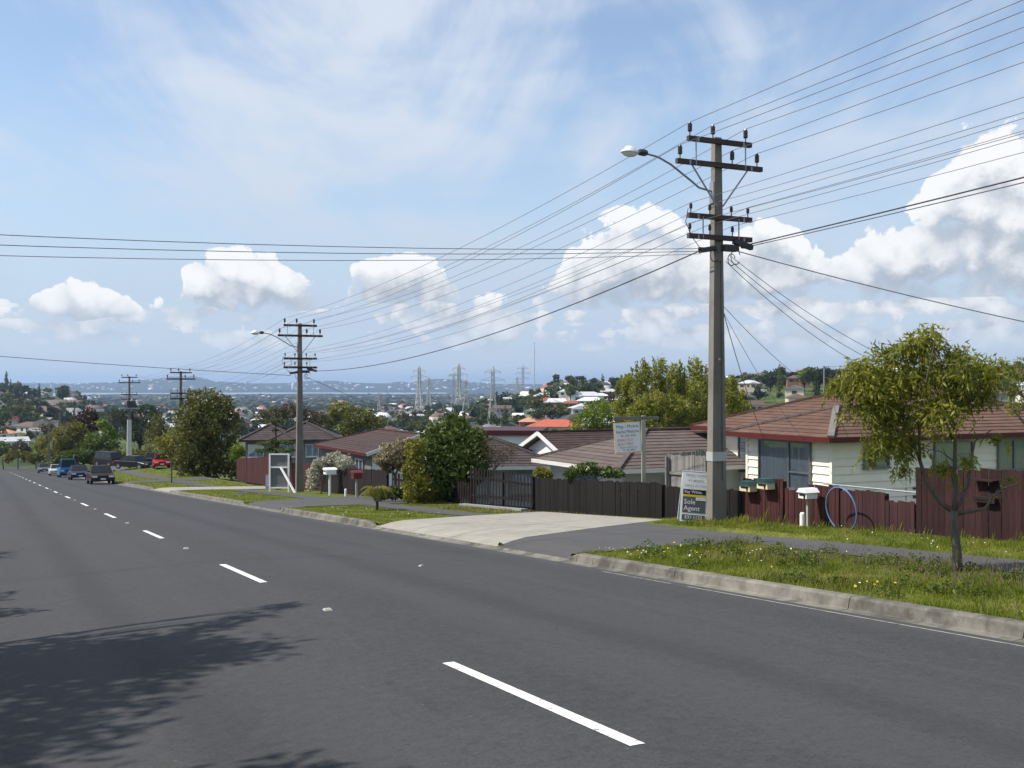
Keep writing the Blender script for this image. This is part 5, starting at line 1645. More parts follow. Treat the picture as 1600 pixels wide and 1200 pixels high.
# upright spring-green trees behind the cream house
for i, (px, top, Y, hw) in enumerate(((978, 588, 84, 16), (1002, 566, 82, 17), (1030, 562, 86, 18), (1058, 570, 83, 17), (1085, 562, 88, 18), (1110, 572, 84, 17), (1140, 592, 86, 17), (1155, 612, 90, 16))):
    rr = []
    for kk, y in enumerate(range(top+14, 700, 17)):
        wob = 6*math.sin(kk*2.1+i*1.7)
        rr.append((px+wob, y, hw*(0.60+0.17*min(kk, 5)), 17))
    for q in range(4): rr.append((px+(-1)**q*(5+3*q), top+6+5*q, 3.2, 13))
    gtree('upright_tree', px, Y, rr, 6800, 0.26, 0.105, LM_SPRING, ['palest upright tree, first', 'tall upright tree, second', 'upright tree, third', 'upright tree, fourth', 'tall upright tree, fifth', 'upright tree, sixth', 'upright tree, seventh', 'lowest upright tree, eighth'][i] + ' in the feathery row from the hanging sign', 50+i, trunk_r=0.10, up=0.55, shell=0.25, group='feathery row behind the cream house', twigs=3)
gtree('lime_tree', 930, 118, [(930, 645, 22), (915, 662, 22), (945, 665, 24), (905, 680, 20), (935, 688, 26), (955, 640, 16), (960, 685, 18), (895, 695, 12)], 5200, 0.38, 0.15, LM_LIME, 'bright lime green willow beside the hanging sign', 60, trunk_r=0.2, droop=0.4)
gtree('lime_tree', 1060, 100, [(1030, 660, 20), (1060, 655, 22), (1090, 662, 20), (1120, 655, 20), (1010, 668, 14)], 2600, 0.34, 0.14, LM_LIME, 'lime green bushes low down in front of the feathery row', 61, trunk_r=0.15, cat='shrub')

# small tiered conifer beside the grey house
X = at(431, 66); b = Vector((X, 66, Tz(X, 66)))
rs = np.random.RandomState(77)
root = empty('tiered_conifer', b)
tiers = [(640, 5, 4), (657, 15, 5), (690, 26, 5), (701, 30, 5), (672, 5, 3)]
lob = px_lobes(b, 66, [(431+d, y + abs(d)*0.12, r*0.36, vr*0.55) for (y, r, vr) in tiers for d in (-r*0.75, -r*0.35, 0, r*0.35, r*0.75)], 1.6, 5)
link('crown', leaves_mesh(rs, lob, 1700, 0.20, 0.07, up=0.3, shell=0.2), LM_DENSE, root)
MB().tube([(0, 0, -0.3), (0, 0, -1.6 - b.z + 0.2)], [0.09, 0.03], 6).build('trunk', M_BARKD, root)
tag(root, 'small tiered conifer in front of the grey house', 'tree')

# weeping standard on the grass island
b = P(34.6, 11.75, G(34.6, 11.75))
root = empty('weeping_standard', b)
rs = np.random.RandomState(5); rnd = random.Random(5)
V = []; F = []; T = []
for k in range(46):                      # arching fronds
    a0 = k*2.399; rad = rnd.uniform(0.28, 0.66); rise = rnd.uniform(0.02, 0.22); drop = rnd.uniform(0.10, 0.36)
    for j in range(16):
        t = (j+1)/16
        c = Vector((math.cos(a0)*rad*t, math.sin(a0)*rad*t, 0.66 + rise*math.sin(t*2.2) - drop*t*t*t))
        for sgn in (-1, 1):
            q = Vector((math.cos(a0+sgn*1.2), math.sin(a0+sgn*1.2), -0.7)).normalized()*rnd.uniform(0.10, 0.16)
            w = Vector((-q.y, q.x, 0)).normalized()*0.012
            n0 = len(V); V += [tuple(c-w), tuple(c+w), tuple(c+q+w*0.2), tuple(c+q-w*0.2)]
            F.append((n0, n0+1, n0+2, n0+3)); T.append(rnd.random())
link('crown', to_mesh(np.array(V), np.array(F), tint=T, name='crown'), LM_YELL, root)
mb = MB()
mb.tube([(0, 0, -0.1), (0.01, 0, 0.2), (-0.02, 0.01, 0.45), (0, 0, 0.70)], [0.055, 0.045, 0.055, 0.05], 8)
for k in range(7):
    a0 = k*0.9; mb.tube([(0, 0, 0.55+0.02*k), (0.12*math.cos(a0), 0.12*math.sin(a0), 0.70), (0.3*math.cos(a0), 0.3*math.sin(a0), 0.72)], [0.03, 0.018, 0.006], 5)
mb.build('trunk', M_BARKD, root, fix=False)
tag(root, 'small weeping tree with a stout dark stem on the grass island', 'tree')

# trees on the near side of the road, out of the picture, whose shade falls across the asphalt
for i, (X, Y, hh, rad, cnt) in enumerate(((-10.4, 8.4, 7.0, 2.7, 9500), (-12.6, 14.2, 6.0, 2.1, 4200), (-17.5, 20.5, 6.5, 2.4, 4200), (-24, 30.5, 6.5, 2.8, 4000), (-8.3, 5.5, 6.0, 2.5, 10500))):
    s_, n_ = SN(X, Y); b = Vector((X, Y, G(s_, n_)))
    rnd = random.Random(70+i); lb = []
    for k in range(16):
        a0 = rnd.uniform(0, 6.28); q = rnd.uniform(0.2, 0.9)*rad
        lb.append((math.cos(a0)*q, math.sin(a0)*q, hh*rnd.uniform(0.45, 1.0), rad*rnd.uniform(0.22, 0.42), rad*rnd.uniform(0.22, 0.42), rad*rnd.uniform(0.18, 0.32)))
    if i == 0:
        for k in range(7):            # long reaching boughs
            lb.append((0.5+0.26*k, 0.6+0.62*k, hh*0.92+0.02*k, 0.55-0.045*k, 0.55-0.045*k, 0.22))
    tree('roadside_tree', b, lb, cnt, 0.24, 0.09, LM_OLIVE, ['broad tree on the near verge throwing the large shadow', 'second tree along the near verge', 'third tree along the near verge', 'fourth tree along the near verge', 'tree closest to the camera on the near verge'][i] + ' out of view', 0.18, seed=70+i, group='trees on the near verge', shell=0.3)

# gardens on the near side go on downhill, beyond the edge of the picture
for i, (s_, n_, hh, rad, lm) in enumerate(((46, -8.5, 5.0, 2.4, LM_DENSE), (60, -8.0, 6.0, 2.8, LM_OLIVE), (76, -9.5, 5.5, 2.6, LM_SPRING), (95, -8.5, 6.5, 3.0, LM_DENSE), (118, -9.0, 6.0, 3.0, LM_OLIVE), (145, -8.8, 6.5, 3.2, LM_DENSE), (180, -9.0, 6.5, 3.4, LM_OLIVE))):
    b = P(s_, n_, G(s_, n_)); rnd = random.Random(170+i); lb = []
    for k in range(13):
        a0 = rnd.uniform(0, 6.28); q = rnd.uniform(0.1, 0.8)*rad
        lb.append((math.cos(a0)*q, math.sin(a0)*q, hh*rnd.uniform(0.3, 0.95), rad*rnd.uniform(0.28, 0.45), rad*rnd.uniform(0.28, 0.45), rad*rnd.uniform(0.2, 0.34)))
    tree('roadside_tree', b, lb, 2200, 0.36, 0.17, lm, 'garden tree number %s downhill on the near side of the road, out of view' % ['one', 'two', 'three', 'four', 'five', 'six', 'seven'][i], 0.16, seed=170+i, group='trees on the near verge', shell=0.4)
for i, (s0, s1) in enumerate(((28, 66), (70, 112), (116, 170))):
    lb = []; rnd = random.Random(190+i); b = P((s0+s1)/2, -10.5, G((s0+s1)/2, -9))
    for k in range(34):
        t = s0 + (s1-s0)*(k+0.5)/34; p = P(t, -10.5 + rnd.uniform(-0.3, 0.3), G(t, -9) + rnd.uniform(0.6, 0.95)) - b
        lb.append((p.x, p.y, p.z, 0.85, 0.85, rnd.uniform(0.55, 0.8)))
    tree('garden_hedge', b, lb, 3600, 0.30, 0.16, LM_DENSE, ['upper', 'middle', 'lower'][i] + ' clipped hedge along the near side of the road, out of view', 0.05, seed=190+i, cat='hedge', stem=False)

# ------------------------------------------------------------------ verge grass, weeds and flowers
def on_paved(s, n):
    """anything paved between kerb and fence"""
    pav = ((n > FP0-0.06) & (n < FP1+0.05)) | on_drive(s, n, -0.05)
    return pav


def blades(name, s0, s1, n0, n1, dens, h0, h1, width, lm, label, seed, patch=None, lean=0.45):
    rs = np.random.RandomState(seed)
    cnt = int((s1-s0)*(n1-n0)*dens)
    s = rs.uniform(s0, s1, cnt); n = rs.uniform(n0, n1, cnt)
    cl = 0.5 + 0.16*np.sin(s*1.9+n*1.3) + 0.18*np.sin(s*0.8 - n*2.7 + 1.0)*np.cos(n*1.7+s*0.4) + 0.16*np.sin(s*4.7 + 2.2*np.sin(n*3.1))*np.sin(n*5.3 + 1.7*np.sin(s*2.3)) + 0.12*np.sin(s*9.1 - n*7.7)
    cl = np.clip(cl, 0, 1)
    keep = ~on_paved(s, n) & (rs.random(cnt) < 0.35 + 0.65*cl)
    if patch is not None: keep &= patch(s, n, rs)
    s, n, cl = s[keep], n[keep], cl[keep]; cnt = len(s)
    X = -s*ST + n*CT; Y = s*CT + n*ST
    Z = corr(s, n) - 0.012
    h = rs.uniform(h0, h1, cnt)*(0.35 + 1.3*cl**1.5)
    a = rs.uniform(0, 2*np.pi, cnt); l = rs.uniform(0, lean, cnt)*h
    dx, dy = np.cos(a)*l, np.sin(a)*l
    b = rs.uniform(0, np.pi, cnt); wx, wy = np.cos(b)*width*0.5, np.sin(b)*width*0.5
    V = np.stack([np.stack([X-wx, Y-wy, Z], 1), np.stack([X+wx, Y+wy, Z], 1), np.stack([X+dx*0.45+wx*0.7, Y+dy*0.45+wy*0.7, Z+h*0.62], 1), np.stack([X+dx, Y+dy, Z+h], 1)], 1).reshape(-1, 3)
    F = np.arange(cnt*4).reshape(-1, 4)
    hue = 0.5 + 0.5*np.sin(s*2.9 - 1.3*n + 2*np.sin(n*1.9))*np.cos(n*2.4 - s*1.1)
    tint = np.clip(rs.random(cnt)*0.55 + 0.75*hue - 0.28 + 0.15*(1-cl), 0, 1)
    o = link(name, to_mesh(V, F, tint=tint, name=name), lm)
    kind(o, 'stuff', label)
    return o


LM_GRASS = leaf_mat('grass_blade', (0.115, 0.155, 0.015), (0.200, 0.230, 0.028), (0.300, 0.285, 0.058), trans=0.45, objvar=0)
LM_GRASSD = leaf_mat('dry_grass_blade', (0.11, 0.115, 0.025), (0.17, 0.155, 0.04), (0.26, 0.22, 0.09), trans=0.3, objvar=0)
LM_WEED = leaf_mat('purple_weed', (0.055, 0.055, 0.022), (0.110, 0.080, 0.065), (0.190, 0.130, 0.125), trans=0.25, objvar=0)
LM_DAISY = leaf_mat('white_petal', (0.62, 0.62, 0.55), (0.72, 0.72, 0.68), (0.8, 0.8, 0.78), trans=0.2, objvar=0)
LM_DAND = leaf_mat('yellow_petal', (0.45, 0.36, 0.02), (0.55, 0.45, 0.03), (0.6, 0.5, 0.05), trans=0.2, objvar=0)
blades('verge_grass', 2.5, 19.0, KB+0.13, FP0, 1900, 0.02, 0.085, 0.013, LM_GRASS, 'rough green grass on the near verge beside the kerb', 1)
blades('verge_grass', 5.0, 24.0, FP1, FN-0.02, 1200, 0.02, 0.07, 0.013, LM_GRASS, 'grass between the footpath and the fences', 2)
blades('verge_grass', 26.5, 40.0, KB+0.13, FP0, 420, 0.02, 0.06, 0.016, LM_GRASS, 'mown grass of the island with the weeping tree', 3)
blades('verge_grass', 27.0, 48.0, FP1, FN, 250, 0.02, 0.08, 0.016, LM_GRASSD, 'dry grass strip before the picket gate', 4)
blades('verge_grass', 43.4, 66.0, KB+0.13, FP0, 160, 0.02, 0.07, 0.022, LM_GRASS, 'mown grass of the farther island', 5)
blades('verge_grass', 69.4, 130.0, KB+0.13, FN, 28, 0.03, 0.10, 0.05, LM_GRASS, 'grass bank beside the parked cars', 6)
near_fence = lambda s, n, rs: (n > FN-0.32) & (rs.random(len(s)) < 0.25 + 0.75*(np.sin(s*2.3+1)*np.sin(s*0.9) > 0.1))
blades('fence_grass', 8.0, 22.5, FN-0.35, FN-0.03, 500, 0.06, 0.26, 0.014, LM_GRASS, 'long grass along the foot of the fences', 7, near_fence)
pole_tuft = lambda s, n, rs: (np.hypot(s-21.0, n-15.5) < 0.75)
blades('fence_grass', 20.0, 22.6, 14.6, FN-0.05, 1000, 0.06, 0.24, 0.016, LM_GRASS, 'bright tuft of weeds at the foot of the large pole', 8, pole_tuft)
dry = lambda s, n, rs: (np.sin(s*1.1+2)*np.cos(n*2.2+s*0.3) > 0.35)
blades('dry_grass', 2.5, 19.0, KB+0.2, FP0, 420, 0.05, 0.17, 0.012, LM_GRASSD, 'straw coloured grass stalks scattered over the near verge', 9, dry)


def flowers(name, spots, lm, label, seed, size, hz, clump=0.0):
    rs = np.random.RandomState(seed); V = []; T = []
    for (s, n, spread, cnt) in spots:
        ss_ = s + rs.normal(size=cnt)*spread; nn = n + rs.normal(size=cnt)*spread*0.55
        ok = (~on_paved(ss_, nn)) & (nn > KB+0.2) & (nn < FN-0.05)
        for a, b in zip(ss_[ok], nn[ok]):
            c = P(a, b, G(a, b) + rs.uniform(*hz)); r = size*rs.uniform(0.6, 1.3)
            ax = rs.normal(size=3)*0.5 + np.array([0, -0.3, 1]); ax /= np.linalg.norm(ax)
            u = np.cross(ax, [1, 0.2, 0]); u /= np.linalg.norm(u); v = np.cross(ax, u)
            if clump:
                u = u*0.5; v = np.array([0, 0, 1.0])*1.2
            V.append([np.array(c)+u*r, np.array(c)+v*r, np.array(c)-u*r, np.array(c)-v*r]); T.append(rs.random())
    V = np.array(V).reshape(-1, 3)
    return kind(link(name, to_mesh(V, np.arange(len(V)).reshape(-1, 4), tint=T, name=name), lm), 'stuff', label)


flowers('daisy_flowers', [(15.6, 10.1, 0.6, 24), (14.8, 11.0, 1.0, 20), (14.2, 12.0, 0.7, 10), (11, 10.5, 2.5, 10), (31.5, 10.9, 2.0, 26), (34, 9.9, 1.3, 10), (29, 15.0, 2.5, 30), (17, 15.2, 2.5, 30), (12.5, 15.0, 2.0, 25), (50, 11, 3.0, 25)], LM_DAISY,
        'white daisies scattered through the verge grass', 3, 0.016, (0.04, 0.09))
flowers('dandelion_flowers', [(15.8, 10.2, 0.8, 26), (11, 10.6, 2.8, 28), (6.5, 10.4, 2.0, 14), (33, 11, 2.5, 25), (30, 15.2, 2.5, 40)], LM_DAND, 'yellow dandelions dotted in the verge grass', 4, 0.018, (0.04, 0.10))
flowers('purple_weeds', [(15.2, 11.6, 0.45, 160), (13.2, 11.3, 0.55, 240), (12.4, 12.0, 0.6, 200), (10.4, 11.4, 0.7, 360), (9.3, 10.6, 0.5, 160), (11.5, 10.9, 0.6, 200), (8.0, 11.6, 0.8, 240), (6.8, 11.0, 0.8, 160), (9.9, 12.1, 0.4, 140)], LM_WEED,
        'purple brown flowering weeds in clumps on the near verge', 5, 0.020, (0.06, 0.24), clump=1.0)

# broad-leaved weeds in dark clumps
rs = np.random.RandomState(44); V = []; T = []
for k in range(95):
    s_ = rs.uniform(3.5, 17.0); n_ = rs.choice([rs.uniform(KB+0.4, FP0-0.1), rs.uniform(11.2, FP0-0.05)])
    if on_paved(np.array([s_]), np.array([n_]))[0]: continue
    r = rs.uniform(0.07, 0.22); q = int(30 + 500*r)
    for j in range(q):
        a = rs.uniform(0, 6.28); rr_ = r*math.sqrt(rs.random())
        c = np.array(P(s_ + math.cos(a)*rr_, n_ + math.sin(a)*rr_, 0)); sn = SN(c[0], c[1]); c[2] = G(*sn) + rs.uniform(0.02, 0.05 + r*0.7*(1-(rr_/r)**2))
        u = rs.normal(size=3); u[2] = abs(u[2])*0.6; u /= np.linalg.norm(u); v = np.cross(u, rs.normal(size=3)); v /= np.linalg.norm(v)
        L_ = rs.uniform(0.025, 0.05)
        V.append([c-u*L_*0.5, c+v*L_*0.35, c+u*L_*0.6, c-v*L_*0.35]); T.append(rs.random())
V = np.array(V).reshape(-1, 3)
kind(link('broadleaf_weeds', to_mesh(V, np.arange(len(V)).reshape(-1, 4), tint=T, name='broadleaf_weeds'), leaf_mat('weed_leaf', (0.050, 0.080, 0.011), (0.095, 0.130, 0.018), (0.160, 0.190, 0.030), trans=0.38, objvar=0)), 'stuff', 'dark green broad leaved weeds in clumps on the near verge')
# ------------------------------------------------------------------ vehicles
M_TYRE = mat('tyre_rubber', (0.016, 0.016, 0.017), 0.85, 0.2, 8)
M_RIM = mat('wheel_rim', (0.30, 0.31, 0.32), 0.35, 0.1, 8, metal=0.7)
M_CARGL = glass_mat('car_glass', (0.010, 0.013, 0.016), 0.10)
M_CARGL.node_tree.nodes['Principled BSDF'].inputs['Specular IOR Level'].default_value = 0.35
M_HEADL = mat('headlight_lens', (0.62, 0.63, 0.62), 0.15, 0.05, 8, spec=0.7)
M_INDIC = mat('indicator_lens', (0.50, 0.14, 0.02), 0.2, 0.05, 8)
M_TAIL = mat('tail_lens', (0.30, 0.012, 0.012), 0.2, 0.05, 8)
M_PLATE = mat('number_plate', (0.62, 0.62, 0.58), 0.5, 0.05, 8)
M_TRIMB = mat('black_trim', (0.020, 0.020, 0.022), 0.6, 0.1, 8)


def paint(name, col):
    if name in MATS: return MATS[name]
    m = mat(name, col, 0.42, 0.06, 3.0, spec=0.15)
    m.node_tree.nodes['Principled BSDF'].inputs['Coat Weight'].default_value = 0.10
    m.node_tree.nodes['Principled BSDF'].inputs['Coat Roughness'].default_value = 0.06
    return m


def car(label, s, n, rz, pm, kindof='sedan', L=4.3, W=1.68, H=1.40, z=None, bumper=None, cat='car'):
    """front faces local -y"""
    base = P(s, n, (G(s, n) if z is None else z))
    root = empty('parked_' + ('truck' if kindof == 'truck' else 'van' if kindof == 'van' else 'car'), base, rz)
    root.rotation_euler = (R(-3.6) if abs(rz-TH) < 0.3 else 0, 0, rz)
    h2 = L/2
    gc = 0.19
    if kindof in ('sedan', 'hatch', 'wagon'):
        bl = {'sedan': 0.80, 'hatch': 0.80, 'wagon': 0.82}[kindof]
        nose = [(-h2, 0.42), (-h2+0.02, 0.62), (-h2+0.12, 0.70), (-h2+1.05, bl+0.06)]
        tail = {'sedan': [(h2-0.85, bl+0.10), (h2-0.06, bl+0.06), (h2, 0.80), (h2-0.02, 0.42)], 'hatch': [(h2-0.25, bl+0.08), (h2-0.02, bl), (h2, 0.42)], 'wagon': [(h2-0.10, bl+0.10), (h2-0.02, bl), (h2, 0.42)]}[kindof]
        cab = {'sedan': [(-h2+1.05, bl+0.05), (-h2+1.72, H), (h2-1.45, H+0.01), (h2-0.78, bl+0.09)], 'hatch': [(-h2+1.0, bl+0.05), (-h2+1.68, H), (h2-0.75, H), (h2-0.22, bl+0.08)], 'wagon': [(-h2+1.05, bl+0.05), (-h2+1.72, H), (h2-0.40, H+0.02), (h2-0.08, bl+0.09)]}[kindof]
    elif kindof == 'van':
        bl = 0.95
        nose = [(-h2, 0.42), (-h2+0.02, 0.75), (-h2+0.15, 0.98)]
        tail = [(h2-0.05, bl+0.05), (h2, 0.42)]
        cab = [(-h2+0.15, bl+0.02), (-h2+0.75, H), (h2-0.10, H), (h2-0.04, bl+0.05)]
    else:   # truck cab
        bl = 1.05
        nose = [(-h2, 0.50), (-h2+0.01, 0.95), (-h2+0.05, bl)]
        tail = [(-h2+1.75, bl), (-h2+1.75, 0.85), (h2, 0.85), (h2, 0.60)]
        cab = [(-h2+0.05, bl-0.01), (-h2+0.30, H), (-h2+1.70, H+0.02), (-h2+1.75, bl)]
    prof = nose + tail + [(h2-0.25, gc+0.05), (-h2+0.2, gc+0.05)]
    # body shell: rounded across its width
    mb = MB()
    xs = [(-1.0, 0.10), (-0.955, 0.03), (-0.85, 0.0), (0.85, 0.0), (0.955, 0.03), (1.0, 0.10)]
    rows = []
    zc = 0.55
    for x, ins in xs:
        row = []
        for (y, zz) in prof:
            yy = y*(1 - ins*0.35); z2 = zz - ins*(0.55 if zz > 0.6 else -0.4)
            row.append((x*W/2, yy, z2))
        rows.append(row)
    k = len(prof)
    vs = [p for r in rows for p in r]
    fs = []
    for i in range(len(rows)-1):
        for j in range(k):
            fs.append((i*k+j, i*k+(j+1) % k, (i+1)*k+(j+1) % k, (i+1)*k+j))
    fs += [tuple(range(k)), tuple(reversed(range((len(rows)-1)*k, len(rows)*k)))]
    mb.add(vs, fs)
    mb.build('body', pm, root)
    # cabin with glass
    wb, wt = W/2*0.93, W/2*0.74
    c0, c1, c2, c3 = cab
    cb = MB()
    lo = [(sx*wb, y, zz) for sx in (-1, 1) for y, zz in (c0, c3)]
    hi = [(sx*wt, y, zz) for sx in (-1, 1) for y, zz in (c1, c2)]
    cb.add(lo+hi, [(0, 1, 5, 4), (2, 6, 7, 3), (0, 4, 6, 2), (1, 3, 7, 5), (4, 5, 7, 6), (0, 2, 3, 1)])
    cabin = cb.build('cabin', pm, root)
    def lerp3(a, b, t): return tuple(lerp(x, y, t) for x, y in zip(a, b))
    def pane_on(a, b, c, d, nm, u0, u1, v0, v1, off):
        q = [lerp3(lerp3(a, b, u), lerp3(d, c, u), v) for u, v in ((u0, v0), (u1, v0), (u1, v1), (u0, v1))]
        q = [Vector(p) + Vector(off) for p in q]
        th = Vector(off)*0.8
        MB().add([*q, *[p - th for p in q]], [(0, 1, 2, 3), (7, 6, 5, 4), (0, 4, 5, 1), (1, 5, 6, 2), (2, 6, 7, 3), (3, 7, 4, 0)]).build(nm, M_CARGL, cabin)
    pane_on(lo[0], lo[2], hi[2], hi[0], 'windscreen', 0.05, 0.95, 0.08, 0.94, (0, -0.012, 0.006))
    if kindof != 'truck':
        pane_on(lo[1], lo[3], hi[3], hi[1], 'rear_window', 0.07, 0.93, 0.12, 0.92, (0, 0.012, 0.006))
    n_p = 2 if kindof in ('sedan', 'hatch') else (3 if kindof in ('wagon', 'van') else 1)
    for sx, (a, b, c, d) in ((-1, (lo[0], lo[1], hi[1], hi[0])), (1, (lo[2], lo[3], hi[3], hi[2]))):
        for i in range(n_p):
            pane_on(a, b, c, d, 'side_window', 0.05+0.9*i/n_p+0.012, 0.05+0.9*(i+1)/n_p-0.012, 0.14, 0.90, (sx*0.010, 0, 0.002))
    # wheels
    wr = 0.30 if kindof != 'truck' else 0.36
    for sx in (-1, 1):
        for y in (-h2+0.80, h2-0.78):
            w = MB().lathe([(wr*0.6, -0.09), (wr*0.95, -0.09), (wr, -0.05), (wr, 0.05), (wr*0.95, 0.09), (wr*0.6, 0.09)], 16, (0, 0, 0), 'x').build('wheel', M_TYRE, root)
            w.location = (sx*(W/2-0.085), y, wr)
            MB().lathe([(wr*0.1, -0.095), (wr*0.62, -0.098), (wr*0.62, 0.098), (wr*0.1, 0.095)], 12, (0, 0, 0), 'x').build('rim', M_RIM, w)
            arch = MB().lathe([(wr*1.14, -0.02), (wr*1.14, 0.02), (wr*0.2, 0.02)], 16, (0, 0, 0), 'x').build('wheel_arch', M_TRIMB, root)
            arch.location = (sx*(W/2-0.012), y, wr+0.03)
    # front and rear furniture
    zl = 0.60 if kindof != 'truck' else 0.75
    for sx in (-1, 1):
        MB().box((sx*W*0.345, -h2-0.004, zl), (0.36, 0.05, 0.14)).build('headlight', M_HEADL, root)
        MB().box((sx*W*0.455, -h2+0.02, zl), (0.10, 0.08, 0.12)).build('indicator', M_INDIC, root)
        MB().box((sx*W*0.38, h2-0.005, 0.68), (0.34, 0.05, 0.15)).build('tail_light', M_TAIL, root)
        MB().box((sx*(W/2+0.07), cab[0][0]+0.28, cab[0][1]+0.12), (0.16, 0.07, 0.10)).build('mirror', pm, root)
    MB().box((0, -h2-0.006, zl), (W*0.34, 0.04, 0.11)).build('grille', M_TRIMB, root)
    bm_ = bumper or M_TRIMB
    MB().box((0, -h2+0.02, 0.40), (W*0.97, 0.18, 0.17)).build('bumper', bm_, root)
    MB().box((0, h2-0.02, 0.42), (W*0.97, 0.18, 0.17)).build('bumper', bm_, root)
    for y in (-h2-0.078, h2+0.078):
        MB().box((0, y, 0.42), (0.37, 0.012, 0.12)).build('number_plate', M_PLATE, root)
    if kindof == 'truck':
        MB().box((0, (h2-h2+1.75)/2 + 0.10, 0.78), (W*0.98, L-1.85, 0.10)).build('tray', mat('tray_timber', (0.16, 0.13, 0.10), 0.9), root)
        for sx in (-1, 1):
            MB().box((sx*W*0.48, 0.95, 0.98), (0.04, L-1.9, 0.32)).build('tray_side', pm, root)
        MB().box((0, -h2+1.86, 1.28), (W*0.98, 0.05, 0.9)).build('headboard', pm, root)
    tag(root, label, cat, 'vehicles parked along the street')
    return root


CN = 8.05
car('dark maroon sedan, first in the line of cars parked at the kerb', 90.0, CN, TH, paint('maroon_black_paint', (0.020, 0.009, 0.011)), 'wagon', 4.5, 1.72, 1.43)
car('dark blue sedan parked just behind the dark maroon one', 111.5, CN, TH, paint('navy_paint', (0.022, 0.026, 0.065)), 'sedan', 4.4, 1.70, 1.38, bumper=paint('navy_paint', (0.022, 0.026, 0.065)))
car('bright blue flat deck truck parked in the line of cars', 130.0, CN+0.1, TH, paint('blue_paint', (0.03, 0.16, 0.34)), 'truck', 5.2, 1.80, 2.0, cat='truck')
car('silver sedan parked behind the blue truck', 146.0, CN-0.1, TH, paint('silver_paint', (0.42, 0.43, 0.44)), 'sedan', 4.4, 1.70, 1.38, bumper=paint('silver_paint', (0.42, 0.43, 0.44)))
car('grey hatchback, last in the line of parked cars', 178.0, CN-0.1, TH, paint('grey_paint', (0.10, 0.115, 0.13)), 'hatch', 4.1, 1.68, 1.42)
car('black sedan parked on the grass bank below the white pole', 122.5, 14.4, TH+R(38), paint('black_paint', (0.012, 0.012, 0.016)), 'sedan', 4.6, 1.74, 1.40)
car('dark van parked behind the black sedan on the grass', 143.0, 13.8, TH+R(25), paint('charcoal_paint', (0.012, 0.013, 0.016)), 'van', 4.3, 1.7, 1.80, cat='van')
car('dark green wagon half hidden between the black sedan and the red car', 122.0, 17.6, TH+R(50), paint('green_black_paint', (0.010, 0.018, 0.014)), 'wagon', 4.6, 1.72, 1.45)
car('red hatchback parked on the grass beside the yellow green bush', 116.5, 16.3, TH+R(-5), paint('red_paint', (0.34, 0.014, 0.018)), 'hatch', 3.8, 1.62, 1.42, bumper=paint('red_paint', (0.34, 0.014, 0.018)))
car('white car far down the road at the bottom of the hill', 300.0, 2.2, TH+math.pi, paint('white_paint_car', (0.68, 0.68, 0.68)), 'sedan', 4.4, 1.70, 1.40)
# ------------------------------------------------------------------ the valley and the slopes beyond
def ground_at(px, py):
    """where the sight line through a photo position meets the open land"""
    Y = np.geomspace(95, 5200, 700)
    X = (px-800)/1700.0*Y
    y = 602 - 1700*terrain(X, Y)/Y
    hit = np.where(y <= py)[0]
    i = hit[0] if len(hit) else int(np.argmin(y))
    return Vector((X[i], Y[i], float(terrain(X[i], Y[i]))))


W_COLS = {'white': (0.72, 0.71, 0.67), 'cream': (0.62, 0.57, 0.43), 'grey': (0.33, 0.34, 0.34), 'brick': (0.26, 0.14, 0.09), 'pale blue': (0.42, 0.50, 0.55), 'buff': (0.46, 0.37, 0.24)}
R_COLS = {'charcoal': (0.055, 0.05, 0.05), 'grey': (0.21, 0.21, 0.21), 'brown': (0.12, 0.075, 0.055), 'red': (0.26, 0.075, 0.05), 'orange': (0.50, 0.25, 0.15), 'bright red': (0.40, 0.10, 0.06), 'white': (0.66, 0.66, 0.64), 'green': (0.06, 0.13, 0.11), 'silver': (0.45, 0.46, 0.47)}
for k, c in W_COLS.items(): mat('far_wall_'+k, c, 0.8, 0.05, 0.5)
for k, c in R_COLS.items(): mat('far_roof_'+k, c, 0.8, 0.10, 0.5)
M_FWIN = glass_mat('far_window', (0.035, 0.045, 0.055), 0.1)


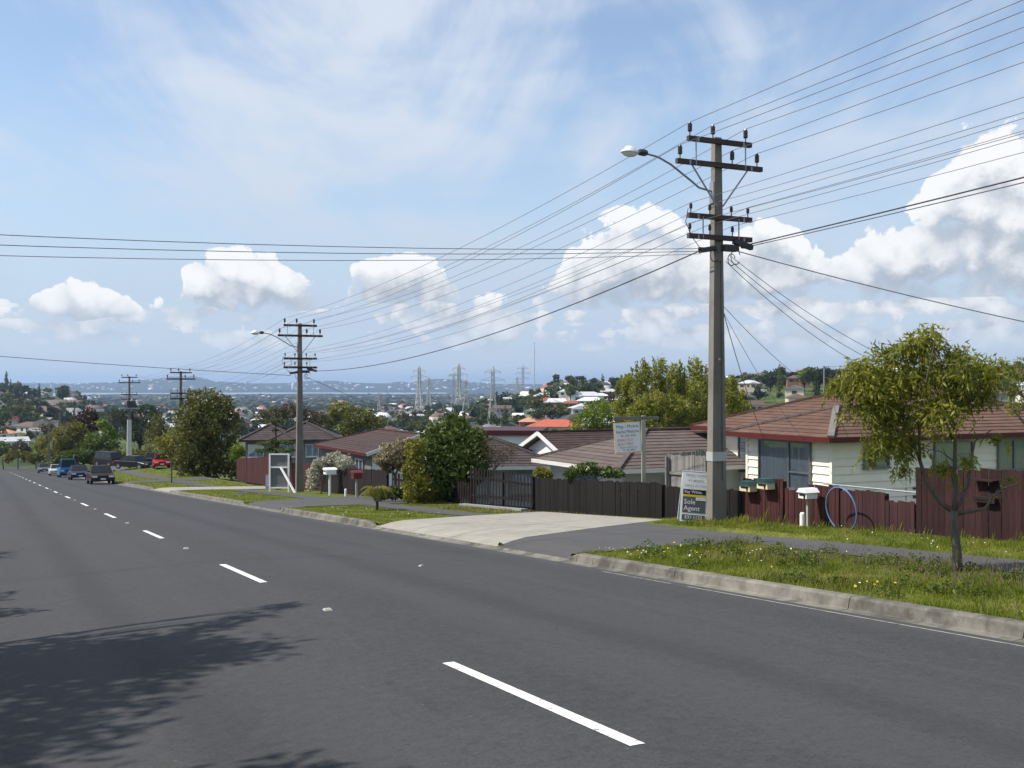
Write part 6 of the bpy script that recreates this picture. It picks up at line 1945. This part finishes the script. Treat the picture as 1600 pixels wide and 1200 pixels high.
def far_house_proto(L, W, H, gable, seed):
    """meshes of one small house: wall, roof, four windows, door"""
    w = MB().box((0, 0, H/2-0.5), (L, W, H+1.0)); o = 0.45
    r = MB(); zr = H + (W/2+o)*0.40
    X, Y = L/2+o, W/2+o
    if gable:
        r.add([(-X, -Y, H), (X, -Y, H), (X, Y, H), (-X, Y, H), (-X, 0, zr), (X, 0, zr)], [(0, 1, 5, 4), (2, 3, 4, 5), (0, 4, 3), (1, 2, 5), (3, 2, 1, 0)])
    else:
        r.add([(-X, -Y, H), (X, -Y, H), (X, Y, H), (-X, Y, H), (-X+Y, 0, zr), (X-Y, 0, zr)], [(0, 1, 5, 4), (2, 3, 4, 5), (0, 4, 3), (1, 2, 5), (3, 2, 1, 0)])
    if seed % 3 == 0:   # a wing
        w.box((L*0.28, -W/2-1.2, H/2-0.5), (L*0.36, 2.6, H+0.9))
        x0, x1 = L*0.08, L*0.48; y0 = -W/2-2.9; zz = H + (x1-x0)/2*0.4
        r.add([(x0, y0, H), (x1, y0, H), ((x0+x1)/2, y0, zz), ((x0+x1)/2, 0, zz), (x0, 0, H), (x1, 0, H)], [(0, 2, 3, 4), (1, 5, 3, 2), (0, 1, 2)])
    parts = [('wall', w.mesh('far_wall'), 'w'), ('roof', r.mesh('far_roof'), 'r')]
    for i, (x, y, sx, sy) in enumerate(((-L*0.3, -W/2-0.03, 1.8, 0.08), (0.02*L, -W/2-0.03, 1.4, 0.08), (L*0.28, (-W/2-2.53) if seed % 3 == 0 else (-W/2-0.03), 1.8, 0.08), (-L/2-0.03, 0, 0.08, 1.8), (L/2+0.03, 0, 0.08, 1.8))):
        parts.append(('window', MB().box((x, y, H-1.25), (sx, sy, 1.2)).mesh('far_window'), 'g'))
    return parts


PROTO = [far_house_proto(*a) for a in ((12, 8, 2.8, False, 0), (10, 7.5, 2.8, True, 1), (14, 8, 3.0, False, 2), (11, 8, 5.2, False, 3), (9, 7, 5.0, True, 4), (13, 9, 2.9, False, 5))]


def far_house(pos, rz, proto, wc, rc, label, group, scale=1.0):
    root = empty('valley_house', pos, rz); root.scale = (scale,)*3
    for nm, me, t in PROTO[proto]:
        o = bpy.data.objects.new(nm, me); COL.objects.link(o); o.parent = root
        m = MATS['far_wall_'+wc] if t == 'w' else MATS['far_roof_'+rc] if t == 'r' else M_FWIN
        if not me.materials: me.materials.append(m)
        set_mat(o, m)
    tag(root, label, 'house', group)
    return root


rnd = random.Random(31)
EXPL = [  # photo column, row of the ground in front, proto, wall, roof, heading, scale, label
    (838, 671, 2, 'brick', 'orange', 10, 1.0, 'brick house with peach orange hip roof in the valley'),
    (868, 684, 2, 'buff', 'bright red', -6, 1.25, 'buff brick house with bright red orange hip roof in the valley'),
    (884, 694, 0, 'brick', 'charcoal', 12, 0.8, 'low brick house with charcoal roof below the red orange roof'),
    (905, 668, 2, 'brick', 'charcoal', 20, 1.0, 'brick house with wide charcoal roof above the red orange one'),
    (910, 655, 3, 'pale blue', 'grey', 5, 0.8, 'pale blue two storey house beside the lime green willow'),
    (865, 655, 1, 'pale blue', 'green', 15, 0.8, 'small house with green roof among the slope houses'),
    (812, 655, 1, 'cream', 'white', -10, 0.7, 'small cream cottage with white roof above the peach roof'),
    (806, 642, 2, 'white', 'white', 0, 0.9, 'wide white roofed bungalow among trees on the slope'),
    (842, 618, 4, 'cream', 'grey', 8, 1.2, 'cream two storey house high on the slope beside brown trees'),
    (852, 628, 2, 'grey', 'silver', 10, 1.2, 'long grey house with silver roof high on the slope'),
    (888, 626, 3, 'white', 'silver', -5, 1.0, 'white two storey house under the dark ridge trees'),
    (918, 630, 2, 'white', 'silver', 0, 1.3, 'long white house with silver roof near the ridge'),
    (960, 650, 0, 'cream', 'grey', 10, 1.0, 'cream house with grey hip roof behind the hanging sign'),
    (870, 634, 1, 'white', 'white', 12, 0.9, 'small white gabled house halfway up the slope'),
    (893, 642, 4, 'brick', 'red', -12, 0.7, 'narrow brick house with red roof on the slope'),
    (650, 664, 4, 'white', 'white', 25, 1.0, 'white house with white gables in the valley centre'),
    (636, 672, 1, 'pale blue', 'silver', -20, 1.1, 'pale blue gabled house beside the white one in the valley centre'),
    (728, 650, 1, 'white', 'white', 0, 0.8, 'small white house between the pylons'),
    (744, 636, 4, 'cream', 'silver', 10, 0.8, 'cream house under the tallest pylon'),
    (602, 652, 0, 'white', 'red', 5, 0.8, 'small white house with red roof in the valley centre'),
    (66, 622, 3, 'cream', 'cream' if False else 'grey', -8, 0.9, 'pale yellow two storey house on the far hill beside the big dark tree'),
    (38, 652, 2, 'white', 'silver', 6, 1.0, 'long white house above the grass field on the far hill'),
    (6, 686, 0, 'white', 'orange', 0, 0.8, 'white house with orange roof at the foot of the far hill'),
    (22, 700, 1, 'white', 'silver', 30, 0.9, 'house with bright silver roof at the bottom of the road'),
    (1170, 612, 2, 'cream', 'green', 5, 1.0, 'cream house with green roof on the ridge beside the large pole'),
    (1245, 606, 3, 'brick', 'brown', -5, 1.0, 'brick house with brown roof on the ridge above the cream house'),
    (1180, 622, 1, 'cream', 'grey', 12, 0.9, 'cream gabled house below the ridge beside the large pole'),
    (1505, 632, 0, 'white', 'orange', 0, 0.7, 'house with orange roof glimpsed through the street tree'),
]
taken = []
for (px, py, pr, wc, rc, hd, sc_, lb) in EXPL:
    p = ground_at(px, py); taken.append((px, py, p))
    far_house(p, R(hd) + rnd.uniform(-0.1, 0.1), pr, wc, rc, lb, 'houses across the valley', sc_)
REG = [  # name for labels, columns, rows, houses, trees
    ('on the hill past the road', (-20, 132), (605, 700), 40, 80),
    ('down in the valley middle', (385, 775), (623, 690), 50, 66),
    ('on the slope past the sign', (775, 1175), (611, 684), 50, 80),
    ('on the ridge behind the roof', (1165, 1640), (597, 634), 14, 40),
    ('in low ground behind the pines', (130, 385), (630, 690), 14, 36),
]
wkeys = list(W_COLS); rkeys = list(R_COLS)
for nm, (x0, x1), (y0, y1), nh, nt in REG:
    k = 0; tries = 0
    while k < nh and tries < 900:
        tries += 1
        px = rnd.uniform(x0, x1); py = y0 + (y1-y0)*rnd.random()**1.35
        p = ground_at(px, py)
        if p.y > 1500 or p.y < 130: continue
        if any((p - q[2]).length < 15 for q in taken): continue
        s_, n_ = SN(p.x, p.y)
        if s_ < 360 and -8 < n_ < 26: continue
        taken.append((px, py, p)); k += 1
        wc = rnd.choices(wkeys, (6, 4, 3, 2, 1, 2))[0]; rc = rnd.choices(rkeys, (5, 5, 5, 0.8, 0.4, 0.2, 3, 1, 4))[0]
        far_house(p, rnd.choice((0, 0.3, -0.3, 1.57, 1.3)) + rnd.uniform(-0.2, 0.2), rnd.randrange(6), wc, rc, '%s walled house with %s roof %s' % (wc, rc, nm), '%s walled houses with %s roofs %s' % (wc, rc, nm), rnd.uniform(0.8, 1.1))

# far tree kinds, built once and copied
def far_tree_mesh(seed, kind_):
    rs = np.random.RandomState(seed); r2 = random.Random(seed)
    lb = []
    if kind_ == 'round':
        for k in range(11):
            a = r2.uniform(0, 6.28); q = r2.uniform(0.0, 2.6)
            lb.append((math.cos(a)*q, math.sin(a)*q, r2.uniform(2.6, 6.2), r2.uniform(1.0, 1.8), r2.uniform(1.0, 1.8), r2.uniform(0.8, 1.4)))
        return leaves_mesh(rs, lb, 800, 0.85, 0.5, shell=0.5), lb
    if kind_ == 'tall':
        for k in range(9):
            z = 1.5 + k*0.95; w = 1.5*(1-k/11)
            lb.append((r2.uniform(-0.4, 0.4), r2.uniform(-0.4, 0.4), z, w, w, 0.9))
        return leaves_mesh(rs, lb, 600, 0.8, 0.35, shell=0.4, up=0.4), lb
    if kind_ == 'spread':
        for k in range(13):
            a = r2.uniform(0, 6.28); q = r2.uniform(0.5, 4.2)
            lb.append((math.cos(a)*q, math.sin(a)*q, r2.uniform(3.8, 5.6), r2.uniform(1.2, 2.0), r2.uniform(1.2, 2.0), r2.uniform(0.6, 1.0)))
        return leaves_mesh(rs, lb, 850, 0.9, 0.45, shell=0.45), lb
    for k in range(8):
        a = r2.uniform(0, 6.28); q = r2.uniform(0, 1.6)
        lb.append((math.cos(a)*q, math.sin(a)*q, r2.uniform(0.6, 2.4), r2.uniform(0.8, 1.4), r2.uniform(0.8, 1.4), r2.uniform(0.6, 1.0)))
    return leaves_mesh(rs, lb, 450, 0.7, 0.42, shell=0.5), lb


FT = {}
for kd in ('round', 'tall', 'spread', 'bush'):
    FT[kd] = []
    for sd in range(3):
        me, lb = far_tree_mesh(100+sd*7, kd)
        mb = MB(); r2 = random.Random(sd)
        mb.tube([(0, 0, -0.8), (0.05, 0, 1.2), (0, 0.05, max(l[2] for l in lb)*0.7)], [0.32, 0.25, 0.10], 6)
        for l in lb[:7]: limb(mb, (0, 0, 1.2), l[:3], 0.14, 0.05, r2, 0.1, 3, 4)
        FT[kd].append((me, mb.mesh('far_trunk', False)))
F_COL = {'dark green': (leaf_mat('far_dark_leaf', (0.0208, 0.0364, 0.0117), (0.0455, 0.0676, 0.0195), (0.0845, 0.1040, 0.0312), objvar=0.25)), 'olive': leaf_mat('far_olive_leaf', (0.0455, 0.0546, 0.0156), (0.0845, 0.0936, 0.0234), (0.1300, 0.1300, 0.0364), objvar=0.25),
         'bright green': leaf_mat('far_bright_leaf', (0.055, 0.085, 0.012), (0.10, 0.13, 0.020), (0.16, 0.18, 0.035), objvar=0.2), 'russet': leaf_mat('far_russet_leaf', (0.045, 0.034, 0.020), (0.080, 0.058, 0.032), (0.12, 0.085, 0.045), objvar=0.2)}


def far_tree(p, kd, col, sc_, label, group):
    root = empty('valley_tree', p, rnd.uniform(0, 6.28)); root.scale = (sc_, sc_, sc_*rnd.uniform(0.9, 1.15))
    c, t = rnd.choice(FT[kd])
    o = bpy.data.objects.new('crown', c); COL.objects.link(o); o.parent = root
    if not c.materials: c.materials.append(F_COL[col])
    set_mat(o, F_COL[col])
    o = bpy.data.objects.new('trunk', t); COL.objects.link(o); o.parent = root
    if not t.materials: t.materials.append(M_BARKD)
    tag(root, label, 'tree', group)


for (px, py, kd, col, sc_, lb) in (
    (97, 634, 'round', 'dark green', 2.4, 'largest dark round tree on the hill beyond the foot of the road'), (40, 668, 'round', 'dark green', 1.2, 'dark tree below the grass field on the far hill'), (70, 648, 'round', 'russet', 1.1, 'russet tree among the houses on the far hill'),
    (10, 608, 'tall', 'dark green', 2.0, 'tall pointed pine on the skyline of the far hill'), (870, 612, 'round', 'dark green', 1.9, 'broad dark tree on the ridge, centre of the clump'), (895, 612, 'spread', 'dark green', 1.8, 'broad dark tree on the ridge beside the clump centre'), (862, 612, 'round', 'olive', 1.5, 'olive tree on the ridge at the end of the clump'),
    (960, 612, 'round', 'dark green', 1.6, 'dark tree on the ridge behind the feathery row'), (1204, 612, 'spread', 'dark green', 1.7, 'umbrella shaped dark tree on the ridge beside the large pole'), (1270, 600, 'round', 'russet', 0.9, 'small russet tree on the ridge above the cream house'), (1280, 612, 'round', 'dark green', 1.5, 'dark tree beside the aerial above the cream house'),
    (688, 650, 'round', 'dark green', 1.5, 'dark tree below the pylons, nearer the round street tree'), (715, 652, 'round', 'dark green', 1.5, 'dark tree below the pylons, farther from the round street tree'), (800, 618, 'round', 'russet', 1.5, 'russet bare tree beside the slim pylon on the slope'), (760, 622, 'round', 'olive', 1.6, 'olive tree behind the tallest pylon'),
    (1300, 606, 'spread', 'dark green', 1.5, 'spreading dark tree on the ridge behind the street tree'), (1420, 606, 'round', 'dark green', 1.5, 'dark ridge tree hidden behind the street tree'), (1560, 612, 'round', 'dark green', 1.6, 'dark ridge tree above the tall fence'),
):
    p = ground_at(px, py); far_tree(p, kd, col, sc_, lb, 'trees across the valley')
count_t = 0
for nm, (x0, x1), (y0, y1), nh, nt in REG:
    k = 0; tries = 0
    while k < nt and tries < 1500:
        tries += 1
        px = rnd.uniform(x0, x1); py = y0 + (y1-y0)*rnd.random()**1.2
        p = ground_at(px, py)
        if p.y > 1700 or p.y < 115: continue
        s_, n_ = SN(p.x, p.y)
        if s_ < 360 and -8 < n_ < 27: continue
        # keep trees off the fronts of houses
        if any(abs(q[2].x-p.x) < 6 and -10 < q[2].y-p.y < 12 for q in taken) and rnd.random() < 0.8: continue
        k += 1
        col = rnd.choices(list(F_COL), (6, 4, 2, 1.6))[0]; kd = rnd.choices(('round', 'tall', 'spread', 'bush'), (5, 1.2, 2, 3))[0]
        word = {'round': 'round', 'tall': 'tall', 'spread': 'spreading', 'bush': 'low bushy'}[kd]
        far_tree(p, kd, col, rnd.uniform(0.75, 1.35)*(1.15 if p.y > 500 else 0.95), '%s %s tree %s' % (word, col, nm), '%s %s trees %s' % (word, col, nm))

# beyond that the suburb reads as one mass
rs = np.random.RandomState(8)
def mass_trees():
    cnt = 2600
    az = np.arctan(rs.uniform(-1000, 1000, cnt)/1700); d = 620*np.exp(rs.random(cnt)*1.25)
    X = np.sin(az)*d; Y = np.cos(az)*d; Z = terrain(X, Y)
    q = 26
    C = np.stack([X, Y, Z], 1)[:, None, :]
    r = rs.uniform(2.0, 4.6, cnt)[:, None]
    dd = rs.normal(size=(cnt, q, 3)); dd /= np.linalg.norm(dd, axis=2)[..., None]
    c = C + dd*np.stack([r, r, r*0.8], -1)*rs.uniform(0.6, 1.0, (cnt, q, 1)) + np.stack([0*r, 0*r, r*0.9+0.8], -1)
    c = c.reshape(-1, 3); m = len(c)
    a = rs.normal(size=(m, 3)); a /= np.linalg.norm(a, axis=1)[:, None]
    b = np.cross(a, rs.normal(size=(m, 3))); b /= np.linalg.norm(b, axis=1)[:, None]
    sz = np.repeat(r.ravel(), q)[:, None]*0.55
    V = np.stack([c-a*sz, c+b*sz*0.7, c+a*sz, c-b*sz*0.7], 1).reshape(-1, 3)
    tint = np.clip(np.repeat(rs.random(cnt), q)*0.7 + 0.3*rs.random(m), 0, 1)
    o = link('far_woodland', to_mesh(V, np.arange(m*4).reshape(-1, 4), tint=tint, name='far_woodland'), leaf_mat('far_wood_leaf', (0.0182, 0.0312, 0.0130), (0.0442, 0.0624, 0.0208), (0.1105, 0.1105, 0.0364)))
    kind(o, 'stuff', 'mass of trees through the distant suburbs')


mass_trees()


def mass_far(n_t, n_h):
    az = np.arctan(rs.uniform(-1000, 1000, n_t)/1700); d = 1900*np.exp(rs.random(n_t)*1.15)
    X = np.sin(az)*d; Y = np.cos(az)*d; Z = terrain(X, Y)
    bm = bmesh.new(); bmesh.ops.create_icosphere(bm, subdivisions=1, radius=1.0)
    iv = np.array([v.co[:] for v in bm.verts]); itri = np.array([[v.index for v in f.verts] for f in bm.faces]); bm.free()
    r = rs.uniform(4, 11, n_t)
    V = (iv[None]*(1+0.3*rs.normal(size=(n_t, len(iv), 1)))*np.stack([r*1.4, r*1.2, r*0.55], 1)[:, None, :] + np.stack([X, Y, Z+r*0.3], 1)[:, None, :]).reshape(-1, 3)
    F = (itri[None] + (np.arange(n_t)*len(iv))[:, None, None]).reshape(-1, 3)
    tint = np.repeat(rs.random(n_t), len(itri))
    o = link('distant_woods', to_mesh(V, faces3=F, tint=tint, name='distant_woods'), leaf_mat('distant_leaf', (0.0175, 0.0300, 0.0150), (0.0375, 0.0500, 0.0225), (0.0875, 0.0900, 0.0375)))
    kind(o, 'stuff', 'woods in the far distance before the water')
    V = []; F = []; T = []
    for i in range(n_h):
        if i < n_h*0.80:
            a = math.atan(rs.uniform(-1000, 1000)/1700); dd = 700*math.exp(rs.random()*2.0)
            L, W, H = rs.uniform(9, 18), rs.uniform(7, 10), rs.uniform(3, 6)
        else:
            a = math.atan(rs.uniform(-900, 100)/1700); dd = rs.uniform(8200, 10200); L, W, H = rs.uniform(12, 40), rs.uniform(12, 25), rs.uniform(4, 10)
            if rs.random() < 0.02: L, W, H = 20, 20, rs.uniform(20, 35)
        x, y = math.sin(a)*dd, math.cos(a)*dd; z = Tz(x, y)
        ca, sa = math.cos(rs.uniform(-0.5, 0.5)), math.sin(rs.uniform(-0.5, 0.5))
        def pp(u, v, w): return (x+u*ca-v*sa, y+u*sa+v*ca, z+w)
        n0 = len(V)
        V += [pp(-L/2, -W/2, -1), pp(L/2, -W/2, -1), pp(L/2, W/2, -1), pp(-L/2, W/2, -1), pp(-L/2, -W/2, H), pp(L/2, -W/2, H), pp(L/2, W/2, H), pp(-L/2, W/2, H), pp(-L/2+W/3, 0, H*1.5), pp(L/2-W/3, 0, H*1.5), pp(0, 0, H*1.5), pp(0, 0, H*1.5)]
        q = [(n0, n0+1, n0+5, n0+4), (n0+1, n0+2, n0+6, n0+5), (n0+2, n0+3, n0+7, n0+6), (n0+3, n0, n0+4, n0+7), (n0+4, n0+5, n0+9, n0+8), (n0+6, n0+7, n0+8, n0+9), (n0+4, n0+8, n0+8, n0+7), (n0+5, n0+6, n0+9, n0+9)]
        w_ = rs.choice([0.75, 0.95, 0.6, 0.6, 0.45]); r_ = rs.choice([0.1, 0.2, 0.3, 0.45, 0.95, 0.1, 0.2, 0.02])
        F += q[:6]; T += [w_]*4 + [r_]*2
        F += [(n0+4, n0+8, n0+10, n0+7), (n0+5, n0+6, n0+11, n0+9)]; T += [r_]*2
    m = bpy.data.materials.new('distant_house'); m.use_nodes = True; t = m.node_tree; N = NG(t)
    at_ = N.n('ShaderNodeAttribute'); at_.attribute_name = 'tint'; rp = N.n('ShaderNodeValToRGB'); rp.color_ramp.interpolation = 'CONSTANT'
    cols = [(0, (0.30, 0.08, 0.05)), (0.05, (0.06, 0.055, 0.055)), (0.15, (0.12, 0.085, 0.07)), (0.25, (0.20, 0.20, 0.20)), (0.4, (0.42, 0.42, 0.42)), (0.55, (0.44, 0.40, 0.32)), (0.7, (0.50, 0.48, 0.43)), (0.9, (0.66, 0.66, 0.64))]
    el = rp.color_ramp.elements; el[0].position = 0; el[0].color = (*cols[0][1], 1); el[1].position = 0.05; el[1].color = (*cols[1][1], 1)
    for p_, c_ in cols[2:]: e = el.new(p_); e.color = (*c_, 1)
    t.links.new(at_.outputs['Fac'], rp.inputs[0]); t.links.new(rp.outputs[0], t.nodes['Principled BSDF'].inputs['Base Color']); t.nodes['Principled BSDF'].inputs['Roughness'].default_value = 0.8
    o = link('distant_suburb', to_mesh(np.array(V), np.array(F), tint=T, name='distant_suburb'), m)
    kind(o, 'stuff', 'roofs and walls of the distant suburbs and city')


mass_far(4200, 950)

# ------------------------------------------------------------------ pylons
M_LATT = mat('lattice_steel', (0.46, 0.45, 0.43), 0.6, 0.08, 0.5, metal=0.2)


def pylon(px, top_y, base_y, label, arms=3, Y=None, w=0.16, armw=0.30, tk=0.24):
    if Y is None:
        p = ground_at(px, base_y)
    else:
        X = at(px, Y); p = Vector((X, Y, Tz(X, Y)))
    H = (602-top_y)/1700*p.y - p.z
    root = empty('pylon', p, rnd.uniform(-0.3, 0.3))
    bw = H*w; t = 1.25*tk*max(H/40, 0.6)*max(1.0, p.y/650)
    def half(z):
        f = z/H
        return bw/2*(1-f/0.62) + 0.022*H*f/0.62 if f < 0.62 else 0.022*H
    legs = MB(); zs = [0, 0.16*H, 0.30*H, 0.42*H, 0.52*H, 0.62*H, 0.72*H, 0.82*H, 0.92*H]
    for sx in (-1, 1):
        for sy in (-1, 1):
            l = MB()
            for a, b in zip(zs[:-1], zs[1:]): l.bar((sx*half(a), sy*half(a), a - (1.5 if a == 0 else 0)), (sx*half(b), sy*half(b), b), t)
            l.bar((sx*half(zs[-1]), sy*half(zs[-1]), zs[-1]), (0, 0, H), t*0.8)
            l.build('leg', M_LATT, root)
    br = MB()
    for a, b in zip(zs[:-1], zs[1:]):
        A, B = half(a), half(b)
        for (p0, p1) in (((-A, -A), (B, -B)), ((A, -A), (-B, -B)), ((-A, A), (B, B)), ((A, A), (-B, B)), ((-A, -A), (-B, B)), ((-A, A), (-B, -B)), ((A, -A), (B, B)), ((A, A), (B, -B))):
            br.bar((p0[0], p0[1], a), (p1[0], p1[1], b), t*0.55)
        for (p0, p1) in (((-B, -B), (B, -B)), ((-B, B), (B, B))): br.bar((p0[0], p0[1], b), (p1[0], p1[1], b), t*0.5)
    br.build('bracing', M_LATT, root)
    for i in range(arms):
        z = H*(0.64 + 0.125*i); L = H*armw*(0.5 if i != 1 else 0.62)*(0.85 if i == 2 else 1)
        for sx in (-1, 1):
            m_ = MB()
            m_.bar((sx*half(z), 0, z), (sx*L, 0, z+0.01*H), t*0.7); m_.bar((sx*half(z), 0, z+0.05*H), (sx*L, 0, z+0.01*H), t*0.6)
            m_.bar((sx*L, 0, z+0.01*H), (sx*L, 0, z-0.035*H), t*0.7)
            m_.build('crossarm', M_LATT, root)
    tag(root, label, 'pylon', 'transmission pylons in the valley')


pylon(770, 571, 672, 'tallest lattice pylon, standing nearest above the round street tree')
pylon(728, 590, 656, 'short lattice pylon beside the tallest one, white house at its foot', armw=0.1, w=0.22)
pylon(717, 568, 645, 'lattice pylon in the middle of the pylon line')
pylon(709, 580, 646, 'lattice pylon just behind the middle one')
pylon(655, 572, 646, 'lattice pylon at the open end of the pylon line')
pylon(670, 589, 638, 'smaller lattice pylon behind the one at the open end')
pylon(592, 612, 648, 'small lattice pylon standing alone in the valley trees')
pylon(817, 569, 616, 'slim distant pylon above the russet trees', Y=800, w=0.10)
pylon(808, 588, 616, 'faint small pylon beside the slim distant one', Y=1500, w=0.12)
X = at(835, 1400); b = Vector((X, 1400, Tz(X, 1400)))
H = (602-534)/1700*1400 - b.z
root = empty('radio_mast', b)
MB().tube([(0, 0, -1), (0, 0, H*0.5), (0, 0, H)], [0.8, 0.6, 0.35], 6).build('mast', M_LATT, root)
for k in range(3):
    a = k*2.1; MB().bar((0, 0, H*0.85), (math.cos(a)*30, math.sin(a)*30, -b.z*0 + 0), 0.12).build('guy_wire', M_LATT, root)
tag(root, 'thin tall radio mast on the skyline beyond the slope', 'mast')

# ------------------------------------------------------------------ air
hz = MB().box((0, 0, 25.0), (37600, 37600, 190)).build('haze', None, None)
hm = bpy.data.materials.new('haze_air'); hm.use_nodes = True
t = hm.node_tree
for n_ in list(t.nodes):
    if n_.type == 'BSDF_PRINCIPLED': t.nodes.remove(n_)
pv = t.nodes.new('ShaderNodeVolumePrincipled')
pv.inputs['Color'].default_value = (0.50, 0.70, 1.0, 1)
pv.inputs['Density'].default_value = 8.5e-5
pv.inputs['Anisotropy'].default_value = 0.25
t.links.new(pv.outputs[0], [n_ for n_ in t.nodes if n_.type == 'OUTPUT_MATERIAL'][0].inputs['Volume'])
hz.data.materials.append(hm)
kind(hz, 'stuff', 'pale blue haze lying over the whole valley')


# ------------------------------------------------------------------ labels of look-alikes: count them off from the road side
NTH = ['first', 'second', 'third', 'fourth', 'fifth', 'sixth', 'seventh', 'eighth', 'ninth', 'tenth', 'eleventh', 'twelfth', 'thirteenth', 'fourteenth', 'fifteenth', 'sixteenth', 'seventeenth', 'eighteenth', 'nineteenth', 'twentieth']
same = {}
for o in SC.objects:
    if o.parent is None and o.get('label') and o.get('category'):
        same.setdefault(o['label'], []).append(o)
for lb, obs in same.items():
    if len(obs) > 1:
        obs.sort(key=lambda o: o.location.x/max(o.location.y, 1.0))
        for i, o in enumerate(obs):
            o['label'] = '%s, %s from the road' % (lb, NTH[min(i, 19)])
